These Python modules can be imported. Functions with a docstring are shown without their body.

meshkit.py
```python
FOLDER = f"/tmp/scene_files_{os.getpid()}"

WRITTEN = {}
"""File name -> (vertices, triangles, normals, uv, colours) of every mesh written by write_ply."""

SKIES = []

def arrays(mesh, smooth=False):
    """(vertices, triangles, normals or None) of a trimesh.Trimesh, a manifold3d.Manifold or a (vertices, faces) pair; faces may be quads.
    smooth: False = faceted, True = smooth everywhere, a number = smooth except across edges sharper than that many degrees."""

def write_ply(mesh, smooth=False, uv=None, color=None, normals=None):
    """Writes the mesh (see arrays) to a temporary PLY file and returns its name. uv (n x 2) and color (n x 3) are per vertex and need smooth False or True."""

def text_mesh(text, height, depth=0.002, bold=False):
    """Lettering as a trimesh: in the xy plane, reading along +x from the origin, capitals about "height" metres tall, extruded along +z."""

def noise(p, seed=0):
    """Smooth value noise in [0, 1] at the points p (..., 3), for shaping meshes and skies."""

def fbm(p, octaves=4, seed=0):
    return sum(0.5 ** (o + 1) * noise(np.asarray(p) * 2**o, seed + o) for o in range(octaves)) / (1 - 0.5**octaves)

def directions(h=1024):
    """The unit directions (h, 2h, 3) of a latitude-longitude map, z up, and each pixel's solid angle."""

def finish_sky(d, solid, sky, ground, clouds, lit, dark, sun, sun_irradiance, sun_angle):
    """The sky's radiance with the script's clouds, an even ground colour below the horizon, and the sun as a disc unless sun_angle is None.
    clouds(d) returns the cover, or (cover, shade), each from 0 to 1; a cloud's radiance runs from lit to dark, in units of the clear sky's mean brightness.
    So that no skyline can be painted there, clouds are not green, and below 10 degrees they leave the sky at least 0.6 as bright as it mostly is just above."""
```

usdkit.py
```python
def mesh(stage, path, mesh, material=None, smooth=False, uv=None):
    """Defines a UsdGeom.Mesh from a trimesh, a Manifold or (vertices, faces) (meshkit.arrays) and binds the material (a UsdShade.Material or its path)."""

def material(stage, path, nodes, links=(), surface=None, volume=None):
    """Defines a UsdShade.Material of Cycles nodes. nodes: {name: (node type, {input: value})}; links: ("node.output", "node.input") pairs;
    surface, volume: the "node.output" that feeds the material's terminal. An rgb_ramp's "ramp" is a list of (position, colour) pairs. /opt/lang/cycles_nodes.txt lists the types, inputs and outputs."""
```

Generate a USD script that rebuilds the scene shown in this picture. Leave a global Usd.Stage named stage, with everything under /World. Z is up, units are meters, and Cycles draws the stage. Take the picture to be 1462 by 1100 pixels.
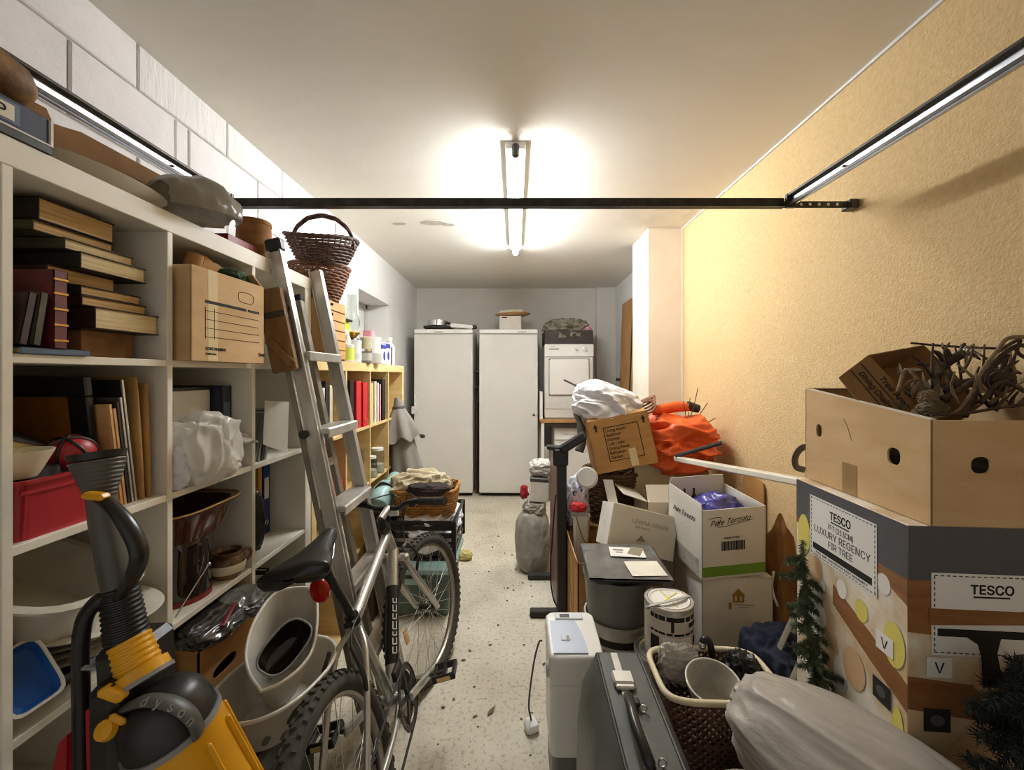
import math, random, numpy as np, trimesh, usdkit, meshkit
from pxr import Usd, UsdGeom, UsdLux, UsdShade, Gf, Sdf
from shapely.geometry import Polygon

stage = Usd.Stage.CreateInMemory()
UsdGeom.SetStageUpAxis(stage, UsdGeom.Tokens.z)
UsdGeom.SetStageMetersPerUnit(stage, 1.0)
stage.DefinePrim('/World', 'Xform'); stage.DefinePrim('/World/Looks', 'Scope')

# ---------------------------------------------------------------- camera, light, exposure
EYE = 1.38                                   # camera height; looks along +y, level
cam = UsdGeom.Camera.Define(stage, '/World/camera')
cam.CreateHorizontalApertureAttr(36.0); cam.CreateVerticalApertureAttr(36.0 * 1100 / 1462)
cam.CreateFocalLengthAttr(36.0 * 600 / 1462)
cam.CreateHorizontalApertureOffsetAttr(-5 * 36.0 / 1462); cam.CreateVerticalApertureOffsetAttr(-14 * 36.0 / 1462)
cam.CreateClippingRangeAttr(Gf.Vec2f(0.02, 100)); cam.CreateExposureAttr(2.45)
cam.AddTranslateOp().Set(Gf.Vec3d(0, 0, EYE)); cam.AddRotateXOp().Set(90)

TUBE_POWER = 25.0                            # radiance of the fluorescent tube (mesh light)
dome = UsdLux.DomeLight.Define(stage, '/World/evening_sky')
dome.CreateIntensityAttr(1.0)
usdkit.material(stage, '/World/Looks/evening_sky', {'b': ('background_shader', {'color': (1.0, 0.98, 0.95), 'strength': 0.085})}, surface='b.background')
UsdShade.MaterialBindingAPI.Apply(dome.GetPrim()).Bind(UsdShade.Material.Get(stage, '/World/Looks/evening_sky'))
dome.CreateColorAttr(Gf.Vec3f(0.84, 0.92, 1.0)); 

# ---------------------------------------------------------------- materials
def lin(h):
    if isinstance(h, str):
        c = np.array([int(h[i:i + 2], 16) for i in (0, 2, 4)]) / 255.0
        return tuple(np.where(c < 0.04045, c / 12.92, ((c + 0.055) / 1.055) ** 2.4))
    return tuple(h)

MATS = {}
def M(name, c, c2=None, scale=6.0, rough=0.55, metal=0.0, bump=0.0, bscale=60.0, bdist=0.003, lo=0.35, hi=0.65, stretch=None, detail=4, world=False, **extra):
    """A procedural material: base colour c, blotched towards c2 by noise, with fine bump."""
    path = '/World/Looks/' + name
    nodes = {'p': ('principled_bsdf', {'roughness': rough, 'metallic': metal, **extra})}
    links = []
    if world: nodes['tc'] = ('geometry', {}); src = 'tc.position'
    else: nodes['tc'] = ('texture_coordinate', {}); src = 'tc.object'
    if stretch:
        nodes['mp'] = ('mapping', {'scale': stretch}); links.append((src, 'mp.vector')); src = 'mp.vector'
    if c2 is not None:
        nodes['n'] = ('noise_texture', {'scale': scale, 'detail': detail, 'roughness': 0.6})
        nodes['r'] = ('rgb_ramp', {'ramp': [(0, lin(c)), (lo, lin(c)), (hi, lin(c2)), (1, lin(c2))]})
        links += [(src, 'n.vector'), ('n.fac', 'r.fac'), ('r.color', 'p.base_color')]
    else:
        nodes['p'][1]['base_color'] = lin(c)
    if bump:
        nodes['bn'] = ('noise_texture', {'scale': bscale, 'detail': 5, 'roughness': 0.6})
        nodes['b'] = ('bump', {'strength': bump, 'distance': bdist})
        links += [(src, 'bn.vector'), ('bn.fac', 'b.height'), ('b.normal', 'p.normal')]
    MATS[name] = usdkit.material(stage, path, nodes, links, surface='p.BSDF')
    return name

def glassy(name, c, rough=0.05, spec=(0.9, 0.9, 0.9), edge=0.55):
    """Thin clear plastic or glass: transparent, more glossy towards grazing view."""
    MATS[name] = usdkit.material(stage, '/World/Looks/' + name,
        {'t': ('transparent_bsdf', {'color': lin(c)}), 'g': ('glossy_bsdf', {'color': spec, 'roughness': rough}), 'f': ('layer_weight', {'blend': 0.5}),
         'w': ('math', {'math_type': 'power', 'value2': 3.0}), 'k': ('math', {'math_type': 'multiply_add', 'value2': edge, 'value3': 0.05}), 'm': ('mix_closure', {})},
        [('f.facing', 'w.value1'), ('w.value', 'k.value1'), ('k.value', 'm.fac'), ('t.BSDF', 'm.closure1'), ('g.BSDF', 'm.closure2')], surface='m.closure')
    return name

def film(name, c, clear=0.35, rough=0.3):
    """Milky carrier-bag film: diffuse + translucent + some straight-through light."""
    MATS[name] = usdkit.material(stage, '/World/Looks/' + name,
        {'d': ('principled_bsdf', {'base_color': lin(c), 'roughness': rough}), 't': ('translucent_bsdf', {'color': lin(c)}), 'x': ('transparent_bsdf', {'color': (1, 1, 1)}),
         'm1': ('mix_closure', {'fac': 0.35}), 'm2': ('mix_closure', {'fac': clear})},
        [('d.BSDF', 'm1.closure1'), ('t.BSDF', 'm1.closure2'), ('m1.closure', 'm2.closure1'), ('x.BSDF', 'm2.closure2')], surface='m2.closure')
    return name

M('ceiling_paint', 'e4e0d6', 'eae6dc', scale=1.5, rough=0.9, bump=0.15, bscale=9, bdist=0.01, world=True)
M('plaster_patch', 'aba495', 'c4beb2', scale=30, rough=0.95)
M('block_paint', 'e6e2e2', 'dcd8d7', scale=5, rough=0.75, bump=0.5, bscale=70, bdist=0.004, world=True)
M('block_paint_combed', 'e4e1de', 'd8d5d1', scale=5, rough=0.75, bump=0.8, bscale=10, bdist=0.006, stretch=(1, 8, 1.2), world=True)
M('mortar', 'c2beb9', 'a5a19c', scale=12, rough=0.9, world=True)
M('white_plaster', 'dedcd9', 'd6d4d0', scale=2, rough=0.8, bump=0.1, bscale=20, world=True)
M('back_plaster', 'd8d3cb', 'cfcac2', scale=2, rough=0.85, bump=0.1, bscale=20, world=True)
M('orange_roughcast', 'd9bc8c', 'cdae7b', scale=60, rough=0.95, bump=0.7, bscale=110, bdist=0.006, lo=0.3, hi=0.7, world=True)
M('pier_paint', 'e4d8c6', 'dccfbb', scale=3, rough=0.85, bump=0.12, bscale=30, world=True)
# concrete: two scales of blotch + dark specks
MATS['concrete'] = usdkit.material(stage, '/World/Looks/concrete',
    {'g': ('geometry', {}), 'n1': ('noise_texture', {'scale': 3.0, 'detail': 5}), 'n2': ('noise_texture', {'scale': 55.0, 'detail': 5, 'roughness': 0.65}),
     'r1': ('rgb_ramp', {'ramp': [(0.3, lin('b8ae99')), (0.5, lin('cbc2ae')), (0.7, lin('d4ccb9'))]}),
     'r2': ('rgb_ramp', {'ramp': [(0.0, lin('a89d8b')), (0.34, lin('c4baa8')), (0.48, (1, 1, 1)), (1, (1, 1, 1))]}),
     'm': ('mix', {'mix_type': 'multiply', 'fac': 0.8}), 'p': ('principled_bsdf', {'roughness': 0.85}), 'b': ('bump', {'strength': 0.5, 'distance': 0.006})},
    [('g.position', 'n1.vector'), ('g.position', 'n2.vector'), ('n1.fac', 'r1.fac'), ('n2.fac', 'r2.fac'), ('r1.color', 'm.color1'), ('r2.color', 'm.color2'),
     ('m.color', 'p.base_color'), ('n2.fac', 'b.height'), ('b.normal', 'p.normal')], surface='p.BSDF')
MATS['tube_light'] = usdkit.material(stage, '/World/Looks/tube_light', {'e': ('emission', {'color': (0.93, 0.97, 1.0), 'strength': TUBE_POWER})}, surface='e.emission')

M('white_laminate', 'ebe5d5', 'e4ddcb', scale=3, rough=0.45)
M('birch', 'e6cc95', 'd8b97c', scale=4, rough=0.5, stretch=(1, 1, 8))
M('white_enamel', 'e9e5de', 'e3dfd8', scale=2, rough=0.28)
M('appliance_white', 'd9d5cd', 'd3cfc6', scale=2, rough=0.3)
M('appliance_grey', 'b7b4ad', rough=0.4)
M('white_plastic', 'e8e6e0', rough=0.35)
M('cool_white_plastic', 'd9dde2', 'd0d4d8', scale=3, rough=0.35)
M('blue_grey_plastic', 'bcc6d6', rough=0.35)
M('cream_plastic', 'e6d9b8', 'dccba4', scale=5, rough=0.4)
M('black_plastic', '1b1a19', '232221', scale=5, rough=0.38)
M('dark_rubber', '272523', '35322e', scale=30, rough=0.75)
M('grey_plastic', '4b4944', '55534d', scale=5, rough=0.45)
M('charcoal_vinyl', '5a5c58', '45473f', scale=9, rough=0.42, bump=0.25, bscale=160, bdist=0.002)
M('vinyl_seam', '33342f', rough=0.5)
M('galvanised', 'c9ccd2', 'b4b7bd', scale=14, rough=0.28, metal=1.0)
M('dark_steel', '4a463f', '35312b', scale=20, rough=0.45, metal=0.6)
M('aluminium', 'd8d6d0', 'bcb8af', scale=10, rough=0.36, metal=0.7, stretch=(1, 1, 0.3))
M('aluminium_dull', 'aaa396', '8e8779', scale=10, rough=0.5, metal=0.6)
M('chrome', 'dcdcda', rough=0.16, metal=1.0)
M('bike_silver', 'cfccc6', 'c2bfb8', scale=8, rough=0.28, metal=0.75)
M('bike_black', '1d1c1b', rough=0.3)
M('spoke_steel', 'cfccc4', rough=0.3, metal=0.9)
M('rim_alloy', 'b9b2a3', 'a49c8c', scale=8, rough=0.4, metal=0.7)
M('tyre', '38352f', '4b463c', scale=30, rough=0.9)
M('saddle_vinyl', '1e1d1c', rough=0.3)
M('red_lens', '9c0f14', rough=0.15, coat_weight=0.5)
M('amber_lens', 'e8c080', rough=0.2)
M('cardboard', 'b88a50', 'ab7c44', scale=7, rough=0.85, bump=0.15, bscale=20, stretch=(1, 1, 3))
M('cardboard_light', 'cfae7f', 'c4a070', scale=6, rough=0.85, bump=0.15, bscale=20, stretch=(1, 1, 3))
M('cardboard_pale', 'cdbf9f', 'c3b393', scale=6, rough=0.85)
M('cardboard_dark', '8a6436', '7a5529', scale=7, rough=0.88)
M('carton_white', 'e2ddd2', 'd8d2c5', scale=4, rough=0.7)
M('carton_cream', 'd9cfba', 'd0c5ae', scale=4, rough=0.75)
M('kraft_paper', '9c6f3c', '8a5f30', scale=8, rough=0.9, bump=0.4, bscale=14, bdist=0.01)
M('manila', 'b48c50', 'a27b42', scale=9, rough=0.85)
M('parcel_tape', '9a7a4e', rough=0.35)
M('parcel_tape_pale', 'd8c391', rough=0.3)
M('ink', '1f1b16', rough=0.8)
M('ink_brown', '4a3018', rough=0.8)
M('ink_grey', '8b806a', rough=0.8)
M('ink_gold', 'a87c22', rough=0.6)
M('print_green', '6f9a2e', rough=0.6)
M('print_white', 'e8e4dc', rough=0.6)
M('paper', 'e8e3d4', 'dfd9c8', scale=12, rough=0.85)
M('pages', 'd2b27c', 'b08a52', scale=50, rough=0.9, stretch=(0.15, 0.15, 6), detail=3)
M('pages_light', 'dccba0', 'c3aa75', scale=50, rough=0.9, stretch=(0.15, 0.15, 6), detail=3)
M('leather_black', '1a1512', '2a221c', scale=20, rough=0.6)
M('leather_brown', '40261a', '2b1810', scale=16, rough=0.6)
M('leather_maroon', '6d1e1c', '4b1412', scale=14, rough=0.55)
M('leather_olive', '55503a', '3e3a28', scale=20, rough=0.7)
M('cloth_tan', '9a7348', '7e5a34', scale=18, rough=0.85)
M('cover_blue_grey', '55697e', '475a6e', scale=10, rough=0.5)
M('gold_leaf', 'b98a3a', rough=0.4, metal=0.6)
M('red_plastic', 'b3222b', 'a31c25', scale=4, rough=0.4)
M('bright_red', 'd2232a', rough=0.45)
M('dark_red', '7c1418', rough=0.5)
M('navy', '141b30', '1c2846', scale=8, rough=0.5)
M('blue_plastic', '15468c', '1b559f', scale=30, rough=0.4)
M('binder_blue', '1a3670', rough=0.4)
M('yellow_board', 'd0a23e', rough=0.5)
M('bright_yellow', 'ece22f', rough=0.4)
M('dyson_yellow', 'e3a417', 'd99a12', scale=4, rough=0.33)
M('dyson_grey', '8b8a88', rough=0.4)
M('teal_plastic', '9fc0bb', '8fb2ad', scale=5, rough=0.35)
M('teal_dark', '5d6f66', '4c5c55', scale=5, rough=0.4)
M('amber_wood', 'a0661f', '8a5216', scale=10, rough=0.5)
M('pine', 'd2a56c', 'c0925a', scale=5, rough=0.6, stretch=(1, 1, 6))
M('old_wood', '8a673a', '6b4c28', scale=8, rough=0.75, stretch=(3, 3, 0.6))
M('brown_board', 'a87e4e', '97703f', scale=4, rough=0.7)
M('mahogany', '71443a', '5f372f', scale=6, rough=0.4, stretch=(3, 1, 0.4))
M('dark_wood', '2c211a', '3a2c22', scale=8, rough=0.55)
M('cork', '9b6c34', '84582a', scale=22, rough=0.85)
M('wicker_dark', '5c3d2c', '3b2419', scale=25, rough=0.6)
M('wicker_red', '8f5f42', '6b432e', scale=25, rough=0.6)
M('wicker_gold', 'bb8640', '96662b', scale=25, rough=0.6)
M('wicker_brown', '6b4330', '4d2c1f', scale=30, rough=0.5)
M('rope_brown', '6c5030', '4d3820', scale=25, rough=0.8)
M('twig', '55402f', '3a2a1e', scale=30, rough=0.85, bump=0.3, bscale=80)
M('twig_pale', '8b7355', '6e5940', scale=30, rough=0.85)
M('leaf_dry', '6e6243', '50452c', scale=30, rough=0.8)
M('fir_needle', '56603f', '3f4a30', scale=25, rough=0.7)
M('fir_dark', '1c211b', '13170f', scale=25, rough=0.85)
M('green_felt', '2f4a24', '243b1b', scale=20, rough=0.9)
M('tan_leather', 'a57c46', '5c3f1e', scale=14, rough=0.65, bump=0.4, bscale=40)
M('stone_cream', 'c9b878', 'b5a363', scale=12, rough=0.8)
M('bowl_cream', 'e3dab9', rough=0.3)
M('china_white', 'e8e2d4', 'dfd8c8', scale=5, rough=0.22)
M('china_dirty', 'd0cabb', 'b8b09e', scale=4, rough=0.35)
M('glaze_brown', '4a2a1a', '8d6a4a', scale=14, rough=0.25)
M('amber_glassware', '5a2f18', '43200f', scale=4, rough=0.12, coat_weight=0.6)
M('dark_glassware', '1f1512', '2d1e18', scale=5, rough=0.08, coat_weight=0.6)
M('wrap_purple', '2c2a78', '6d66b0', scale=9, rough=0.25)
M('print_blue', '2f3c98', rough=0.45)
M('pink', 'd98a9c', rough=0.6)
M('lime', 'd3dc5a', rough=0.5)
M('bag_orange', 'e8662a', 'd9541c', scale=8, rough=0.45)
M('bag_white', 'eceaec', 'e2e0e4', scale=8, rough=0.35)
M('sack_grey', 'a9a498', '8f897c', scale=14, rough=0.5, bump=0.3, bscale=30)
M('sack_black', '191715', '24201d', scale=10, rough=0.4)
M('quilt_plastic', 'b5ada2', 'a59c90', scale=7, rough=0.42, bump=0.5, bscale=16, bdist=0.012, stretch=(0.35, 1, 1))
M('quilt_plastic_dull', '9c968b', '8b857a', scale=7, rough=0.4, bump=0.35, bscale=12, bdist=0.012)
M('parasol_cloth', '8d8880', '827d75', scale=9, rough=0.85)
M('linen', 'cfc4a8', 'a89a78', scale=14, rough=0.9, bump=0.4, bscale=30)
M('camo_cloth', '8f8a78', '55523f', scale=22, rough=0.9)
M('rag_white', 'd8d4ca', 'bdb8ac', scale=14, rough=0.9)
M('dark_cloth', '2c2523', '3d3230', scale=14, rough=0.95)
M('navy_cloth', '1a2138', '141a2c', scale=20, rough=0.9)
M('webbing', '8d8672', '7b745f', scale=30, rough=0.85)
M('burgundy_cloth', '5b2a2c', '43191b', scale=12, rough=0.9)
M('tin_label', 'cfc5b8', 'c3b8aa', scale=6, rough=0.5)
M('bucket_grey', '77766f', '68675f', scale=6, rough=0.4)
M('bucket_dirty', 'c6c1b4', '9c968a', scale=9, rough=0.45)
M('tesco_photo', 'd0b48c', 'efe6d4', scale=7, rough=0.3, lo=0.4, hi=0.62)
M('tesco_grey', '5b5b5e', '505053', scale=4, rough=0.3)
M('tesco_wood', '9a6a3e', '845630', scale=7, rough=0.35, stretch=(1, 1, 6))
M('bokeh_white', 'ece6dc', rough=0.35)
M('bokeh_yellow', 'dfd06a', rough=0.35)
M('bokeh_peach', 'd9b48a', rough=0.35)
M('polythene', '7d7c78', '5f5e5a', scale=9, rough=0.16, bump=0.4, bscale=14, bdist=0.01, coat_weight=0.4)
M('black_wrap', '2a2624', '3b3533', scale=10, rough=0.15, coat_weight=0.6)
glassy('clear_glass', 'f1f4f2')
glassy('pane_glass', 'dfe6ea')
glassy('clear_wrap', 'e9e9ea', rough=0.15)
film('carrier_film', 'ece8e0', 0.22, 0.2)
film('grey_film', 'a59d8c', 0.12, 0.25)

# ---------------------------------------------------------------- geometry helpers
V = lambda *a: np.array(a if len(a) > 1 else a[0], float)
def P(px, py, d):
    """The point at depth d (metres along +y) seen at a pixel of the 1462 x 1100 frame."""
    return V((px - 736) / 600 * d, d, EYE - (py - 536) / 600 * d)
def unit(a): a = V(a); return a / max(np.linalg.norm(a), 1e-12)
def rot(rx=0, ry=0, rz=0):
    a, b, c = map(math.radians, (rx, ry, rz))
    X = V([[1, 0, 0], [0, math.cos(a), -math.sin(a)], [0, math.sin(a), math.cos(a)]])
    Y = V([[math.cos(b), 0, math.sin(b)], [0, 1, 0], [-math.sin(b), 0, math.cos(b)]])
    Z = V([[math.cos(c), -math.sin(c), 0], [math.sin(c), math.cos(c), 0], [0, 0, 1]])
    return Z @ Y @ X
def axis_rot(axis, deg):
    return trimesh.transformations.rotation_matrix(math.radians(deg), axis)[:3, :3]

class G:
    """Collects triangles of one mesh."""
    def __init__(s): s.v, s.f, s.n = [], [], 0
    def add(s, v, f, R=None, t=None):
        v = np.asarray(v, float); f = np.asarray(f, int)
        if f.shape[1] == 4: f = np.vstack([f[:, [0, 1, 2]], f[:, [0, 2, 3]]])
        if R is not None: v = v @ np.asarray(R).T
        if t is not None: v = v + V(t)
        s.v.append(v); s.f.append(f + s.n); s.n += len(v); return s
    def tm(s, m, R=None, t=None): return s.add(m.vertices, m.faces, R, t)
    def get(s): return np.vstack(s.v), np.vstack(s.f)
    def moved(s, R=None, t=None):
        v, f = s.get(); return G().add(v, f, R, t)
    def box(s, c, size, R=None, bev=0.0):
        h = V(size) / 2; c = V(c)
        if bev <= 0:
            v = V([[x, y, z] for x in (-1, 1) for y in (-1, 1) for z in (-1, 1)]) * h
            f = [[0, 1, 3, 2], [4, 6, 7, 5], [0, 4, 5, 1], [2, 3, 7, 6], [0, 2, 6, 4], [1, 5, 7, 3]]
            return s.add(v, f, R, c)
        b = min(bev, h.min() * 0.9); pts = []
        for x in (-1, 1):
            for y in (-1, 1):
                for z in (-1, 1):
                    q = V(x, y, z)
                    for k in range(3):
                        w = h - b; w[k] = h[k]; pts.append(q * w)
        m = trimesh.convex.convex_hull(V(pts)); return s.add(m.vertices, m.faces, R, c)
    def rbox(s, c, size, r, R=None, n=6):
        """Box with rounded vertical edges (corner radius r)."""
        w, d, h = size; pts = rrect(w, d, r, n)
        return s.prism(pts, h, R=R, t=V(c), z0=-h / 2)
    def prism(s, poly, h, R=None, t=None, z0=0.0, holes=None):
        m = trimesh.creation.extrude_polygon(Polygon(poly, holes or []), h, engine='earcut')
        m.apply_translation([0, 0, z0]); return s.add(m.vertices, m.faces, R, t)
    def tube(s, path, r, n=8, closed=False, flat=1.0, up=None):
        """Swept tube along a path. r: radius or one per point; flat squeezes it along the frame's second axis."""
        p = V(path); k = len(p); r = np.full(k, r) if np.ndim(r) == 0 else V(r)
        if closed: tan = np.roll(p, -1, 0) - np.roll(p, 1, 0)
        else: tan = np.gradient(p, axis=0)
        tan = np.array([unit(a) for a in tan])
        u = V(up) if up is not None else (V(0, 0, 1) if abs(tan[0][2]) < 0.9 else V(1, 0, 0))
        rings = []
        for i in range(k):
            if up is not None: u = V(up)
            a = unit(u - tan[i] * (u @ tan[i])); b = np.cross(tan[i], a); u = a
            ang = np.linspace(0, 2 * np.pi, n, endpoint=False)
            rings.append(p[i] + r[i] * (np.outer(np.cos(ang), a) * flat + np.outer(np.sin(ang), b)))
        v = np.vstack(rings); f = []
        kk = k if closed else k - 1
        for i in range(kk):
            j = (i + 1) % k
            for q in range(n):
                f.append([i * n + q, i * n + (q + 1) % n, j * n + (q + 1) % n, j * n + q])
        f = np.array(f); f = np.vstack([f[:, [0, 1, 2]], f[:, [0, 2, 3]]])
        if not closed:
            c0, c1 = len(v), len(v) + 1; v = np.vstack([v, p[0], p[-1]])
            f = np.vstack([f, [[c0, (q + 1) % n, q] for q in range(n)], [[c1, (k - 1) * n + q, (k - 1) * n + (q + 1) % n] for q in range(n)]])
        return s.add(v, f)
    def rod(s, a, b, r, n=10): return s.tube([a, b], r, n)
    def bar(s, a, b, w, h, up=(0, 0, 1), bev=0.0):
        """Rectangular bar from a to b; h is its size along up."""
        a, b = V(a), V(b); x = unit(b - a); z = unit(V(up) - x * (V(up) @ x)); y = np.cross(z, x)
        return s.box((a + b) / 2, (np.linalg.norm(b - a), w, h), np.array([x, y, z]).T, bev)
    def lathe(s, prof, n=32, R=None, t=None, sx=1.0, sy=1.0):
        """Revolves (r, z) points; where the profile starts and ends on the axis the solid closes."""
        prof = V(prof); ang = np.linspace(0, 2 * np.pi, n, endpoint=False)
        v = np.array([[r * math.cos(a) * sx, r * math.sin(a) * sy, z] for r, z in prof for a in ang]); k = len(prof)
        f = [[i * n + q, i * n + (q + 1) % n, (i + 1) * n + (q + 1) % n, (i + 1) * n + q] for i in range(k - 1) for q in range(n)]
        return s.add(v, f, R, t)
    def panel(s, pts, th, side=0):
        """A sheet with the outline pts (in one plane, 3-D), thickness th, grown to the normal's side (side=1), the other (-1) or both (0)."""
        p = V(pts); nrm = unit(np.cross(p[1] - p[0], p[-1] - p[0])); x = unit(p[1] - p[0]); y = np.cross(nrm, x)
        q = [((a - p[0]) @ x, (a - p[0]) @ y) for a in p]
        z0 = {0: -th / 2, 1: 0, -1: -th}[side]
        return s.prism(q, th, R=np.array([x, y, nrm]).T, t=p[0], z0=z0)
    def rect(s, o, x, y, w, h, th=0.0008, u=0, v=0):
        """A thin printed patch on a face: corner o + u*x + v*y, w along x, h along y, proud by th."""
        x, y = unit(x), unit(y); o = V(o) + u * x + v * y; n = np.cross(x, y)
        return s.box(o + x * w / 2 + y * h / 2 + n * th / 2, (w, h, th), np.array([x, y, n]).T)
    def disc(s, c, x, y, rx, ry, th=0.0008, n=20):
        a = np.linspace(0, 2 * np.pi, n, endpoint=False); x, y = unit(x), unit(y)
        return s.prism(np.stack([rx * np.cos(a), ry * np.sin(a)], 1), th, R=np.array([x, y, np.cross(x, y)]).T, t=V(c))
    def text(s, txt, h, o, x, y, bold=False, center=False, th=0.0006, width=None):
        m = meshkit.text_mesh(txt, h, th, bold); v = np.array(m.vertices); w = v[:, 0].max()
        if width: v[:, 0] *= width / w; w = width
        if center: v[:, 0] -= w / 2
        x, y = unit(x), unit(y)
        return s.add(v, m.faces, np.array([x, y, np.cross(x, y)]).T, o)
    def grid(s, fn, nu, nv, cu=False):
        """A surface fn(u, v), u and v in 0..1."""
        us = np.linspace(0, 1, nu, endpoint=not cu); vs = np.linspace(0, 1, nv)
        v = np.array([fn(u, w) for u in us for w in vs]); f = []
        for i in range(nu if cu else nu - 1):
            for j in range(nv - 1):
                a, b = i * nv + j, ((i + 1) % nu) * nv + j
                f.append([a, b, b + 1, a + 1])
        return s.add(v, f)
    def cloth(s, fn, nu, nv, th=0.004):
        """As grid, with thickness: two skins and a closed rim."""
        g = G().grid(fn, nu, nv); v, f = g.get()
        m = trimesh.Trimesh(v, f, process=False); n = m.vertex_normals
        idx = np.arange(nu * nv).reshape(nu, nv); k = len(v)
        rim = np.concatenate([idx[:-1, 0], idx[-1, :-1], idx[:0:-1, -1], idx[0, :0:-1]])
        side = [[rim[i], rim[(i + 1) % len(rim)], rim[(i + 1) % len(rim)] + k, rim[i] + k] for i in range(len(rim))]
        sf = np.array(side); sf = np.vstack([sf[:, [0, 2, 1]], sf[:, [0, 3, 2]]])
        return s.add(np.vstack([v + n * th / 2, v - n * th / 2]), np.vstack([f, f[:, ::-1] + k, sf]))

def rrect(w, d, r, n=6):
    pts = []
    for cx, cy, a0 in ((w / 2 - r, d / 2 - r, 0), (-w / 2 + r, d / 2 - r, 90), (-w / 2 + r, -d / 2 + r, 180), (w / 2 - r, -d / 2 + r, 270)):
        for a in np.linspace(a0, a0 + 90, n): pts.append((cx + r * math.cos(math.radians(a)), cy + r * math.sin(math.radians(a))))
    return pts
def loft(rings, close_bottom=True, close_top=True):
    """Joins rings (equal numbers of 3-D points) into a skin, with flat ends."""
    k, n = len(rings), len(rings[0]); v = np.vstack(rings)
    f = [[i * n + q, i * n + (q + 1) % n, (i + 1) * n + (q + 1) % n, (i + 1) * n + q] for i in range(k - 1) for q in range(n)]
    f = np.array(f); f = np.vstack([f[:, [0, 1, 2]], f[:, [0, 2, 3]]])
    if close_bottom: v = np.vstack([v, np.mean(rings[0], 0)]); f = np.vstack([f, [[len(v) - 1, (q + 1) % n, q] for q in range(n)]])
    if close_top: v = np.vstack([v, np.mean(rings[-1], 0)]); f = np.vstack([f, [[len(v) - 1, (k - 1) * n + q, (k - 1) * n + (q + 1) % n] for q in range(n)]])
    return G().add(v, f)
def smooth_path(pts, n=24):
    """Catmull-Rom through the points."""
    p = V(pts); p = np.vstack([2 * p[0] - p[1], p, 2 * p[-1] - p[-2]]); out = []
    seg = len(p) - 3
    for t in np.linspace(0, seg, n):
        i = min(int(t), seg - 1); u = t - i; a, b, c, d = p[i:i + 4]
        out.append(0.5 * (2 * b + (c - a) * u + (2 * a - 5 * b + 4 * c - d) * u * u + (3 * b - a - 3 * c + d) * u ** 3))
    return V(out)
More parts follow.
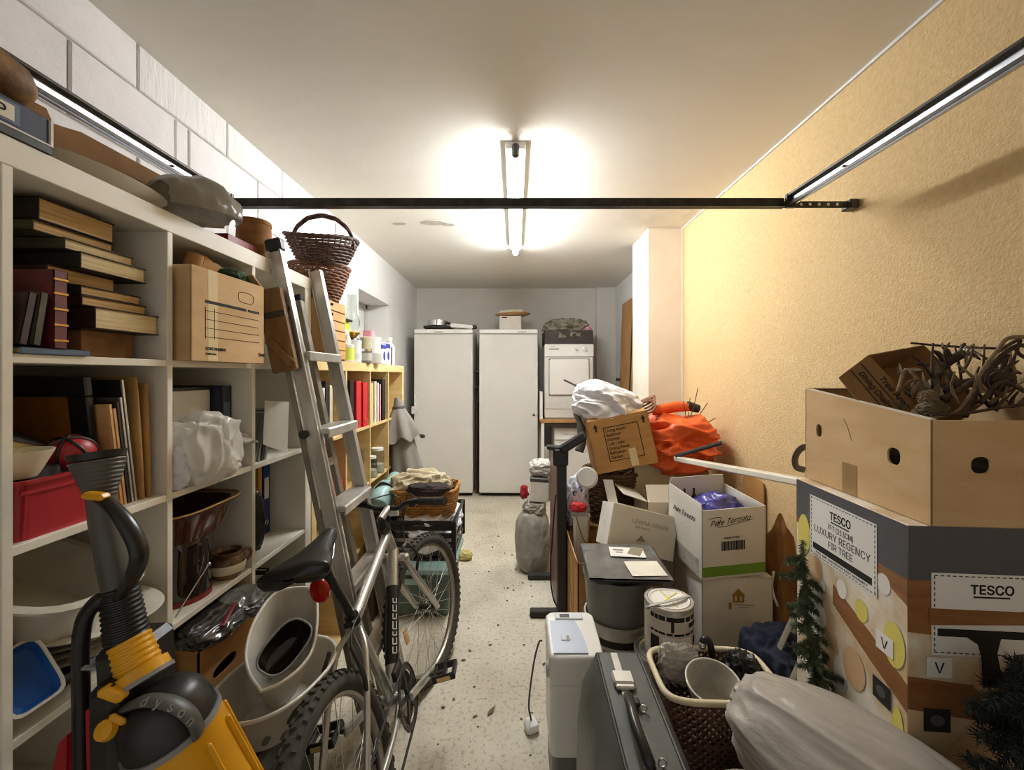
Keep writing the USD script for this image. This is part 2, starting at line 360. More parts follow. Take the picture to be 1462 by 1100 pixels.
def blob(c, size, seed=0, amp=0.12, freq=3.0, ridge=0.5, power=2.6, sub=4, flat=None, R=None, stretch=(1, 1, 1), octv=2):
    """A crumpled bag or bundle: a superellipsoid creased by ridged noise; its underside is laid flat at the height flat."""
    m = trimesh.creation.icosphere(sub); d = np.array(m.vertices)
    q = d / (np.abs(d) ** power).sum(1, keepdims=True) ** (1 / power)
    s = q * V(stretch); k = seed * 7.3
    w = np.stack([meshkit.fbm(s * 1.3 + k + 5 * i, 2, seed + i) - 0.5 for i in range(3)], 1)
    n1 = meshkit.fbm(s * freq * 0.7 + k, 3, seed)
    n2 = np.zeros(len(s)); t = 0
    for o in range(octv):
        n2 += (1 - np.abs(2 * meshkit.noise((s + w * 1.4) * freq * 0.75 * 2.1 ** o + 31 + k, seed + 9 + o) - 1)) * 0.5 ** o; t += 0.5 ** o
    v = q * (1 + amp * (n1 - 0.5) * 2 * (1 - ridge) + amp * ridge * (n2 / t - 0.62) * 1.6)[:, None] * V(size) / 2
    if R is not None: v = v @ np.asarray(R).T
    v = v + V(c)
    if flat is not None:
        v[:, 2] += min(0, flat - np.quantile(v[:, 2], 0.05))
        v[:, 2] = np.where(v[:, 2] < flat, flat + (v[:, 2] - flat) * 0.01, v[:, 2])
    return G().add(v, m.faces)

def lattice(ring, h, turns, n, r, rows=14):
    """Diagonal open weave on a basket wall: two families of strands. ring(t, a) gives the wall point at height t and angle a."""
    g = G()
    for s in (-1, 1):
        for k in range(n):
            a0 = 2 * np.pi * k / n; pts = [ring(t, a0 + s * turns * t * 2 * np.pi) for t in np.linspace(0, 1, rows)]
            g.tube([p_ * V(1 + s * 0.004, 1 + s * 0.004, 1) for p_ in pts], r, 4)
    return g

# ---------------------------------------------------------------- things, parts, labels
USED = {}
def free(parent, name):
    k = USED.setdefault(parent, {}); n = k.get(name, 0); k[name] = n + 1
    return f'{parent}/{name}' if n == 0 else f'{parent}/{name}_{n:03d}'
def tags(prim, **kw):
    for k, v in kw.items():
        if v: prim.SetCustomDataByKey(k, v)
def place(x, loc, r=(0, 0, 0)):
    x.AddTranslateOp().Set(Gf.Vec3d(*map(float, loc)))
    if any(r): x.AddRotateXYZOp().Set(Gf.Vec3f(*map(float, r)))
def thing(name, label, category, loc=(0, 0, 0), r=(0, 0, 0), group=None):
    x = UsdGeom.Xform.Define(stage, free('/World', name)); place(x, loc, r)
    tags(x.GetPrim(), label=label, category=category, group=group); return str(x.GetPath())
def part(parent, name, g, mat, smooth=30, label=None, kind=None):
    m = usdkit.mesh(stage, free(parent, name), g.get(), MATS[mat], smooth=smooth)
    tags(m.GetPrim(), label=label, kind=kind); return str(m.GetPath())
def solo(name, g, mat, label, category, loc=(0, 0, 0), r=(0, 0, 0), group=None, smooth=30, kind=None):
    m = usdkit.mesh(stage, free('/World', name), g.get(), MATS[mat], smooth=smooth); place(m, loc, r)
    tags(m.GetPrim(), label=label, category=category, group=group, kind=kind); return str(m.GetPath())
def struct(name, g=None, mat=None, smooth=30, loc=(0, 0, 0)):
    path = '/World/' + name
    if g is None: m = UsdGeom.Xform.Define(stage, path)
    else: m = usdkit.mesh(stage, path, g.get(), MATS[mat], smooth=smooth)
    if any(loc): place(m, loc)
    tags(m.GetPrim(), kind='structure'); return path
def dup(src, loc, r=(0, 0, 0), label=None, category=None, group=None):
    base = src.split('/')[-1]; base = base[:-4] if base[-4:-3] == '_' and base[-3:].isdigit() else base
    was = stage.GetPrimAtPath(src).GetCustomData()
    x = UsdGeom.Xform.Define(stage, free('/World', base))
    x.GetPrim().GetReferences().AddInternalReference(src); x.GetPrim().SetInstanceable(True)
    x.ClearXformOpOrder(); place_over(x, loc, r)
    tags(x.GetPrim(), label=label or was['label'], category=category or was['category'], group=group or was.get('group')); return str(x.GetPath())
def place_over(x, loc, r):
    x.GetPrim().CreateAttribute('xformOp:translate', Sdf.ValueTypeNames.Double3).Set(Gf.Vec3d(*map(float, loc)))
    x.GetPrim().CreateAttribute('xformOp:rotateXYZ', Sdf.ValueTypeNames.Float3).Set(Gf.Vec3f(*map(float, r)))
    x.GetXformOpOrderAttr().Set(['xformOp:translate', 'xformOp:rotateXYZ'])

# ---------------------------------------------------------------- builders used several times
def book(label, loc, size, cover, pages='pages', r=(0, 0, 0), group=None, name='book', spine='-y', category='book', bands=None):
    """A book lying flat, base centre at loc; size x, y, thickness. The spine is on the named side, pages show on the others."""
    w, d, t = size; b = 0.0025 if t > 0.015 else t * 0.15
    p = thing(name, label, category, loc, r, group); g = G()
    g.box((0, 0, b / 2), (w, d, b), bev=0.0008).box((0, 0, t - b / 2), (w, d, b), bev=0.0008)
    in_ = 0.004; cx = cy = 0.0; pw, pd = w - 2 * in_, d - 2 * in_
    s = {'-y': ((0, -d / 2 + b / 2, t / 2), (w, b, t)), '+y': ((0, d / 2 - b / 2, t / 2), (w, b, t)), '-x': ((-w / 2 + b / 2, 0, t / 2), (b, d, t)), '+x': ((w / 2 - b / 2, 0, t / 2), (b, d, t))}[spine]
    g.box(*s, bev=0.0008); part(p, 'cover', g, cover)
    part(p, 'pages', G().box((0, 0, t / 2), (pw, pd, t - 2 * b)), pages)
    if bands:
        c, sz = s; k = 'xy'.index(spine[1]); o = V(c); gb = G()
        long = 0 if spine[1] == 'y' else 1; L = (w, d)[long]
        for q in (-0.4, -0.18, 0.05, 0.27, 0.4):
            cc = V(c); cc[long] += q * L; sz2 = [b + 0.002] * 3; sz2[long] = 0.004; sz2[2] = t * 0.92
            part(p, 'spine_band', G().box(cc, sz2), bands)
    return p
def carton(label, loc, size, mat, r=(0, 0, 0), th=0.004, open_top=True, back_h=None, flaps=(), holes=None, name='cardboard_box', category='box', group=None, inner=None, names=('front_panel', 'side_panel', 'back_panel', 'side_panel')):
    """A carton, base centre at loc. flaps: (side, length, angle from upright outwards in degrees). holes: {side: [(u, v, rx, ry)]}."""
    w, d, h = size; p = thing(name, label, category, loc, r, group); holes = holes or {}
    sides = {'front': ((-w / 2, -d / 2), (1, 0), w), 'right': ((w / 2, -d / 2), (0, 1), d), 'back': ((w / 2, d / 2), (-1, 0), w), 'left': ((-w / 2, d / 2), (0, -1), d)}
    for (sd, (o, x, L)), nm in zip(sides.items(), names):
        x3 = V(x[0], x[1], 0); out = np.cross(x3, V(0, 0, 1)); o3 = V(o[0], o[1], 0)
        hs = []
        for u, v, rx, ry in holes.get(sd, []):
            a = np.linspace(0, 2 * np.pi, 20, endpoint=False)
            hs.append(np.stack([u + rx * np.sign(np.cos(a)) * np.abs(np.cos(a)) ** 0.8, v + ry * np.sign(np.sin(a)) * np.abs(np.sin(a)) ** 0.8], 1))
        hb = back_h or h; ha, hz = {'front': (h, h), 'right': (h, hb), 'back': (hb, hb), 'left': (hb, h)}[sd]
        g = G().prism([(0, 0), (L, 0), (L, hz), (0, ha)], th, R=np.array([x3, V(0, 0, 1), out]).T, t=o3, z0=-th, holes=hs)
        part(p, nm, g, mat)
    part(p, 'bottom_panel', G().box((0, 0, th / 2), (w - 2 * th, d - 2 * th, th)), mat)
    if not open_top:
        for q in (-1, 1): part(p, 'top_flap', G().box((q * w / 4, 0, h - th / 2 + 0.0005), (w / 2 - 0.002, d, th)), mat)
    for fl in flaps:
        sd, ln, ang = fl[:3]; o, x, L = sides[sd]; x3 = V(x[0], x[1], 0); out = np.cross(x3, V(0, 0, 1))
        a = math.radians(ang); up = math.cos(a) * V(0, 0, 1) + math.sin(a) * out; n = np.cross(x3, up)
        g = G().prism([(0.003, 0), (L - 0.003, 0), (L - 0.01, ln), (0.01, ln)], th, R=np.array([x3, up, n]).T, t=V(o[0], o[1], h), z0=-th)
        part(p, 'flap', g, fl[3] if len(fl) > 3 else mat)
    return p
def faces(size):
    """Origin, x and up of each side of a carton for printing on it: lower left corner as seen from outside."""
    w, d, h = size
    return {'front': (V(-w / 2, -d / 2, 0), V(1, 0, 0), V(0, 0, 1)), 'right': (V(w / 2, -d / 2, 0), V(0, 1, 0), V(0, 0, 1)), 'left': (V(-w / 2, d / 2, 0), V(0, -1, 0), V(0, 0, 1)), 'top': (V(-w / 2, -d / 2, h), V(1, 0, 0), V(0, 1, 0))}
def wicker(label, loc, top, bottom, h, mat, r=(0, 0, 0), rows=14, stakes=40, power=2.0, lip=0.008, name='wicker_basket', handle=None, rim_mat=None, group=None, weave=0.004, rr=0.004, sag=0.0):
    """A woven basket: upright stakes, rows of weavers passing in and out of them, a rolled rim and a base. top, bottom: (half x, half y)."""
    p = thing(name, label, 'basket', loc, r, group)
    def ring(t, off=0.0, n=stakes, ph=0.0):
        a = np.linspace(0, 2 * np.pi, n, endpoint=False) + ph
        c, s = np.cos(a), np.sin(a); q = (np.abs(c) ** power + np.abs(s) ** power) ** (-1 / power)
        k = t ** 0.8
        hx, hy = bottom[0] + (top[0] - bottom[0]) * k + off, bottom[1] + (top[1] - bottom[1]) * k + off
        return np.stack([q * c * hx, q * s * hy, np.full(n, t * h) + sag * (q * c) ** 2 * t], 1)
    n2 = stakes * 2; g = G()
    alt = np.tile([1, 0, -1, 0], n2 // 4 + 1)[:n2]
    for i in range(rows):
        t = (i + 0.5) / rows; rg = ring(t, 0, n2); nr = np.array([unit((a[0], a[1], 0)) for a in rg])
        g.tube(rg + nr * (alt * (1 if i % 2 else -1) * weave)[:, None], h / rows * 0.52, 5, closed=True)
    part(p, 'weaving', g, mat, smooth=True, kind='stuff')
    g = G()
    for a in range(stakes):
        pts = [ring(t, 0, stakes)[a] for t in np.linspace(0, 1, 5)]; g.tube(pts, rr * 0.7, 5)
    part(p, 'stakes', g, mat, smooth=True, kind='stuff')
    g = G(); rg = ring(1.0, 0.002, 64)
    for k in (0, 1):
        tw = np.arange(64) * 2 * np.pi / 4 + k * np.pi
        nr = np.array([unit((a[0], a[1], 0)) for a in rg])
        g.tube(rg + nr * (np.cos(tw) * lip * 0.5)[:, None] + V(0, 0, 1) * (np.sin(tw) * lip * 0.4)[:, None], lip * 0.75, 6, closed=True)
    part(p, 'rim', g, rim_mat or mat, smooth=True)
    base = ring(0.0, 0, 40); part(p, 'base', loft([base + V(0, 0, 0.0), base + V(0, 0, 0.006)]), mat)
    if handle:
        g = G(); hh, axis, hr = handle
        for k in range(3):
            a = np.linspace(0, np.pi, 25); tw = a * 5 + k * 2.1
            half = top[0] if axis == 'x' else top[1]
            pts = np.stack([np.cos(a) * half, 0 * a, h * 0.8 + np.sin(a) * hh], 1) + np.stack([0 * a, np.cos(tw) * hr, np.sin(tw) * hr], 1)
            if axis == 'y': pts = pts[:, [1, 0, 2]]
            g.tube(pts, hr, 6)
        part(p, 'handle', g, rim_mat or mat, smooth=True)
    return p

# ================================================================ THE ROOM
W, H, YB, Y0 = 1.28, 2.506, 5.45, -0.9
rnd = random.Random(7)
struct('floor', G().box((0, (Y0 + YB) / 2, -0.05), (2 * W + 0.6, YB - Y0 + 0.4, 0.1)), 'concrete')
cl = struct('ceiling'); part(cl, 'slab', G().box((0, (Y0 + YB) / 2, H + 0.05), (2 * W + 0.6, YB - Y0 + 0.4, 0.1)), 'ceiling_paint')
for cx, cy, rx, ry in ((-0.60, 3.10, 0.085, 0.05), (-0.50, 3.14, 0.05, 0.03), (-0.86, 3.12, 0.05, 0.03)):
    a = np.linspace(0, 2 * np.pi, 26, endpoint=False); k = 1 + 0.25 * (meshkit.noise(np.stack([np.cos(a) * 2, np.sin(a) * 2, 0 * a + cx * 9], 1)) - 0.5) * 2
    part(cl, 'plaster_patch', G().prism(np.stack([cx + rx * k * np.cos(a), cy + ry * k * np.sin(a)], 1), 0.003, t=(0, 0, H - 0.0028)), 'plaster_patch')
wl = struct('wall_left')
part(wl, 'mortar_bed', G().box((-W - 0.13, (Y0 + 2.45) / 2, H / 2), (0.248, 2.45 - Y0, H)), 'mortar')
zt, row = H, 0
rows = [(2.352, 2.506)] + [(2.352 - 0.225 * (k + 1) + 0.0, 2.352 - 0.225 * k - 0.007) for k in range(10)]
for i, (z0, z1) in enumerate(rows):
    y = (0.985 if i % 2 == 0 else 0.765) - 0.4425 * 4
    while y < 2.44:
        ya, yb = max(y, Y0), min(y + 0.4355, 2.45)
        cuts = [(ya, yb)]
        if i == 1 and abs(y - (0.765 + 0.4425)) < 0.01: cuts = [(ya, 1.577), (1.584, yb)]
        for a, b in cuts:
            if b - a > 0.03:
                j = rnd.uniform(0, 0.0025)
                part(wl, 'block', G().box((-W - 0.05 + j / 2, (a + b) / 2, (z0 + z1) / 2), (0.1 + j, b - a, z1 - z0), bev=0.004), 'block_paint_combed' if (i == 0 and y > 1.3) else 'block_paint')
        y += 0.4425
pl = G(); NY0, NY1, NZ0, NZ1 = 3.43, 4.27, 1.40, 2.09
for ya, yb, za, zb in ((2.45, NY0, 0, H), (NY1, YB + 0.2, 0, H), (NY0, NY1, 0, NZ0), (NY0, NY1, NZ1, H)): pl.box((-W - 0.13, (ya + yb) / 2, (za + zb) / 2), (0.26, yb - ya, zb - za))
part(wl, 'plaster', pl, 'white_plaster')
wn = struct('window_1')
part(wn, 'window_frame', G().box((-W - 0.245, (NY0 + NY1) / 2, NZ1 - 0.02), (0.04, NY1 - NY0, 0.04)).box((-W - 0.245, (NY0 + NY1) / 2, NZ0 + 0.02), (0.04, NY1 - NY0, 0.04)).box((-W - 0.245, NY0 + 0.02, (NZ0 + NZ1) / 2), (0.04, 0.04, NZ1 - NZ0)).box((-W - 0.245, NY1 - 0.02, (NZ0 + NZ1) / 2), (0.04, 0.04, NZ1 - NZ0)), 'appliance_grey')
part(wn, 'blanking_board', G().box((-W - 0.25, (NY0 + NY1) / 2, (NZ0 + NZ1) / 2), (0.01, NY1 - NY0 - 0.06, NZ1 - NZ0 - 0.06)), 'white_plaster')
wr = struct('wall_right')
part(wr, 'roughcast', G().box((W + 0.1, (Y0 + 3.21) / 2, H / 2), (0.2, 3.21 - Y0, H)), 'orange_roughcast')
part(wr, 'plaster', G().box((W + 0.1, (3.21 + YB + 0.2) / 2, H / 2), (0.2, YB + 0.2 - 3.21, H)), 'white_plaster')
part(wr, 'pier', G().box(((1.01 + W) / 2, 3.42, H / 2), (W - 1.01, 0.42, H), bev=0.006), 'pier_paint')
wb = struct('wall_back')
part(wb, 'plaster', G().box((0, YB + 0.1, H / 2), (2 * W + 0.6, 0.2, H)), 'back_plaster')
part(wb, 'pier', G().box(((1.04 + W) / 2, YB - 0.03, H / 2), (W - 1.04, 0.07, H)), 'back_plaster')
struct('trim_1', G().box((W - 0.004, (Y0 + 3.21) / 2, H - 0.005), (0.009, 3.21 - Y0, 0.011)), 'white_plaster')
struct('trim_2', G().box((W - 0.004, 3.205, H / 2), (0.012, 0.012, H)), 'pier_paint')
solo('conduit', G().tube([(-W + 0.011, 2.99, 1.35), (-W + 0.011, 2.99, 2.46)], 0.011, 10), 'white_plastic', 'thin white vertical pipe on the left wall behind the wicker baskets', 'pipe')

# ---------------------------------------------------------------- the fluorescent light
L = thing('fluorescent_light', 'lit fluorescent tube batten running along the middle of the ceiling', 'light', (0.0, 0, H))
part(L, 'batten', G().box((0, 2.83, -0.02), (0.10, 1.62, 0.04), bev=0.004), 'white_enamel')
part(L, 'end_cap', G().box((0, 2.012, -0.05), (0.036, 0.024, 0.07), bev=0.010), 'grey_plastic')
part(L, 'end_cap', G().box((0, 3.648, -0.05), (0.036, 0.024, 0.07), bev=0.010), 'grey_plastic')
part(L, 'tube', G().tube([(0, y, -0.067) for y in np.linspace(2.026, 3.634, 9)], 0.024, 14), 'tube_light', smooth=True)

# ---------------------------------------------------------------- up-and-over door tracks
def track(label, x, s):
    p = thing('door_track', label, 'door track', (x, 0, 2.025)); ya, yb = -0.6, 1.56; ym, L_ = (ya + yb) / 2, yb - ya
    arc = [(-s * (0.009 + 0.20 * (zz + 0.0155) - 1.6 * (zz + 0.002) ** 2 * 4), zz) for a, zz in ((-40, 0.0155), (-10, 0.013), (-6, 0.009), (-4, 0.003), (2, -0.002), (8, -0.008), (14, -0.0155))]
    part(p, 'channel', G().prism([(a, b) for a, b in arc] + [(0, -0.0165), (0, 0.0155)], L_, R=V([[1, 0, 0], [0, 0, -1], [0, 1, 0]]), t=(0, yb, 0)), 'galvanised', smooth=40)
    part(p, 'top_rail', G().box((-s * 0.012, ym, 0.02), (0.03, L_, 0.012), bev=0.003), 'dark_steel')
    part(p, 'bottom_lip', G().box((-s * 0.024, ym, -0.015), (0.003, L_, 0.009)), 'dark_steel')
    part(p, 'end_bracket', G().box((-s * 0.012, 1.555, 0), (0.034, 0.012, 0.05)), 'dark_steel')
    for y in (0.2, 0.75, 1.3): part(p, 'bolt', G().lathe([(0, 0.003), (0.004, 0.003), (0.004, -0.002), (0, -0.002)], 8, R=rot(0, -90 * s, 0), t=(-s * 0.0155, y, 0.002)), 'dark_steel')
    return p
track('garage door track hung along the left, bright channel with dark edges', -1.075, -1)
track('garage door track hung along the right, before the orange wall', 1.03, 1)
t = thing('crossbar', 'dark metal crossbar spanning the garage beneath the ceiling', 'bar', (0, 1.585, 2.025))
part(t, 'bar', G().box((-0.10, 0, 0.006), (2.22, 0.02, 0.03), bev=0.003), 'dark_steel')
part(t, 'lower_flange', G().box((-0.10, -0.004, -0.012), (2.22, 0.03, 0.004)), 'dark_steel')
for q, w_ in ((1.14, 0.27), (-1.24, 0.08)): part(t, 'perforated_strap', G().box((q, -0.002, -0.002), (w_, 0.004, 0.024)), 'dark_steel')
for k in range(7): part(t, 'hole', G().lathe([(0, 0.001), (0.006, 0.001), (0.006, 0), (0, 0)], 8, R=rot(90), t=(1.04 + k * 0.034, -0.0042, -0.002)), 'galvanised')
part(t, 'wall_fixing', G().box((1.262, 0, -0.004), (0.034, 0.05, 0.034), bev=0.004), 'dark_steel')

# ================================================================ SHELF UNITS
XF, XB = -0.868, -1.26
zs = [1.4098, 1.0732, 0.7366, 0.40]
def shelf_unit(label, mat, edges, z_top, th_top, z_levels, side):
    p = thing('shelf_unit', label, 'shelf unit'); xm, D = (XF + XB) / 2, XF - XB
    y0, y1 = edges[0] - side, edges[-1] + side
    part(p, 'top_board', G().box((xm, (y0 + y1) / 2, z_top - th_top / 2), (D, y1 - y0, th_top), bev=0.0015), mat)
    part(p, 'bottom_board', G().box((xm, (y0 + y1) / 2, 0.025), (D, y1 - y0, 0.05), bev=0.0015), mat)
    for y in (y0 + side / 2, y1 - side / 2): part(p, 'side_panel', G().box((xm, y, (z_top - th_top + 0.05) / 2), (D, side, z_top - th_top - 0.05), bev=0.0015), mat)
    for a in edges[1:-1]: part(p, 'divider', G().box((xm, a, (z_top - th_top + 0.05) / 2), (D - 0.002, 0.0165, z_top - th_top - 0.05), bev=0.001), mat)
    for z in z_levels:
        for a, b in zip(edges[:-1], edges[1:]):
            la = a if a == edges[0] else a + 0.00825; lb = b if b == edges[-1] else b - 0.00825
            part(p, 'shelf', G().box((xm - 0.001, (la + lb) / 2, z), (D - 0.004, lb - la, 0.0165), bev=0.001), mat)
    return p
ED = [0.381, 0.719, 1.0575, 1.396, 1.7345]
shelf_unit('tall white shelf unit of open cubes along the left wall', 'white_laminate', ED, 1.79, 0.05, zs, 0.048)
EB = [1.835, 2.161, 2.516, 2.877, 3.22]
shelf_unit('lower birch shelf unit of open cubes beyond the white one', 'birch', EB, 1.45, 0.048, [1.0732, 0.7366, 0.40], 0.046)
S1, S2, S3, S4 = (z + 0.00825 for z in zs)       # shelf surfaces

# ---------------------------------------------------------------- white unit, left column, upper cube: old books
gb = 'old books stacked flat in the upper left cube'
stk = [(0.060, 0.90, 1.030, -0.93, 0.25, 'cloth_tan', 'cloth_tan', 'tan cloth-covered box-like volume at the very bottom of the stack of old books'),
       (0.047, 0.885, 1.044, -0.885, 0.26, 'leather_brown', 'pages_light', 'thick brown book with pale page edges, second from the bottom of the stack'),
       (0.022, 0.872, 1.028, -0.90, 0.24, 'leather_brown', 'pages', 'thin brown book lying just above the thick pale-edged one in the stack'),
       (0.021, 0.875, 1.018, -0.905, 0.24, 'leather_black', 'pages', 'thin dark book fourth from the bottom of the stack of old books'),
       (0.031, 0.83, 0.975, -0.925, 0.24, 'leather_brown', 'pages', 'brown book set back in the middle of the stack of old books'),
       (0.035, 0.865, 1.020, -0.895, 0.25, 'leather_black', 'pages_light', 'black-covered book with bright page edges jutting out of the stack'),
       (0.024, 0.85, 1.005, -0.912, 0.25, 'leather_olive', 'pages_light', 'dull green book with pale pages, third from the top of the stack'),
       (0.022, 0.81, 0.975, -0.93, 0.24, 'leather_olive', 'pages', 'pale olive thin book directly under the top book of the stack'),
       (0.045, 0.815, 0.972, -0.925, 0.25, 'leather_black', 'pages', 'thick dark book lying topmost on the stack of old books')]
z = S1
for th, ya, yb, xf, w, cv, pg, lb in stk:
    book(lb, (xf - w / 2, (ya + yb) / 2, z), (w, yb - ya, th), cv, pg, group=gb); z += th + 0.0004
book('thin blue-grey book lying flat on the shelf beneath the maroon one', (-0.985, 0.795, S1), (0.24, 0.12, 0.012), 'cover_blue_grey', 'pages_light', spine='+x')
def upright(label, x_front, y, z, depth, h, t, cover, pages='pages', lean=0, bands=None, spine='+x', name='book', category='book', group=None, yaw=0):
    """A book standing upright with its spine towards the room (+x); y is its middle, lean tips its top towards +y (degrees)."""
    p = thing(name, label, category, (x_front, y, z), (-lean, 0, yaw), group); b = 0.003; g = G()
    for q in (-1, 1): g.box((-depth / 2, q * (t / 2 - b / 2), h / 2), (depth, b, h), bev=0.0008)
    g.box((-b / 2, 0, h / 2), (b, t, h), bev=0.0008); part(p, 'cover', g, cover)
    part(p, 'pages', G().box((-depth / 2, 0, h / 2), (depth - 0.008, t - 2 * b, h - 0.008)), pages)
    if bands:
        for q in (0.1, 0.3, 0.5, 0.7, 0.88): part(p, 'spine_band', G().box((0, 0, h * q), (0.003, t * 0.96, 0.004)), bands)
    return p
upright('upright maroon book with gold bands on its spine beside the stack', -0.862, 0.797, S1 + 0.0126, 0.12, 0.148, 0.026, 'leather_maroon', bands='gold_leaf')
upright('small worn brown book leaning right, nearest the cube upright', -0.866, 0.739, S1 + 0.0165, 0.085, 0.095, 0.015, 'leather_brown', lean=10)
upright('small worn olive-brown book leaning against the maroon one', -0.864, 0.7585, S1 + 0.0165, 0.085, 0.098, 0.015, 'leather_olive', lean=8)

# ---------------------------------------------------------------- left column, second cube: red tub, frames, boards
def tub(label, name, cat, loc, top, bottom, h, mat, r=(0, 0, 0), th=0.004, lip=0.012, rad=0.03, lipm=None):
    """A flared rectangular tub with a rolled lip; top and bottom are (x, y) sizes."""
    p = thing(name, label, cat, loc, r); k = [0, 0, 1, 1]
    def rg(w, d, zz, q=rad): return np.array([(a, b, zz) for a, b in rrect(w, d, min(q, w / 2.1, d / 2.1), 5)])
    rings = [rg(bottom[0], bottom[1], 0), rg(top[0], top[1], h), rg(top[0] + 2 * lip, top[1] + 2 * lip, h - 0.002), rg(top[0] + 2 * lip, top[1] + 2 * lip, h + 0.004), rg(top[0] - 2 * th, top[1] - 2 * th, h + 0.004), rg(bottom[0] - 2 * th, bottom[1] - 2 * th, th)]
    part(p, 'body', loft(rings), mat); return p
rt = tub('red plastic tub filled with oddments on the left shelf', 'plastic_tub', 'tub', (-1.0, 0.830, S2), (0.25, 0.186), (0.235, 0.172), 0.105, 'red_plastic', rad=0.02, lip=0.006)
part(rt, 'rib', G().box((0.126, 0, 0.088), (0.004, 0.178, 0.006)).box((0.122, -0.078, 0.045), (0.004, 0.006, 0.08), rot(0, 4, 0)).box((0.122, 0.078, 0.045), (0.004, 0.006, 0.08), rot(0, 4, 0)), 'red_plastic')
solo('fabric', blob((0, 0, 0), (0.19, 0.145, 0.13), seed=3, amp=0.25, flat=-0.055), 'dark_cloth', 'dark brown fabric bulging out of the red plastic tub', 'fabric', loc=(-1.0, 0.830, S2 + 0.062), smooth=True)
solo('bowl', G().lathe([(0, 0), (0.03, 0), (0.034, 0.006), (0.052, 0.045), (0.054, 0.05), (0.05, 0.05), (0.03, 0.008), (0, 0.008)], 32), 'bowl_cream', 'small cream bowl sitting on the oddments in the red tub', 'bowl', loc=(-0.93, 0.778, S2 + 0.108))
bl = thing('ball', 'red ball with dark and pale stripes in the red tub', 'ball', (-0.945, 0.893, S2 + 0.132), (30, 15, 0))
part(bl, 'ball', G().tm(trimesh.creation.icosphere(3, 0.04)), 'red_plastic', smooth=True)
for a, m in ((0, 'black_plastic'), (55, 'grey_plastic'), (110, 'black_plastic')): part(bl, 'stripe', G().tube([(0.0402 * math.cos(q), 0.0402 * math.sin(q), 0) for q in np.linspace(0, 2 * np.pi, 40, endpoint=False)], 0.0035, 6, closed=True).moved(rot(90, 0, a)), m, smooth=True)
book('grey-purple worn book lying tilted above the red tub', (-1.06, 0.825, 1.25), (0.20, 0.13, 0.032), 'dark_cloth', 'pages_light', r=(-20, 20, 0), spine='-y')
fr = thing('picture_frame', 'black picture frame with an amber picture at the back of the cube', 'picture frame', (-1.09, 0.9455, S2 + 0.001), (6, 0, 0))
part(fr, 'frame', G().box((0, 0, 0.275), (0.32, 0.016, 0.045), bev=0.003).box((0, 0, 0.0225), (0.32, 0.016, 0.045), bev=0.003).box((-0.1375, 0, 0.149), (0.045, 0.016, 0.21), bev=0.003).box((0.1375, 0, 0.149), (0.045, 0.016, 0.21), bev=0.003), 'bike_black')
part(fr, 'picture', G().box((0, 0.003, 0.149), (0.24, 0.005, 0.22)), 'amber_wood')
gv = 'flat boards and frames standing on edge beside the picture frame'
for k, (yy, h, t_, m, lb) in enumerate(((0.952, 0.235, 0.007, 'pine', 'pale wooden board on edge, nearest of the leaning boards'), (0.961, 0.225, 0.007, 'brown_board', 'brown wooden board on edge just behind the pale one'),
        (0.970, 0.24, 0.006, 'dark_wood', 'thin dark board third in the row on edge'), (0.979, 0.25, 0.006, 'grey_plastic', 'grey-edged thin frame fourth in the row on edge'), (0.988, 0.29, 0.006, 'black_plastic', 'tall black thin frame with a light edge, before the envelopes'))):
    q = thing('board', lb, 'board', (-0.98, yy + 0.012, S2), (7, 0, 0), None)
    part(q, 'sheet', G().box((-0.02, 0, h / 2), (0.19, t_, h), bev=0.0008), m)
    part(q, 'edge_strip', G().box((0.0765, 0, h / 2), (0.003, t_ * 0.8, h)), ('pine', 'pine', 'dark_wood', 'aluminium', 'aluminium')[k])
for k, (yy, h, m, lb) in enumerate(((1.0165, 0.295, 'manila', 'tan padded envelope standing on edge, the nearer of two'), (1.034, 0.28, 'manila', 'tan padded envelope against the cube upright, the farther of two'))):
    g = loft([np.array([(-0.11 + a, b * (1 - abs(zz - 0.5) ** 2 * 2.2), zz * h) for a, b in rrect(0.2, 0.016, 0.007, 4)]) for zz in np.linspace(0, 1, 9)])
    solo('envelope', g, m, lb, 'envelope', loc=(-0.885, yy - 0.003, S2), r=(4 - 2 * k, 0, 0), smooth=50)

# ---------------------------------------------------------------- left column, third cube: basin, plates, blue tray
def dish(label, name, cat, loc, prof, sx, sy, mat, r=(0, 0, 0), n=40, group=None):
    return solo(name, G().lathe(prof, n, sx=sx, sy=sy), mat, label, cat, loc=loc, r=r, group=group, smooth=40)
gp = 'white plates stacked in the lower left cube'
def oval_ring(hx, hy, z, n=40, p=3.2):
    a = np.linspace(0, 2 * np.pi, n, endpoint=False); c, s = np.cos(a), np.sin(a); q = (np.abs(c) ** p + np.abs(s) ** p) ** (-1 / p)
    return np.stack([q * c * hx, q * s * hy, np.full(n, z)], 1)
z = S3
bt = thing('blue_tray', 'blue plastic tray with a pale rim leaning at the bottom of the cube', 'tray', (-0.905, 0.772, S3 + 0.078), (25, 58, 0))
part(bt, 'tray', loft([oval_ring(0.052, 0.030, 0.0, p=6), oval_ring(0.060, 0.038, 0.018, p=6), oval_ring(0.056, 0.034, 0.018, p=6), oval_ring(0.048, 0.026, 0.004, p=6)]), 'china_white')
part(bt, 'blue_lining', loft([oval_ring(0.0475, 0.0255, 0.0045, p=6), oval_ring(0.0545, 0.0325, 0.0165, p=6), oval_ring(0.0535, 0.0315, 0.0165, p=6), oval_ring(0.0465, 0.0245, 0.006, p=6)]), 'blue_plastic')
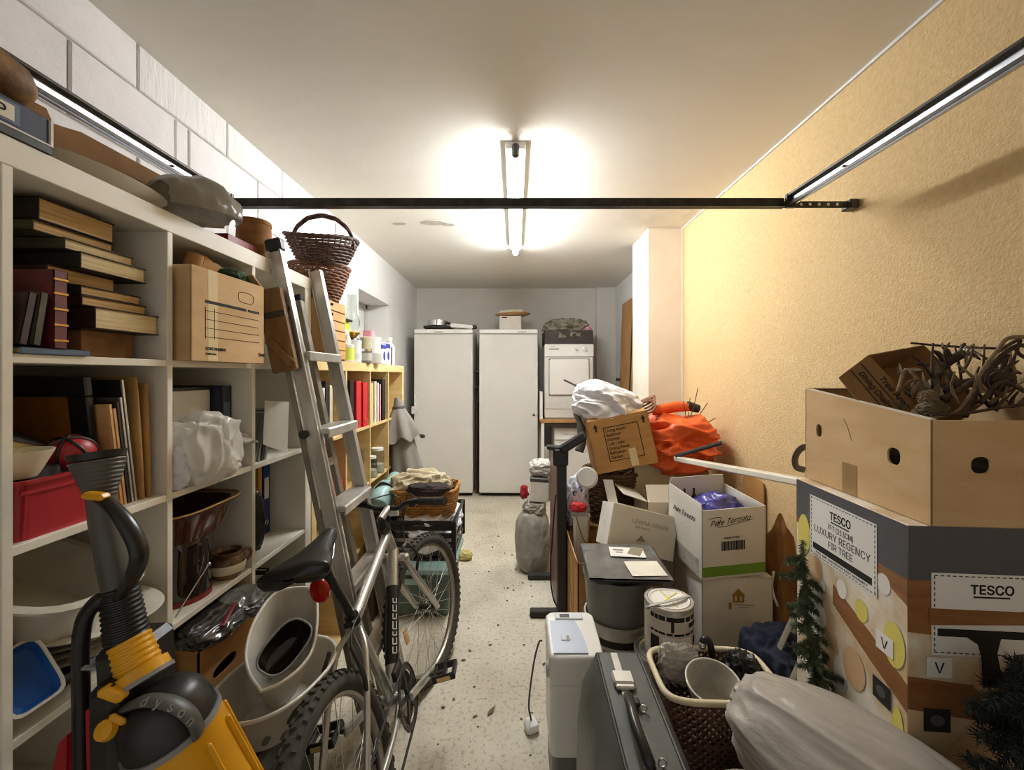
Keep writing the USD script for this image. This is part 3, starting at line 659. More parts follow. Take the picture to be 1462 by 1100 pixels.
solo('baking_tin', loft([oval_ring(0.12, 0.14, 0), oval_ring(0.13, 0.15, 0.03), oval_ring(0.127, 0.147, 0.03), oval_ring(0.117, 0.137, 0.003)]), 'dark_glassware', 'dark baking tin lying under the white plates', 'tin', loc=(-1.035, 0.90, S3))
z = S3 + 0.031
for k, (sx, lb) in enumerate(((0.15, 'white oval plate, lowest of the plates on the dark tin'), (0.145, 'white oval plate, second of the plates on the dark tin'), (0.15, 'white oval plate, third of the plates on the dark tin'))):
    solo('plate', loft([oval_ring(0.09, 0.07, 0, p=2.2), oval_ring(sx - 0.01, 0.105, 0.012, p=2.2), oval_ring(sx - 0.004, 0.11, 0.017, p=2.2), oval_ring(sx - 0.012, 0.103, 0.016, p=2.2), oval_ring(0.085, 0.066, 0.004, p=2.2)]), 'china_white', lb, 'plate', loc=(-1.02, 0.925, z), group=None, smooth=40); z += 0.0165
solo('serving_platter', loft([oval_ring(0.11, 0.07, 0, p=2.2), oval_ring(0.15, 0.095, 0.014, p=2.2), oval_ring(0.20, 0.125, 0.024, p=2.2), oval_ring(0.204, 0.128, 0.028, p=2.2), oval_ring(0.15, 0.093, 0.02, p=2.2), oval_ring(0.105, 0.066, 0.005, p=2.2)]), 'china_white', 'large white serving platter jutting out over the shelf edge', 'plate', loc=(-1.0, 0.915, z + 0.012), r=(0, 2, 0), smooth=40)
zb = z + 0.045
solo('roasting_dish', loft([oval_ring(0.14, 0.10, 0), oval_ring(0.17, 0.125, 0.085), oval_ring(0.185, 0.14, 0.09), oval_ring(0.187, 0.142, 0.096), oval_ring(0.165, 0.12, 0.096), oval_ring(0.135, 0.095, 0.006)]), 'china_dirty', 'deep white enamel basin tilted towards the room above the plates', 'basin', loc=(-1.04, 0.862, zb + 0.022), r=(-6, 18, 0), smooth=40)

# ================================================================ ON TOP OF THE WHITE UNIT
ZT = 1.79
t = thing('board_game', 'long navy blue box with a pale printed label, lying on the shelf top', 'box', (-0.995, 0.62, ZT))
part(t, 'base', G().box((0, 0, 0.008), (0.26, 0.33, 0.016), bev=0.001), 'black_plastic')
part(t, 'lid', G().box((0, 0, 0.042), (0.255, 0.325, 0.05), bev=0.002), 'navy')
part(t, 'edge_trim', G().box((0, 0, 0.0165), (0.262, 0.332, 0.003)).box((0.1285, 0.1645, 0.04), (0.004, 0.004, 0.05)), 'print_white')
g = G().rect((0.1278, -0.02, 0.024), (0, 1, 0), (0, 0, 1), 0.135, 0.036); part(t, 'label_border', g, 'cover_blue_grey')
part(t, 'label', G().rect((0.1287, -0.012, 0.028), (0, 1, 0), (0, 0, 1), 0.118, 0.027), 'paper')
part(t, 'lettering', G().text('DLP', 0.016, (0.1297, 0.052, 0.033), (0, 1, 0), (0, 0, 1), bold=True), 'ink')
bt = loft([np.array([(x, y, z) for x, y, z in zip(0.05 * k * np.cos(a), yy + 0 * a, zc + 0.045 * k * np.sin(a))]) for a in [np.linspace(0, 2 * np.pi, 20, endpoint=False)] for yy, k, zc in ((-0.15, 0.75, 0.06), (-0.09, 0.92, 0.062), (-0.03, 0.85, 0.056), (0.02, 0.8, 0.05), (0.07, 0.95, 0.046), (0.105, 0.85, 0.044), (0.125, 0.55, 0.042), (0.133, 0.2, 0.042))])
solo('leather_boot', bt, 'tan_leather', 'rounded tan leather boot-like thing lying on the navy box, upper left', 'shoe', loc=(-0.905, 0.648, ZT + 0.0675), smooth=60)
solo('scarf', blob((0, 0, 0), (0.10, 0.14, 0.11), seed=4, amp=0.3, flat=-0.045), 'green_felt', 'dark green cloth bundle behind the tan boot-like thing', 'cloth', loc=(-0.995, 0.665, ZT + 0.122), smooth=True)
cb = G().panel([(-0.02, 0.0, 0), (-0.02, 0.36, 0), (-0.10, 0.36, 0.115), (-0.10, 0.05, 0.125)], 0.004).panel([(-0.02, 0.36, 0), (-0.02, 0.0, 0), (-0.3, 0.0, 0.002), (-0.3, 0.36, 0.002)], 0.004)
cbx = thing('flattened_carton', 'dark brown torn open carton lying behind the grey platter', 'box', (-0.975, 0.80, ZT + 0.0005))
part(cbx, 'front_flap', G().panel([(0.0, 0.0, 0), (0.0, 0.40, 0), (-0.02, 0.40, 0.15), (-0.01933, 0.16, 0.145), (-0.018, 0.125, 0.135), (-0.0172, 0.10, 0.129), (-0.02067, 0.09, 0.155), (-0.02, 0.0, 0.15)], 0.004), 'cardboard_dark')
part(cbx, 'base', G().box((-0.125, 0.2, 0.002), (0.24, 0.40, 0.004)), 'cardboard_dark')
part(cbx, 'back_flap', G().panel([(-0.25, 0.0, 0), (-0.25, 0.40, 0), (-0.22, 0.40, 0.11), (-0.22, 0.0, 0.11)], 0.004), 'cardboard_dark')
solo('oval_platter', loft([oval_ring(0.03, 0.10, 0.0, p=2.0), oval_ring(0.05, 0.135, 0.014, p=2.0), oval_ring(0.062, 0.152, 0.029, p=2.0), oval_ring(0.064, 0.155, 0.033, p=2.0), oval_ring(0.055, 0.145, 0.031, p=2.0), oval_ring(0.028, 0.095, 0.006, p=2.0)]), 'china_dirty', 'grey-white oval platter standing along the front edge of the shelf top', 'dish', loc=(-0.925, 0.945, ZT + 0.0005), r=(0, 0, 0), smooth=40)
def sheet_bag(u, v):
    y = 1.03 + 0.28 * u; w = math.sin(math.pi * min(max(u * 0.92 + 0.06, 0), 1)) ** 0.6
    a = v * math.pi * 1.25 - 0.3
    n = meshkit.fbm(V(u * 4, v * 3, 1.2), 4, 3) - 0.5
    return V(-0.888 + (0.09 * w + 0.06 * n) * math.cos(a), y + 0.02 * n, ZT + 0.016 + (0.10 * w + 0.07 * n) * (math.sin(a) * 0.8 + 0.25) + 0.035 * u)
solo('plastic_sheeting', G().cloth(sheet_bag, 34, 24, 0.0015), 'grey_film', 'crumpled translucent grey plastic sheeting bulging over the shelf top edge', 'plastic sheet', smooth=True)
solo('red_box', G().rbox((0, 0, 0.016), (0.12, 0.15, 0.032), 0.004), 'dark_red', 'flat red box on the shelf top between plastic sheeting and brown drum', 'box', loc=(-0.955, 1.382, ZT))
t = thing('drum', 'brown cork-coloured drum standing on the shelf top', 'container', (-0.952, 1.53, ZT))
part(t, 'body', G().lathe([(0, 0), (0.056, 0), (0.060, 0.004), (0.0545, 0.137), (0.0, 0.137)], 36), 'cork')
part(t, 'lid', G().lathe([(0, 0.137), (0.0565, 0.134), (0.0565, 0.146), (0.053, 0.149), (0, 0.149)], 36), 'cork')

# ================================================================ WHITE UNIT, MIDDLE COLUMN
sz = (0.32, 0.29, 0.248)
bx = carton('cardboard box printed with a black bar and ruled lines, on the upper shelf', (-0.985, 1.230, S1), sz, 'cardboard_light', r=(0, 0, -2.5), flaps=[('back', 0.05, -50)])
o, x, u = faces(sz)['right']
part(bx, 'heading_bar', G().rect(o, x, u, 0.16, 0.008, u=0.045, v=0.156), 'ink')
part(bx, 'heading_bar', G().rect(o, x, u, 0.052, 0.007, u=0.213, v=0.156), 'ink')
for k in range(4): part(bx, 'ruled_line', G().rect(o, x, u, 0.22, 0.0016, u=0.045, v=0.135 - k * 0.0235), 'ink_brown')
part(bx, 'ruled_line', G().rect(o, x, u, 0.0016, 0.085, u=0.045, v=0.06), 'ink_brown'); part(bx, 'ruled_line', G().rect(o, x, u, 0.0016, 0.085, u=0.077, v=0.06), 'ink_brown')
a = np.linspace(0, 2 * np.pi, 30)
part(bx, 'hand_hole_outline', G().tube([o + x * (0.205 + 0.034 * math.copysign(abs(math.cos(q)) ** 0.6, math.cos(q))) + u * (0.197 + 0.016 * math.copysign(abs(math.sin(q)) ** 0.6, math.sin(q))) for q in a[:-1]], 0.0011, 4, closed=True), 'ink_brown')
part(bx, 'printed_text', G().text('CODE NUMBER', 0.0075, o + x * 0.045 + u * 0.030 + V(0.0005, 0, 0), x, u, True), 'ink')
part(bx, 'printed_text', G().text('SERIES No.', 0.0055, o + x * 0.045 + u * 0.017 + V(0.0005, 0, 0), x, u), 'ink')
part(bx, 'printed_text', G().text('Iron', 0.011, o + x * 0.262 + u * 0.022 + V(0.0005, 0, 0), x, u, True), 'ink')
part(bx, 'packing_tape', G().rect(o, x, u, 0.035, 0.247, u=0.055, v=0.0005, th=0.0003), 'parcel_tape_pale')
g = G()
t = thing('cardboard_tube', 'tan cardboard tubes and scraps poking out of the printed box', 'cardboard', (-0.93, 1.20, S1 + 0.22))
part(t, 'tube', G().tube([(0, -0.03, -0.06), (0.02, -0.005, 0.085)], 0.022, 14), 'cardboard')
part(t, 'flap', G().panel([(0.02, 0.0, 0.0), (0.03, 0.10, 0.0), (0.04, 0.095, 0.055), (0.03, 0.02, 0.09)], 0.003), 'cardboard')
solo('paper', G().cloth(lambda u, v: V(0.02 * math.sin(v * 5) + 0.015 * u, u * 0.085, v * 0.10 - 0.03 * u + 0.012 * math.sin(u * 4)), 8, 8, 0.0008), 'paper', 'crumpled white newspaper sheet sticking up out of the printed box', 'paper', loc=(-0.895, 1.255, S1 + 0.20), smooth=True)
solo('green_cloth', blob((0, 0, 0), (0.11, 0.10, 0.07), seed=8, amp=0.3), 'green_felt', 'dark green fabric at the right end of the printed box', 'cloth', loc=(-0.90, 1.315, S1 + 0.255), smooth=True)
# second cube
t = thing('box_file', 'grey-white flat box with a black edge behind the white carrier bag', 'box', (-1.05, 1.205, S2))
part(t, 'body', G().box((0, 0, 0.128), (0.16, 0.262, 0.25), bev=0.002), 'appliance_white')
part(t, 'edge_band', G().box((0, 0, 0.2575), (0.162, 0.265, 0.009)), 'black_plastic')
part(t, 'printed_panel', G().rect((0.08, -0.115, 0.15), (0, 1, 0), (0, 0, 1), 0.10, 0.075), 'appliance_grey')
for k in range(3): part(t, 'printed_line', G().rect((0.081, -0.105, 0.16 + k * 0.02), (0, 1, 0), (0, 0, 1), 0.075, 0.007), 'ink')
def binder(label, x, y, z, h, t_, mat, depth=0.22, label_mat='print_white', r=(0, 0, 0), group=None, has=True):
    p = thing('lever_arch_file', label, 'binder', (x, y, z), r, group); g = G()
    for q in (-1, 1): g.box((-depth / 2, q * (t_ / 2 - 0.0015), h / 2), (depth, 0.003, h), bev=0.0008)
    g.box((-0.0015, 0, h / 2), (0.003, t_, h), bev=0.0008); part(p, 'cover', g, mat)
    part(p, 'papers', G().box((-depth / 2 - 0.01, 0, h * 0.46), (depth - 0.03, t_ * 0.7, h * 0.86)), 'paper')
    if has: part(p, 'spine_label', G().rect((0, -t_ * 0.32, h * 0.5), (0, 1, 0), (0, 0, 1), t_ * 0.64, h * 0.3), label_mat)
    part(p, 'finger_ring', G().tube([(0.001, 0.009 * math.cos(q), h * 0.16 + 0.009 * math.sin(q)) for q in np.linspace(0, 2 * np.pi, 16, endpoint=False)], 0.0016, 5, closed=True), 'chrome')
    return p
binder('black lever arch file upright behind the white carrier bag', -0.935, 1.361, S2, 0.265, 0.046, 'navy', label_mat='cover_blue_grey')
bg = thing('carrier_bag', 'scrunched white plastic carrier bag spilling over the shelf edge', 'plastic bag', (-0.885, 1.185, S2))
part(bg, 'bag', blob((0.0, 0.01, 0.085), (0.13, 0.21, 0.19), seed=2, amp=0.42, freq=2.0, ridge=0.85, flat=0.002, stretch=(1, 1.2, .45), sub=5), 'carrier_film', smooth=True)
part(bg, 'bag_end', blob((0.015, 0.03, 0.045), (0.10, 0.13, 0.085), seed=12, amp=0.4, freq=2.6, ridge=0.7, flat=0.002), 'carrier_film', smooth=True)
part(bg, 'handle', G().cloth(lambda u, v: V(0.02 + 0.02 * math.sin(v * 6), 0.06 + u * 0.14, 0.135 - 0.055 * u + (v - 0.5) * (0.06 * (1 - u) + 0.015) + 0.006 * math.sin(u * 9)), 14, 8, 0.0012), 'carrier_film', smooth=True)
pc = thing('carrier_bag', 'small silvery white bag against the upright, left of the carrier bag', 'plastic bag', (-0.885, 1.092, S2))
part(pc, 'bag', blob((0, 0, 0.06), (0.07, 0.045, 0.12), seed=22, amp=0.25, freq=2.2, ridge=0.7, flat=0.002), 'bag_white', smooth=True)
# third cube: amber dish on dark glass jar, teapot
jar = thing('glass_jar', 'dark glass jar standing beneath the amber roasting dish', 'jar', (-0.965, 1.205, S3))
part(jar, 'body', G().lathe([(0, 0), (0.072, 0), (0.075, 0.01), (0.075, 0.15), (0.068, 0.165), (0.068, 0.176), (0.064, 0.176), (0.064, 0.165), (0.07, 0.15), (0.07, 0.012), (0, 0.012)], 36), 'dark_glassware')
part(jar, 'rim', G().tube([(0.068 * math.cos(q), 0.068 * math.sin(q), 0.1765) for q in np.linspace(0, 2 * np.pi, 36, endpoint=False)], 0.003, 6, closed=True), 'amber_glassware', smooth=True)
part(jar, 'red_lid_disc', G().lathe([(0, 0.0), (0.078, 0.0), (0.078, 0.014), (0.076, 0.014), (0, 0.002)], 32), 'dark_red')
ad = thing('roasting_dish', 'amber brown glass roasting dish with a pale rim on the middle shelves', 'dish', (-0.985, 1.21, S3 + 0.179))
part(ad, 'body', loft([oval_ring(0.10, 0.10, 0, p=4), oval_ring(0.118, 0.13, 0.075, p=4), oval_ring(0.128, 0.148, 0.08, p=4), oval_ring(0.13, 0.15, 0.086, p=4), oval_ring(0.113, 0.124, 0.084, p=4), oval_ring(0.095, 0.095, 0.006, p=4)]), 'amber_glassware', smooth=40)
part(ad, 'rim', G().tube(oval_ring(0.13, 0.15, 0.086, p=4, n=48), 0.0025, 5, closed=True), 'manila', smooth=True)
sk = thing('skewer', 'thin metal skewer leaning against the dark glass jar', 'skewer', (-0.875, 1.10, S3 + 0.012))
part(sk, 'rod', G().tube([(0, -0.02, 0), (0.005, 0.09, 0.085)], 0.0022, 6), 'chrome'); part(sk, 'knob', G().tm(trimesh.creation.icosphere(2, 0.006), t=(0.005, 0.092, 0.087)), 'chrome', smooth=True)
gbw = G().lathe([(0, 0), (0.05, 0), (0.062, 0.03), (0.064, 0.05), (0.061, 0.05), (0.058, 0.03), (0.047, 0.004), (0, 0.004)], 32)
mg = thing('jug', 'brown and cream glazed jug beside the dark glass jar', 'jug', (-0.91, 1.328, S3))
part(mg, 'body', G().lathe([(0, 0), (0.032, 0), (0.046, 0.02), (0.05, 0.04), (0.044, 0.06), (0.036, 0.068), (0.041, 0.082), (0.038, 0.082), (0.033, 0.07), (0.04, 0.058), (0.044, 0.04), (0, 0.01)], 36), 'glaze_brown')
part(mg, 'cream_band', G().lathe([(0.0468, 0.02), (0.0505, 0.032), (0.0508, 0.04), (0.0495, 0.047)], 36), 'bowl_cream')
part(mg, 'handle', G().tube(smooth_path([(0.02, 0.034, 0.07), (0.035, 0.052, 0.066), (0.038, 0.056, 0.045), (0.022, 0.044, 0.022)], 14), 0.005, 7), 'glaze_brown', smooth=True)
# fourth cube: big carton jutting out, wrapped packets on it
sz = (0.40, 0.29, 0.25)
b2 = carton('brown cardboard box with an oval hand hole jutting out of the lower cube', (-1.02, 1.232, S4), sz, 'cardboard', holes={'right': [(0.10, 0.155, 0.048, 0.017)]}, flaps=[('back', 0.05, -25), ('front', 0.02, -35)])
pk = thing('wrapped_packet', 'dark packet in shiny clear wrap on the cardboard box, red stripe', 'packet', (-0.855, 1.195, S4 + 0.252), (0, 9, 0))
part(pk, 'packet', blob((0, 0, 0.022), (0.13, 0.22, 0.05), seed=6, amp=0.22, ridge=0.8, freq=2.5, flat=0.0), 'black_wrap', smooth=True)
part(pk, 'red_stripe', G().tube(smooth_path([(0.05, -0.05, 0.045), (0.035, 0.0, 0.051), (0.02, 0.045, 0.050)], 10), 0.006, 6, flat=0.3), 'dark_red', smooth=True)
part(pk, 'wrap', blob((0.012, 0.10, 0.026), (0.13, 0.13, 0.058), seed=16, amp=0.3, ridge=0.8, freq=2.6, flat=0.0), 'polythene', smooth=True)

# ================================================================ WHITE UNIT, RIGHT COLUMN
gm = 'grey magazines leaning in the holder'
for k, lb in enumerate(('grey magazine leaning in the cube behind the ladder, nearest the upright', 'grey magazine second from the cube upright behind the ladder', 'grey magazine third from the cube upright behind the ladder', 'grey magazine fourth from the cube upright, against the cream sheet')):
    upright(lb, -0.885, 1.43 + 0.019 * k, S2, 0.2, 0.17 + 0.004 * k, 0.012, ('bucket_grey', 'appliance_grey', 'grey_plastic', 'appliance_grey')[k], 'paper', lean=12, name='magazine', category='magazine', group=None)
solo('paper_sheet', G().cloth(lambda u, v: V(0.03 * u * u, u * 0.10 + v * 0.012, v * 0.15 * (1 - 0.10 * u) - 0.045 * u + 0.05 * u * v), 8, 8, 0.001), 'paper', 'folded cream sheet bending out in front of the grey magazines', 'paper', loc=(-0.872, 1.45, S2 + 0.06), smooth=True)
binder('yellow lever arch file upright in the cube left of the ladder', -1.0, 1.645, S3, 0.275, 0.028, 'yellow_board', has=False)
binder('blue lever arch file with a white label, left of the ladder', -1.0, 1.688, S3, 0.28, 0.045, 'binder_blue')
solo('black_bag', blob((0, 0, 0.12), (0.12, 0.05, 0.24), seed=14, amp=0.2, flat=0.001), 'sack_black', 'black narrow bag upright beside the yellow file', 'bag', loc=(-0.96, 1.50, S3), smooth=True)
gg = 'thin green and white books lying in the low cube behind the saddle'
for k in range(6):
    upright(('pale green thin book upright in the low cube behind the saddle', 'white thin book second in the low cube behind the saddle', 'mid green book third in the low cube behind the saddle', 'yellow-green book fourth in the low cube behind the saddle', 'white thin book fifth in the low cube behind the saddle', 'dark green book last in the low cube behind the saddle')[k], -0.93, 1.425 + 0.03 * k, S4, 0.2, 0.22 + 0.012 * (k % 3), 0.026, ('lime', 'print_white', 'print_green', 'lime', 'print_white', 'green_felt')[k], 'paper')

# ================================================================ ON THE BIRCH UNIT
ZBt = 1.45
dw = thing('drawer_box', 'small pine box of stacked drawers on the birch unit end', 'drawer box', (-1.0, 2.06, ZBt))
part(dw, 'body', G().box((0, 0, 0.145), (0.24, 0.22, 0.29), bev=0.003), 'old_wood')
for k in range(6):
    d_ = part(dw, 'drawer', G().box((0.122, 0, 0.03 + k * 0.0465), (0.010, 0.205, 0.042), bev=0.002), 'pine')
    kn = usdkit.mesh(stage, free(d_, 'knob'), G().tm(trimesh.creation.icosphere(1, 0.007), t=(0.131, -0.07, 0.034 + k * 0.0465)).get(), MATS['black_plastic'], smooth=True)
wicker('tall reddish wicker basket standing on the pine drawer box', (-0.96, 2.06, ZBt + 0.291), (0.135, 0.135), (0.075, 0.075), 0.165, 'wicker_red', rows=12, stakes=32)
wicker('dark wicker trug with a hooped handle lying in the taller basket', (-0.93, 2.03, ZBt + 0.462), (0.15, 0.19), (0.09, 0.12), 0.11, 'wicker_dark', r=(9, 4, 0), rows=9, stakes=36, sag=0.02, handle=(0.14, 'x', 0.006), rim_mat='wicker_dark')
t = thing('detergent_box', 'bright yellow packet standing behind the cans on the birch unit', 'packet', (-1.022, 2.365, ZBt))
part(t, 'body', G().box((0, 0, 0.12), (0.10, 0.20, 0.24), bev=0.006), 'bright_yellow'); part(t, 'top_band', G().box((0, 0.02, 0.246), (0.14, 0.15, 0.012), bev=0.003), 'dark_steel')
def can(name, label, cat, loc, r, h, mat, lid=None, bands=(), neck=None, cap=None, n=28, group=None):
    p = thing(name, label, cat, loc, (0, 0, 0), group)
    if neck: prof = [(0, 0), (r * 0.95, 0), (r, 0.004), (r, h * 0.72), (neck, h * 0.9), (neck, h), (0, h)]
    else: prof = [(0, 0), (r * 0.96, 0), (r, 0.003), (r, h - 0.004), (r * 0.97, h), (0, h)]
    part(p, 'body', G().lathe(prof, n), mat)
    for z0, z1, m in bands: part(p, 'label', G().lathe([(r + 0.0002, z0), (r + 0.0007, z0), (r + 0.0007, z1), (r + 0.0002, z1)], n), m)
    if lid: part(p, 'lid', G().lathe([(0, h), (r * 1.03, h - 0.006), (r * 1.03, h + 0.008), (r * 0.95, h + 0.01), (0, h + 0.008)], n), lid)
    if cap: part(p, 'cap', G().lathe([(0, h), (cap[0], h - 0.004), (cap[0], h + cap[1]), (0, h + cap[1])], n), cap[2])
    return p
can('tin_can', 'lime and white tin at the front of the birch unit top', 'tin', (-0.915, 2.25, ZBt), 0.048, 0.085, 'print_white', lid='white_plastic', bands=[(0.01, 0.075, 'lime')])
can('tin_can', 'white tin with a pale label right of the lime tin', 'tin', (-0.91, 2.355, ZBt), 0.045, 0.115, 'white_plastic', lid='cool_white_plastic', bands=[(0.02, 0.05, 'cool_white_plastic')])
t = thing('squeeze_bottle', 'white and blue bottle lying tilted on the lime tin', 'bottle', (-0.915, 2.24, ZBt + 0.14), (62, 0, 10))
part(t, 'body', G().lathe([(0, -0.06), (0.026, -0.06), (0.028, -0.05), (0.028, 0.03), (0.012, 0.05), (0, 0.05)], 20), 'print_white'); part(t, 'cap', G().lathe([(0, 0.05), (0.014, 0.049), (0.012, 0.075), (0, 0.075)], 16), 'print_blue')
lp = thing('oil_lamp', 'oil lamp with a tall clear glass chimney on the birch unit', 'lamp', (-0.985, 2.53, ZBt))
part(lp, 'font', G().lathe([(0, 0), (0.04, 0), (0.042, 0.012), (0.02, 0.03), (0.018, 0.075), (0.045, 0.10), (0.05, 0.125), (0.04, 0.15), (0.022, 0.158), (0, 0.158)], 28), 'dark_glassware')
part(lp, 'burner', G().lathe([(0, 0.157), (0.024, 0.157), (0.034, 0.17), (0.05, 0.185), (0.047, 0.19), (0.03, 0.186), (0, 0.186)], 28), 'gold_leaf')
part(lp, 'chimney', G().lathe([(0.030, 0.186), (0.034, 0.20), (0.048, 0.235), (0.046, 0.26), (0.033, 0.295), (0.028, 0.33), (0.027, 0.42), (0.0255, 0.42), (0.0265, 0.33), (0.0315, 0.295), (0.0445, 0.26), (0.0465, 0.235), (0.0325, 0.20)], 32), 'clear_glass')
can('tub', 'white plastic tub in front of the oil lamp', 'tub', (-0.90, 2.61, ZBt), 0.062, 0.155, 'white_plastic', bands=[(0.004, 0.065, 'appliance_grey')], lid='white_plastic')
can('paste_jar', 'grey tin with a round dark mark in front of the white tub', 'tin', (-0.887, 2.475, ZBt), 0.04, 0.075, 'bucket_grey', lid='chrome', bands=[(0.015, 0.06, 'appliance_grey')])
solo('sponge', G().rbox((0, 0, 0.02), (0.06, 0.05, 0.04), 0.012), 'pink', 'pink sponge block lying on the white tub', 'sponge', loc=(-0.915, 2.62, ZBt + 0.166))
for k, (xx, yy, h, lb) in enumerate(((-0.90, 2.77, 0.135, 'white and blue packet, nearer of two beside the white tub'), (-0.905, 2.875, 0.15, 'white and blue packet, farther of two beside the white tub'))):
    t = thing('packet', lb, 'packet', (xx, yy, ZBt)); part(t, 'body', G().box((0, 0, h / 2), (0.07, 0.085, h), bev=0.004), 'print_white')
    part(t, 'blue_top', G().box((0, 0, h * 0.86), (0.072, 0.087, h * 0.24), bev=0.004), 'print_blue')
    part(t, 'blue_print', G().disc((0.0355, 0, h * 0.42), (0, 1, 0), (0, 0, 1), 0.022, 0.03), 'print_blue')
can('spray_bottle', 'clear pale bottle with a white cap, last on the birch unit', 'bottle', (-0.915, 3.04, ZBt), 0.042, 0.18, 'cool_white_plastic', neck=0.02, cap=(0.024, 0.022, 'white_plastic'))
solo('pencil', G().rod((0, 0, 0), (0, 0.006, 0.13), 0.004, 8), 'ink_brown', 'thin dark stick standing beside the pale bottle', 'stick', loc=(-0.874, 2.965, ZBt))

# ================================================================ INSIDE THE BIRCH UNIT
for k, (y, h, m, lb) in enumerate(((1.90, 0.26, 'black_plastic', 'black book first in the birch cube behind the ladder'), (1.945, 0.24, 'print_white', 'white book second in the birch cube behind the ladder'), (1.985, 0.27, 'leather_black', 'black and white book third in the birch cube behind the ladder'), (2.03, 0.25, 'carton_cream', 'cream book fourth in the birch cube behind the ladder'))): upright(lb, -0.89, y, S2, 0.2, h, 0.036, m, 'paper')
for k, (y, h, m, lb) in enumerate(((1.88, 0.27, 'leather_maroon', 'dark red book in the second birch cube behind the ladder'), (1.93, 0.25, 'dark_red', 'red book second in the birch cube behind the ladder'))): upright(lb, -0.89, y, S3, 0.2, h, 0.04, m, 'paper')
for k in range(3): solo('red_packet', G().box((0, 0, 0.018), (0.10, 0.13, 0.034), bev=0.003), 'bright_red', ('lowest of three red packets stacked in the birch unit', 'middle one of three red packets stacked in the birch unit', 'topmost of three red packets stacked in the birch unit')[k], 'packet', loc=(-0.925, 2.06 + 0.006 * k, S3 + 0.036 * k))
t = thing('flour_bag', 'white paper bag with red lettering-like marks low in the birch unit', 'paper bag', (-0.90, 1.99, S4)); part(t, 'bag', G().rbox((0, 0, 0.11), (0.12, 0.22, 0.22), 0.02), 'paper')
for k, (a, b) in enumerate((((0.06, -0.07, 0.17), (0.061, -0.02, 0.10)), ((0.06, -0.02, 0.17), (0.061, -0.07, 0.10)), ((0.06, 0.02, 0.17), (0.061, 0.07, 0.09)), ((0.06, 0.07, 0.15), (0.061, 0.02, 0.06)))): part(t, 'red_mark', G().bar(a, b, 0.012, 0.002, up=(1, 0, 0)), 'bright_red')
upright('dark thick file left of the red files in the birch unit', -0.885, 2.275, S2, 0.22, 0.27, 0.05, 'leather_black', 'paper')
binder('bright red file, nearer of the two red ones in the birch unit', -0.88, 2.36, S2, 0.265, 0.075, 'bright_red', has=False)
binder('bright red file, farther of the two red ones in the birch unit', -0.876, 2.452, S2, 0.255, 0.075, 'bright_red', has=False)
def wine_glass(label, loc, s=1.0, group=None):
    return solo('wine_glass', G().lathe(np.array([(0, 0), (0.03, 0), (0.03, 0.002), (0.004, 0.006), (0.0035, 0.075), (0.022, 0.095), (0.036, 0.125), (0.037, 0.15), (0.032, 0.185), (0.0308, 0.185), (0.0355, 0.15), (0.0345, 0.125), (0.0205, 0.097), (0, 0.08)]) * s, 28), 'clear_glass', label, 'glass', loc=loc, group=group, smooth=40)
wine_glass('clear wine glass alone on the birch shelf under the red files', (-0.91, 2.42, S3), 1.1)
for k, (y, h, t_, m, lb) in enumerate(((2.575, 0.25, 0.05, 'birch', 'tan card folder first in the birch cube right of the red files'), (2.635, 0.26, 0.045, 'carton_cream', 'cream file second in the birch cube right of the red files'), (2.685, 0.25, 0.03, 'paper', 'white file third in the birch cube right of the red files'), (2.73, 0.24, 0.03, 'pink', 'pinkish file fourth in the birch cube right of the red files'), (2.80, 0.272, 0.065, 'leather_black', 'thick black file last in the birch cube, beside the parasol'))): upright(lb, -0.878, y, S2, 0.22, h, t_, m, 'paper')
for k, (y, r_, h) in enumerate(((2.62, 0.042, 0.13), (2.75, 0.045, 0.16))):
    t = thing('storage_jar', ('clear glass jar with a pale lid, nearer of two in the birch unit', 'clear glass jar with a pale lid, farther of two in the birch unit')[k], 'jar', (-0.905, y, S3))
    part(t, 'glass', G().lathe([(0, 0), (r_, 0), (r_, h * 0.8), (r_ * 0.8, h * 0.9), (r_ * 0.77, h * 0.9), (r_ - 0.003, h * 0.78), (r_ - 0.003, 0.004), (0, 0.004)], 24), 'clear_glass'); part(t, 'lid', G().lathe([(0, h * 0.9), (r_ * 0.85, h * 0.9), (r_ * 0.85, h), (0, h)], 24), 'white_plastic')
    part(t, 'contents', G().lathe([(0, 0.005), (r_ - 0.004, 0.005), (r_ - 0.004, h * 0.35), (0, h * 0.4)], 20), 'carton_cream')

# ---------------------------------------------------------------- folded parasol before the birch unit
pr = thing('parasol', 'folded grey two-tier garden parasol leaning beside the birch unit', 'parasol', (-0.72, 3.02, 0.0), (0, -6, 0))
def tier(z0, z1, r0, r1, folds, ph, seed):
    g = G()
    def fn(u, v):
        a = 2 * math.pi * u; k = v ** 0.85; r_ = r0 + (r1 - r0) * k
        r_ *= 1 + 0.15 * v * math.cos(folds * a + ph) + 0.1 * v * math.sin(2 * a + seed)
        return V(r_ * math.cos(a) * 0.95, r_ * math.sin(a), z0 + (z1 - z0) * v + 0.02 * v * math.cos(folds * a + ph + 1.2))
    return g.grid(fn, 72, 14, cu=True)
part(pr, 'upper_tier', tier(1.16, 0.93, 0.035, 0.145, 6, 0.3, 1), 'parasol_cloth', smooth=True)
part(pr, 'lower_tier', tier(1.0, 0.50, 0.075, 0.155, 7, 1.1, 2), 'parasol_cloth', smooth=True)
part(pr, 'cap', G().lathe([(0, 1.235), (0.02, 1.225), (0.03, 1.19), (0.038, 1.15), (0, 1.15)], 20), 'parasol_cloth')
part(pr, 'tie_band', G().lathe([(0.036, 1.165), (0.043, 1.16), (0.046, 1.145), (0.04, 1.14)], 20), 'grey_plastic')
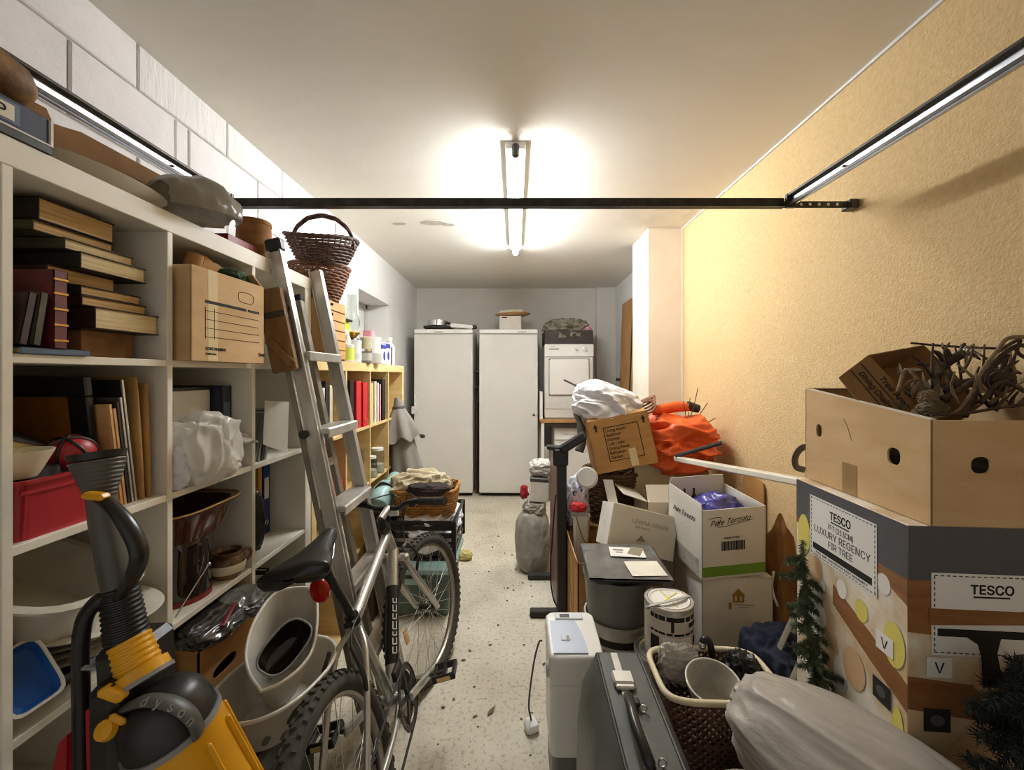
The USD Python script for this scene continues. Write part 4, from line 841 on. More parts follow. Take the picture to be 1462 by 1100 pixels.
part(pr, 'pole', G().rod((0, 0, 0.005), (0, 0, 1.2), 0.016, 12), 'dark_wood')

# ================================================================ STEPLADDER
ld = thing('stepladder', 'folded aluminium stepladder leaning against the front of the white shelf unit', 'ladder')
LT, LN = unit((0.388, 0, -1.857)), unit((1.857, 0, 0.388))
def lad(z, y, n=0.0): return V(-0.841 + 0.388 * (1.857 - z) / 1.857, y, z) + LN * n
def rail(y, z0, z1, n, w, d, mat, nm):
    c = G(); a, b = lad(z0, y, n), lad(z1, y, n)
    c.bar(a, b, w, d, up=LN, bev=0.002)
    if nm == 'rail':                                   # channel: raised flanges on the inside
        for q in (-1, 1): c.bar(lad(z0, y, n + q * (d / 2 - 0.003)), lad(z1, y, n + q * (d / 2 - 0.003)), w + 0.014, 0.006, up=LN, bev=0.001)
    return part(ld, nm, c, mat)
rail(1.503, 0.03, 1.835, -0.022, 0.018, 0.046, 'aluminium', 'rail'); rail(1.80, 0.03, 1.83, -0.022, 0.018, 0.05, 'aluminium', 'rail')
for y in (1.503, 1.80): part(ld, 'foot', G().bar(lad(0.007, y, -0.022), lad(0.05, y, -0.022), 0.03, 0.056, up=LN, bev=0.004), 'black_plastic')
part(ld, 'end_cap', G().bar(lad(1.825, 1.503, -0.022), lad(1.87, 1.503, -0.022), 0.036, 0.056, up=LN, bev=0.006), 'black_plastic')
for k, z in enumerate((1.46, 1.18, 0.90, 0.62, 0.34)):
    n0 = (0.002, 0.014, 0.014, -0.010, -0.012)[k]
    w = (0.06, 0.072, 0.084, 0.06, 0.06)[k]
    c = lad(z, 1.652, n0 - w / 2 + 0.012); up = unit((0.02, 0, 1))
    part(ld, 'step', G().box(c, (w, 0.276, 0.022), bev=0.003).box(c + V(w / 2, 0, -0.008), (0.006, 0.276, 0.032), bev=0.002), 'aluminium')
for z in (1.44, 1.16, 0.88):
    for y in (1.515, 1.788): part(ld, 'rivet', G().tm(trimesh.creation.icosphere(1, 0.006), t=lad(z, y, 0.0)), 'chrome', smooth=True)
rail(1.533, 0.03, 1.68, -0.072, 0.05, 0.02, 'aluminium_dull', 'rear_leg'); rail(1.712, 0.03, 1.70, -0.072, 0.034, 0.02, 'aluminium_dull', 'rear_leg')
part(ld, 'rear_leg_cap', G().bar(lad(1.695, 1.712, -0.072), lad(1.722, 1.712, -0.072), 0.038, 0.026, up=LN, bev=0.005), 'black_plastic')
for z in (0.55, 1.05): part(ld, 'rear_brace', G().bar(lad(z, 1.55, -0.074), lad(z, 1.70, -0.074), 0.02, 0.03, up=LT), 'aluminium_dull')
part(ld, 'hinge', G().lathe([(0, -0.012), (0.02, -0.012), (0.02, 0.012), (0, 0.012)], 16, R=rot(90), t=lad(1.62, 1.488, -0.03)), 'black_plastic')
part(ld, 'hinge', G().lathe([(0, -0.01), (0.016, -0.01), (0.016, 0.01), (0, 0.01)], 16, R=rot(90), t=lad(1.18, 1.49, -0.05)), 'black_plastic')
part(ld, 'wooden_block', G().bar(lad(1.405, 1.466, -0.055), lad(1.69, 1.466, -0.055), 0.026, 0.085, up=LN, bev=0.003).bar(lad(1.42, 1.450, -0.02), lad(1.52, 1.450, -0.085), 0.012, 0.03, up=LN, bev=0.002), 'old_wood', label='weathered wooden board strapped to the rear leg')
part(ld, 'strap', G().bar(lad(1.60, 1.4515, -0.10), lad(1.60, 1.4515, -0.01), 0.004, 0.02, up=LT), 'dark_steel')

# ================================================================ BICYCLE (local: x forward, y left, z up, rear contact at the origin)
bk = thing('bicycle', 'silver and black mountain bike leaning on the ladder, front wheel away', 'bicycle', (-0.330, 0.985, 0.0), (-14, 0, 91.5))
WR = 0.32
def wheel(c, T, rear):
    """T maps wheel-local points (x, y across, z about the axle) into the bicycle."""
    def put(name, g, mat, smooth=True, label=None, kind=None): v, f = g.get(); return part(bk, name, G().add(T(v), f), mat, smooth=smooth, label=label, kind=kind)
    a = np.linspace(0, 2 * np.pi, 72, endpoint=False)
    put('tyre', G().tube([(0.292 * math.cos(q), 0, 0.292 * math.sin(q)) for q in a], 0.0255, 10, closed=True), 'tyre')
    g = G()
    for k in range(64):
        q = 2 * np.pi * k / 64
        for side, off in ((0, 0), (1, 0.5), (-1, 0.5)):
            qq = q + off * 2 * np.pi / 64; ph = math.radians(38) * side; rr_ = 0.292 + 0.026 * math.cos(ph)
            R = np.array([[math.cos(qq), 0, -math.sin(qq)], [0, 1, 0], [math.sin(qq), 0, math.cos(qq)]])
            g.box(R @ V(rr_, 0.026 * math.sin(ph), 0), (0.008, 0.011, 0.014), R @ rot(0, 0, math.degrees(ph)))
    put('tread_knobs', g, 'tyre', smooth=False, kind='stuff')
    put('rim', G().lathe([(0.262, -0.009), (0.276, -0.012), (0.283, -0.011), (0.281, 0), (0.283, 0.011), (0.276, 0.012), (0.262, 0.009), (0.259, 0), (0.262, -0.009)], 64, R=rot(90)), 'rim_alloy', smooth=30)
    put('hub', G().lathe([(0, -0.05), (0.008, -0.05), (0.008, -0.035), (0.022, -0.033), (0.022, -0.029), (0.013, -0.022), (0.013, 0.022), (0.022, 0.029), (0.022, 0.033), (0.008, 0.035), (0.008, 0.05), (0, 0.05)], 20, R=rot(90)), 'dark_steel', smooth=30)
    for k in range(32):
        q = 2 * np.pi * k / 32; s = 1 if k % 2 else -1; dq = math.radians(48) * (1 if (k // 2) % 2 else -1)
        put('spoke', G().tube([(0.021 * math.cos(q + dq), s * 0.031, 0.021 * math.sin(q + dq)), (0.262 * math.cos(q), s * 0.003, 0.262 * math.sin(q))], 0.0012, 4), 'spoke_steel')
    q = math.radians(200 if rear else 190)
    put('wheel_reflector', G().box((0.17 * math.cos(q), 0.012, 0.17 * math.sin(q)), (0.028, 0.008, 0.07), np.array([[math.cos(q), 0, -math.sin(q)], [0, 1, 0], [math.sin(q), 0, math.cos(q)]]), bev=0.004), 'amber_lens', label='amber spoke reflector')
wheel(None, lambda v: v + V(0, 0, WR), True)
# steering: everything in front turns about the head axis
HB, HT = V(0.775, 0, 0.655), V(0.742, 0, 0.765); AX = unit(HT - HB); SR = axis_rot(AX, -19)
turn = lambda v: (np.asarray(v) - HB) @ SR.T + HB
FA = V(0.955, 0, WR)
wheel(None, lambda v: turn(v + FA), False)
def fpart(name, g, mat, smooth=30, label=None): v, f = g.get(); return part(bk, name, G().add(turn(v), f), mat, smooth=smooth, label=label)
BB, ST = V(0.425, 0, 0.30), V(0.302, 0, 0.655)
part(bk, 'top_tube', G().tube([ST + V(0.0, 0, -0.01), HT + V(0.004, 0, -0.02)], 0.019, 14), 'bike_silver', smooth=40)
part(bk, 'down_tube', G().tube([BB, HB + V(0, 0, 0.02)], 0.023, 14), 'bike_silver', smooth=40)
dd = unit(HB + V(0, 0, 0.02) - BB); part(bk, 'down_tube_sleeve', G().tube([BB + dd * 0.10, BB + dd * 0.36], 0.0242, 14), 'bike_black', smooth=40, label='black painted middle of the down tube')
sd = unit(np.cross(dd, V(0, 1, 0))); sd = sd if sd[2] > 0 else -sd; LNn = unit(sd * 0.75 + V(0, -0.66, 0)); LS = unit(np.cross(dd, LNn)); LO = LNn * 0.0240
for s0, L_ in ((0.13, 0.02), (0.158, 0.02), (0.186, 0.012), (0.206, 0.026), (0.24, 0.018), (0.266, 0.022), (0.296, 0.016)):
    o_ = BB + dd * s0 + LO; part(bk, 'frame_lettering', G().bar(o_ + LS * 0.007, o_ + dd * L_ + LS * 0.007, 0.003, 0.003, up=LNn).bar(o_ - LS * 0.007, o_ + dd * L_ - LS * 0.007, 0.003, 0.003, up=LNn).bar(o_ - LS * 0.007, o_ + LS * 0.007, 0.003, 0.003, up=LNn), 'print_white')
part(bk, 'seat_tube', G().tube([BB, ST], 0.0165, 14), 'bike_silver', smooth=40)
part(bk, 'head_tube', G().tube([HB, HT], 0.021, 14), 'bike_silver', smooth=40)
for s in (-1, 1):
    part(bk, 'chain_stay', G().tube(smooth_path([BB + V(-0.02, s * 0.03, 0), (0.25, s * 0.052, 0.305), (0.0, s * 0.062, WR)], 10), 0.010, 8), 'bike_silver', smooth=True)
    part(bk, 'seat_stay', G().tube(smooth_path([ST + V(0, s * 0.014, -0.03), (0.22, s * 0.048, 0.57), (0.0, s * 0.062, WR)], 10), 0.0085, 8), 'bike_silver', smooth=True)
    part(bk, 'brake_arm', G().tube(smooth_path([(0.17, s * 0.052, 0.505), (0.165, s * 0.058, 0.57), (0.19, s * 0.03, 0.635)], 8), 0.006, 6), 'dark_steel', smooth=True)
    fpart('fork_blade', G().tube(smooth_path([HB + V(0.003, s * 0.05, -0.03), (0.83, s * 0.056, 0.52), (0.925, s * 0.056, 0.37), (0.955, s * 0.054, WR)], 12), [0.014] * 3 + [0.0135] * 4 + [0.0125] * 5, 10), 'bike_silver', True)
    fpart('brake_arm', G().tube(smooth_path([(0.845, s * 0.05, 0.545), (0.86, s * 0.056, 0.61), (0.835, s * 0.03, 0.67)], 8), 0.006, 6), 'dark_steel', True)
fpart('fork_crown', G().box(HB + V(0.004, 0, -0.02), (0.035, 0.125, 0.03), bev=0.008), 'bike_silver')
TOP = HT + AX * 0.055
fpart('steerer', G().tube([HT, TOP], 0.017, 12), 'bike_black', 40)
fpart('headset', G().tube([HT, HT + AX * 0.02], 0.024, 14), 'dark_steel', 40); fpart('headset', G().tube([HB, HB - AX * 0.014], 0.024, 14), 'dark_steel', 40)
ST2 = TOP + V(0.06, 0, 0.025); fpart('stem', G().tube([TOP, ST2], 0.016, 12), 'bike_silver', 40)
fpart('handlebar', G().tube(smooth_path([ST2 + V(-0.04, -0.28, 0.03), ST2 + V(-0.02, -0.12, 0.028), ST2 + V(0, -0.05, 0), ST2, ST2 + V(0, 0.05, 0), ST2 + V(-0.02, 0.12, 0.028), ST2 + V(-0.04, 0.28, 0.03)], 26), 0.011, 10), 'bike_black', True)
for s in (-1, 1):
    e, i_ = ST2 + V(-0.041, s * 0.288, 0.03), ST2 + V(-0.022, s * 0.165, 0.0285)
    fpart('grip', G().tube([i_ + (e - i_) * q for q in np.linspace(0, 1, 13)], [0.0155 + 0.0012 * (k % 2) for k in range(12)] + [0.018], 12), 'dark_rubber', 40)
    b = ST2 + V(-0.015, s * 0.145, 0.028)
    fpart('brake_lever', G().tube(smooth_path([b, b + V(0.045, s * 0.01, -0.012), b + V(0.055, s * 0.06, -0.02), b + V(0.05, s * 0.11, -0.022)], 12), 0.0055, 7), 'dark_steel', True)
    fpart('brake_cable', G().tube(smooth_path([b + V(0.03, -s * 0.01, 0), ST2 + V(0.11, s * 0.03, 0.02), ST2 + V(0.09, s * 0.0, -0.10), HB + V(0.06, s * 0.02, 0.03)], 18), 0.0025, 5), 'bike_black', True)
fpart('shifter', G().box(ST2 + V(-0.005, -0.125, 0.02), (0.045, 0.03, 0.03), bev=0.008), 'black_plastic')
fpart('front_reflector', G().box(ST2 + V(0.03, 0, -0.03), (0.012, 0.05, 0.03), bev=0.004), 'print_white')
# saddle, post, light
SP = ST + unit(ST - BB) * 0.235 + V(-0.02, 0, 0); part(bk, 'seat_post', G().tube([ST, SP], 0.0135, 12), 'bike_black', smooth=40)
part(bk, 'seat_clamp', G().tube([ST - unit(ST - BB) * 0.012, ST + unit(ST - BB) * 0.014], 0.021, 14).box(ST + V(-0.028, 0, 0), (0.02, 0.03, 0.016), bev=0.003), 'bike_black')
def sad(u, v):
    a = 2 * math.pi * u; x = -0.135 + 0.275 * v
    w = 0.074 * (1 - v) ** 1.5 + 0.020 + 0.012 * math.sin(math.pi * min(1, v * 2.2)) * (v < 0.45); e = min(1, (v / 0.08 + 0.02) ** 0.5, ((1 - v) / 0.06 + 0.02) ** 0.5)
    h = 0.022 + 0.012 * (1 - v); up = 0.02 * (1 - v) ** 2 + 0.012 * v * v
    s, c = math.sin(a), math.cos(a)
    return V(x, w * e * c, up + (h * e * s if s > 0 else 1.5 * h * e * s * (0.4 + 0.6 * abs(c))) - 0.006 * (1 - abs(c)) * (s > 0))
sd_ = G().grid(sad, 28, 24, cu=True); SC = SP + V(-0.03, 0, 0.028)
part(bk, 'saddle', G().add(sd_.get()[0] @ rot(0, -6, 0).T + SC, sd_.get()[1][:, ::-1]), 'saddle_vinyl', smooth=True)
for s in (-1, 1): part(bk, 'saddle_rail', G().tube(smooth_path([SC + V(-0.10, s * 0.028, -0.005), SC + V(-0.06, s * 0.022, -0.032), SC + V(0.05, s * 0.02, -0.032), SC + V(0.11, s * 0.008, -0.008)], 12), 0.0035, 6), 'chrome', smooth=True)
part(bk, 'rear_reflector', G().lathe([(0, 0.008), (0.022, 0.006), (0.026, 0), (0.026, -0.008), (0, -0.008)], 24, R=rot(0, -90), sx=1.25, t=SP + V(-0.055, -0.005, -0.055)), 'red_lens', label='red oval rear reflector')
part(bk, 'reflector_bracket', G().tube([SP + V(-0.045, 0, -0.055), SP + V(0, 0, -0.06)], 0.005, 6), 'bike_black')
# drivetrain on the right (local -y)
CR = BB + V(0, -0.055, 0)
for r_, y_ in ((0.092, 0), (0.070, 0.008)):
    ring = G().lathe([(r_ - 0.016, -0.0015), (r_, -0.0015), (r_, 0.0015), (r_ - 0.016, 0.0015), (r_ - 0.016, -0.0015)], 44, R=rot(90), t=CR + V(0, y_, 0))
    for k in range(44):
        q = 2 * np.pi * k / 44; ring.box(CR + V((r_ + 0.002) * math.cos(q), y_, (r_ + 0.002) * math.sin(q)), (0.006, 0.002, 0.006), rot(0, -math.degrees(q)))
    part(bk, 'chainring', ring, 'dark_steel')
sp = G()
for k in range(5): q = 2 * np.pi * k / 5 + 0.3; sp.bar(CR, CR + V(0.078 * math.cos(q), 0, 0.078 * math.sin(q)), 0.006, 0.014, up=(-math.sin(q), 0, math.cos(q)))
part(bk, 'crank_spider', sp, 'dark_steel')
CD = unit((0.86, 0, -0.30))
for s, dr in ((-1, 1), (1, -1)):
    a = BB + V(0, s * 0.068, 0); b = a + CD * dr * 0.17 + V(0, s * 0.012, 0)
    part(bk, 'crank_arm', G().bar(a - CD * dr * 0.015, b + CD * dr * 0.012, 0.014, 0.028, up=(0, 0, 1), bev=0.005), 'aluminium')
    pc_ = b + V(0, s * 0.065, 0); g = G()
    for q in (-1, 1): g.box(pc_ + V(q * 0.035, 0, 0), (0.012, 0.085, 0.024), bev=0.003)
    for q in (-0.036, 0.0, 0.036): g.box(pc_ + V(0, q, 0), (0.07, 0.012, 0.022), bev=0.003)
    part(bk, 'pedal', g, 'black_plastic')
    part(bk, 'pedal_axle', G().rod(b, pc_, 0.006, 8), 'dark_steel')
    for q in (-1, 1): part(bk, 'pedal_reflector', G().box(pc_ + V(q * 0.0415, 0, 0), (0.002, 0.05, 0.014)), 'amber_lens')
for k in range(6): part(bk, 'sprocket', G().lathe([(0.012, -0.0012), (0.05 - 0.005 * k, -0.0012), (0.05 - 0.005 * k, 0.0012), (0.012, 0.0012)], 28, R=rot(90), t=(0, -0.034 - 0.0035 * k, WR)), 'dark_steel')
ch = [(0.425 + 0.092 * math.sin(q), -0.055, 0.30 + 0.092 * math.cos(q)) for q in np.linspace(0, math.pi, 14)] + [(0.02, -0.045, 0.19), (-0.02, -0.045, 0.215), (0.0, -0.045, WR - 0.045)] + [(-0.04 * math.sin(q), -0.045, WR + 0.04 * -math.cos(q)) for q in np.linspace(0.3, math.pi, 6)]
part(bk, 'chain', G().tube(ch, 0.0045, 4, closed=True), 'dark_rubber')
part(bk, 'derailleur', G().bar((0.0, -0.06, WR - 0.02), (0.02, -0.055, 0.20), 0.016, 0.03, up=(1, 0, 0), bev=0.004), 'dark_steel')
part(bk, 'front_derailleur', G().box(BB + V(-0.02, -0.045, 0.10), (0.06, 0.016, 0.035), bev=0.004), 'dark_steel')
part(bk, 'bottom_bracket', G().lathe([(0, -0.038), (0.021, -0.038), (0.021, 0.038), (0, 0.038)], 18, R=rot(90), t=BB), 'bike_silver')
part(bk, 'stay_cable', G().tube(smooth_path([ST + V(0.03, -0.02, 0.01), ST + V(-0.06, -0.02, 0.0), (0.19, -0.03, 0.63)], 10), 0.0025, 5), 'bike_black', smooth=True)

# ================================================================ UPRIGHT VACUUM CLEANER, lower left
dy = thing('vacuum_cleaner', 'upright vacuum cleaner in black, grey and yellow standing at lower left', 'vacuum cleaner')
def ribbed(a, b, r0, r1, n, rib):
    a, b = V(a), V(b); t_ = np.linspace(0, 1, n * 4)
    return [a + (b - a) * q for q in t_], [r0 + (r1 - r0) * q + (rib if (k % 4) in (1, 2) else 0) for k, q in enumerate(t_)]
A, B, C, D = V(-0.775, 0.78, 1.222), V(-0.757, 0.772, 1.115), V(-0.722, 0.765, 0.995), V(-0.703, 0.76, 0.905)
pth, rad = ribbed(A, A + (B - A) * 0.62, 0.040, 0.021, 9, 0.0012)
part(dy, 'wand_cuff', G().tube(pth, rad, 26), 'grey_plastic', smooth=25, label='flared ribbed black-grey top of the wand')
part(dy, 'wand_mouth', G().tube([A + (A - B) * 0.02, A + (A - B) * 0.14], [0.039, 0.043], 26), 'black_plastic', smooth=25)
part(dy, 'wand', G().tube([A + (B - A) * 0.58, B, C], [0.0215, 0.0215, 0.025], 22), 'grey_plastic', smooth=40)
pth, rad = ribbed(C, D, 0.0265, 0.031, 11, 0.002); part(dy, 'hose', G().tube(pth, rad, 26), 'black_plastic', smooth=25, label='black ribbed hose')
E1, E2 = V(-0.699, 0.752, 0.902), V(-0.668, 0.748, 0.853)
pth, rad = ribbed(D + V(0.008, -0.004, 0), E2, 0.030, 0.033, 6, 0.0015); part(dy, 'hose_collar', G().tube(pth, rad, 26), 'dyson_yellow', smooth=25, label='yellow ribbed collar of the hose')
ax = unit(E2 - D); part(dy, 'collar_ring', G().tube([E2 - ax * 0.004, E2 + ax * 0.014], [0.041, 0.043], 28), 'dyson_yellow', smooth=30)
part(dy, 'collar_gasket', G().tube([E2 + ax * 0.013, E2 + ax * 0.02], [0.045, 0.045], 28), 'dyson_grey', smooth=30)
part(dy, 'loop_handle', G().tube(smooth_path([V(-0.755, 0.757, 1.160), V(-0.715, 0.74, 1.152), V(-0.675, 0.73, 1.120), V(-0.652, 0.728, 1.075), V(-0.668, 0.735, 1.030), V(-0.705, 0.75, 0.985), V(-0.727, 0.758, 0.955)], 30), [0.009 + 0.006 * math.sin(math.pi * q) for q in np.linspace(0, 1, 30)], 14, flat=0.75), 'saddle_vinyl', smooth=True, label='glossy black loop handle')
part(dy, 'handle_button', G().box((-0.737, 0.738, 1.168), (0.040, 0.022, 0.012), rot(0, 6, 0), bev=0.005), 'dyson_yellow')
BC = V(-0.612, 0.735, 0.008)                       # bin axis
tilt = rot(10, -17, 0)
dome = [(0, 0.828), (0.03, 0.826), (0.05, 0.816), (0.062, 0.798), (0.068, 0.772), (0.069, 0.748), (0, 0.748)]
part(dy, 'bin_lid', G().lathe([(r_, z - 0.78) for r_, z in dome], 36, R=tilt, t=BC + V(0, 0, 0.78)), 'black_plastic', smooth=40, label='domed black lid of the bin')
part(dy, 'lid_rim', G().lathe([(0.069, -0.036), (0.073, -0.036), (0.073, -0.026), (0.069, -0.026)], 36, R=tilt, t=BC + V(0, 0, 0.78)), 'dyson_grey')
part(dy, 'bin', G().lathe([(0, -0.27), (0.073, -0.27), (0.0755, -0.20), (0.071, -0.036), (0, -0.036)], 40, R=tilt, t=BC + V(0, 0, 0.78)), 'dyson_yellow', smooth=40, label='yellow dust bin')
for k in range(5):
    q = math.radians(-100 + k * 40); part(dy, 'bin_fin', G().bar(BC + V(0, 0, 0.78) + tilt @ V(0.073 * math.cos(q), 0.073 * math.sin(q), -0.06), BC + V(0, 0, 0.78) + tilt @ V(0.076 * math.cos(q), 0.076 * math.sin(q), -0.25), 0.008, 0.012, up=(math.cos(q), math.sin(q), 0), bev=0.003), 'dyson_yellow')
# carrying arch with the maker's name, over the dome
arch = [BC + V(0, 0, 0.78) + tilt @ V(0.072 * math.sin(q), -0.022 - 0.008 * math.sin(q), 0.060 * math.cos(q) - 0.008) for q in np.radians(np.linspace(-38, 112, 26))]
part(dy, 'carry_arch', G().tube(arch, 0.0155, 10, flat=0.5), 'grey_plastic', smooth=40)
for ch_, q0 in zip('dyson', (8, 26, 43, 58, 75)):
    q = math.radians(q0); nrm = tilt @ unit((math.sin(q), -0.55, math.cos(q))); xd = tilt @ unit((math.cos(q), -0.0, -math.sin(q))); yd = np.cross(nrm, xd)
    o_ = BC + V(0, 0, 0.78) + tilt @ V(0.078 * math.sin(q), -0.034 - 0.008 * math.sin(q), 0.066 * math.cos(q) - 0.008)
    part(dy, 'lettering', G().text(ch_, 0.013, o_ - yd * 0.004, xd, unit(yd), True, th=0.0015), 'dyson_grey')
part(dy, 'arch_button', G().box(BC + V(-0.058, -0.035, 0.842), (0.042, 0.025, 0.016), rot(0, 20, 0), bev=0.006), 'dyson_yellow')
part(dy, 'release_button', G().lathe([(0, 0.012), (0.014, 0.010), (0.017, 0), (0, 0)], 18, R=rot(62, 0, 0), t=BC + V(-0.052, -0.050, 0.795)).box(BC + V(-0.038, -0.048, 0.809), (0.03, 0.012, 0.012), rot(0, 25, 0), bev=0.005), 'dyson_yellow')
part(dy, 'spine', G().bar((-0.70, 0.775, 0.90), (-0.66, 0.79, 0.10), 0.10, 0.075, up=(1, 0, 0), bev=0.012), 'black_plastic')
part(dy, 'spine_cover', G().bar((-0.687, 0.715, 0.86), (-0.668, 0.70, 0.45), 0.05, 0.05, up=(1, 0, 0), bev=0.012), 'black_plastic')
part(dy, 'hose_pipe', G().tube(smooth_path([(-0.722, 0.752, 0.985), (-0.745, 0.745, 0.975), (-0.765, 0.742, 0.93), (-0.77, 0.745, 0.80), (-0.765, 0.75, 0.45), (-0.72, 0.75, 0.20)], 30), 0.0125, 12), 'saddle_vinyl', smooth=True)
part(dy, 'clip', G().box((-0.742, 0.735, 0.868), (0.03, 0.01, 0.006), bev=0.002), 'dyson_grey')
part(dy, 'red_panel', G().bar((-0.737, 0.732, 0.80), (-0.735, 0.735, 0.55), 0.012, 0.018, up=(1, 0, 0), bev=0.003), 'red_plastic', label='red strip of the body')
part(dy, 'red_panel', G().panel([(-0.785, 0.742, 0.75), (-0.79, 0.742, 0.60), (-0.83, 0.742, 0.60), (-0.80, 0.742, 0.735)], 0.012), 'red_plastic', label='red side panel of the body')
part(dy, 'cleaner_head', G().box((-0.66, 0.68, 0.065), (0.32, 0.26, 0.11), bev=0.03), 'black_plastic')
for s in (-1, 1): part(dy, 'wheel', G().lathe([(0, -0.015), (0.05, -0.015), (0.055, 0), (0.05, 0.015), (0, 0.015)], 24, R=rot(0, 90), t=(-0.66 + s * 0.12, 0.785, 0.055)), 'dark_rubber')

# ================================================================ BASINS BY THE BOX
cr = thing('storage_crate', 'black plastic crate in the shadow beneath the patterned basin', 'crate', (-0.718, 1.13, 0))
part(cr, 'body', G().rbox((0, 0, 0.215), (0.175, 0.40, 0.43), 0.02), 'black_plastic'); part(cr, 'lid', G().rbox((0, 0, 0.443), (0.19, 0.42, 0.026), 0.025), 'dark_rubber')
fb = thing('basin', 'cream patterned oval basin holding the white slipper bath', 'basin', (-0.645, 1.14, 0.457), (0, 0, -12))
part(fb, 'body', loft([oval_ring(0.085, 0.115, 0.0, p=2.3), oval_ring(0.105, 0.145, 0.05, p=2.3), oval_ring(0.122, 0.165, 0.105, p=2.3), oval_ring(0.128, 0.171, 0.112, p=2.3), oval_ring(0.118, 0.160, 0.112, p=2.3), oval_ring(0.098, 0.137, 0.045, p=2.3), oval_ring(0.08, 0.11, 0.006, p=2.3)]), 'china_dirty', smooth=40)
part(fb, 'rim', G().tube(oval_ring(0.1235, 0.1665, 0.113, p=2.3, n=56), 0.0055, 6, closed=True), 'china_white', smooth=True)
def on_basin(q, z, k=1.0): 
    w = np.interp(z, (0, 0.05, 0.105), (0.085, 0.105, 0.122)); l = np.interp(z, (0, 0.05, 0.105), (0.115, 0.145, 0.165)); c, s = math.cos(q), math.sin(q); e = (abs(c) ** 2.3 + abs(s) ** 2.3) ** (-1 / 2.3)
    return V(c * e * (w + 0.001), s * e * (l + 0.001), z)
rb = random.Random(5)
for k in range(14):
    q, z = rb.uniform(-2.3, 0.7), rb.uniform(0.02, 0.085); L_ = rb.uniform(0.018, 0.032)
    g = G().grid(lambda u, v: on_basin(q + (u - 0.5) * L_ * 10 * 0.75, z + (v - 0.5) * L_ * math.sin(math.pi * min(max(u, 0.02), 0.98)) ** 0.7 * 1.2 + (u - 0.5) * L_ * 0.6), 8, 4)
    part(fb, 'leaf_print', g, ('green_felt', 'bucket_grey', 'camo_cloth')[k % 3])
rim = V([P(*a) for a in ((373, 988, 1.03), (356, 962, 1.07), (351, 930, 1.11), (363, 888, 1.18), (388, 852, 1.26), (412, 841, 1.29), (447, 842, 1.29), (453, 870, 1.24), (449, 918, 1.16), (432, 950, 1.10), (402, 975, 1.05))])
rim = smooth_path(np.vstack([rim, rim[:1]]), 45)[:-1]; ctr = rim.mean(0); base = rim * 0 + ctr + (rim - ctr) * V(0.5, 0.5, 0.12); base[:, 2] = 0.50 + (base[:, 2] - base[:, 2].min()) * 0.6; base += V(-0.01, 0.01, 0)
inn = ctr + (rim - ctr) * 0.955 + V(0, 0, -0.0005); bin_ = base + (base.mean(0) - base) * 0.08 + V(0, 0, 0.006)
mid = (rim * 0.55 + base * 0.45); mid = mid.mean(0) + (mid - mid.mean(0)) * 1.06; midi = mid + (mid.mean(0) - mid) * 0.06
sb = thing('slipper_bath', 'white enamel slipper-shaped bath with a high back, in the patterned basin', 'bath')
part(sb, 'shell', loft([base, mid, rim, inn, midi, bin_]), 'china_dirty', smooth=50)
part(sb, 'rim', G().tube(rim, 0.0045, 6, closed=True), 'china_white', smooth=True)
a_, b_ = P(379, 962, 1.075), P(437, 888, 1.20); X_ = unit(b_ - a_); Z_ = unit(V(0.30, -0.45, 0.84) - X_ * (V(0.30, -0.45, 0.84) @ X_)); Y_ = np.cross(Z_, X_); RM = np.array([X_, Y_, Z_]).T
rc = (a_ + b_) / 2 + V(-0.004, 0, 0.0); hl_ = np.linalg.norm(b_ - a_) / 2
rt_ = thing('casserole', 'dark oval roasting dish lying inside the white slipper bath', 'dish')
part(rt_, 'body', loft([oval_ring(hl_ * 0.75, 0.034, -0.05, p=2.8), oval_ring(hl_, 0.046, 0, p=2.8), oval_ring(hl_ * 0.95, 0.042, 0, p=2.8), oval_ring(hl_ * 0.72, 0.03, -0.045, p=2.8)]).moved(RM, rc), 'dark_glassware', smooth=40)
part(rt_, 'rim', G().tube(oval_ring(hl_, 0.046, 0.001, p=2.8, n=48), 0.003, 6, closed=True).moved(RM, rc), 'dyson_grey', smooth=True)
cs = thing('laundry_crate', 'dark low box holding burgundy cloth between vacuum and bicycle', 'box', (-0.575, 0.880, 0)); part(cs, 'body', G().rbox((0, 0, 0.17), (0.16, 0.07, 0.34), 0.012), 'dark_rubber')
solo('cloth_bundle', blob((0, 0, 0), (0.16, 0.08, 0.13), seed=9, amp=0.35, flat=-0.05), 'burgundy_cloth', 'dark burgundy cloth heaped in the shadow between vacuum and rear wheel', 'cloth', loc=(-0.575, 0.880, 0.391), smooth=True)

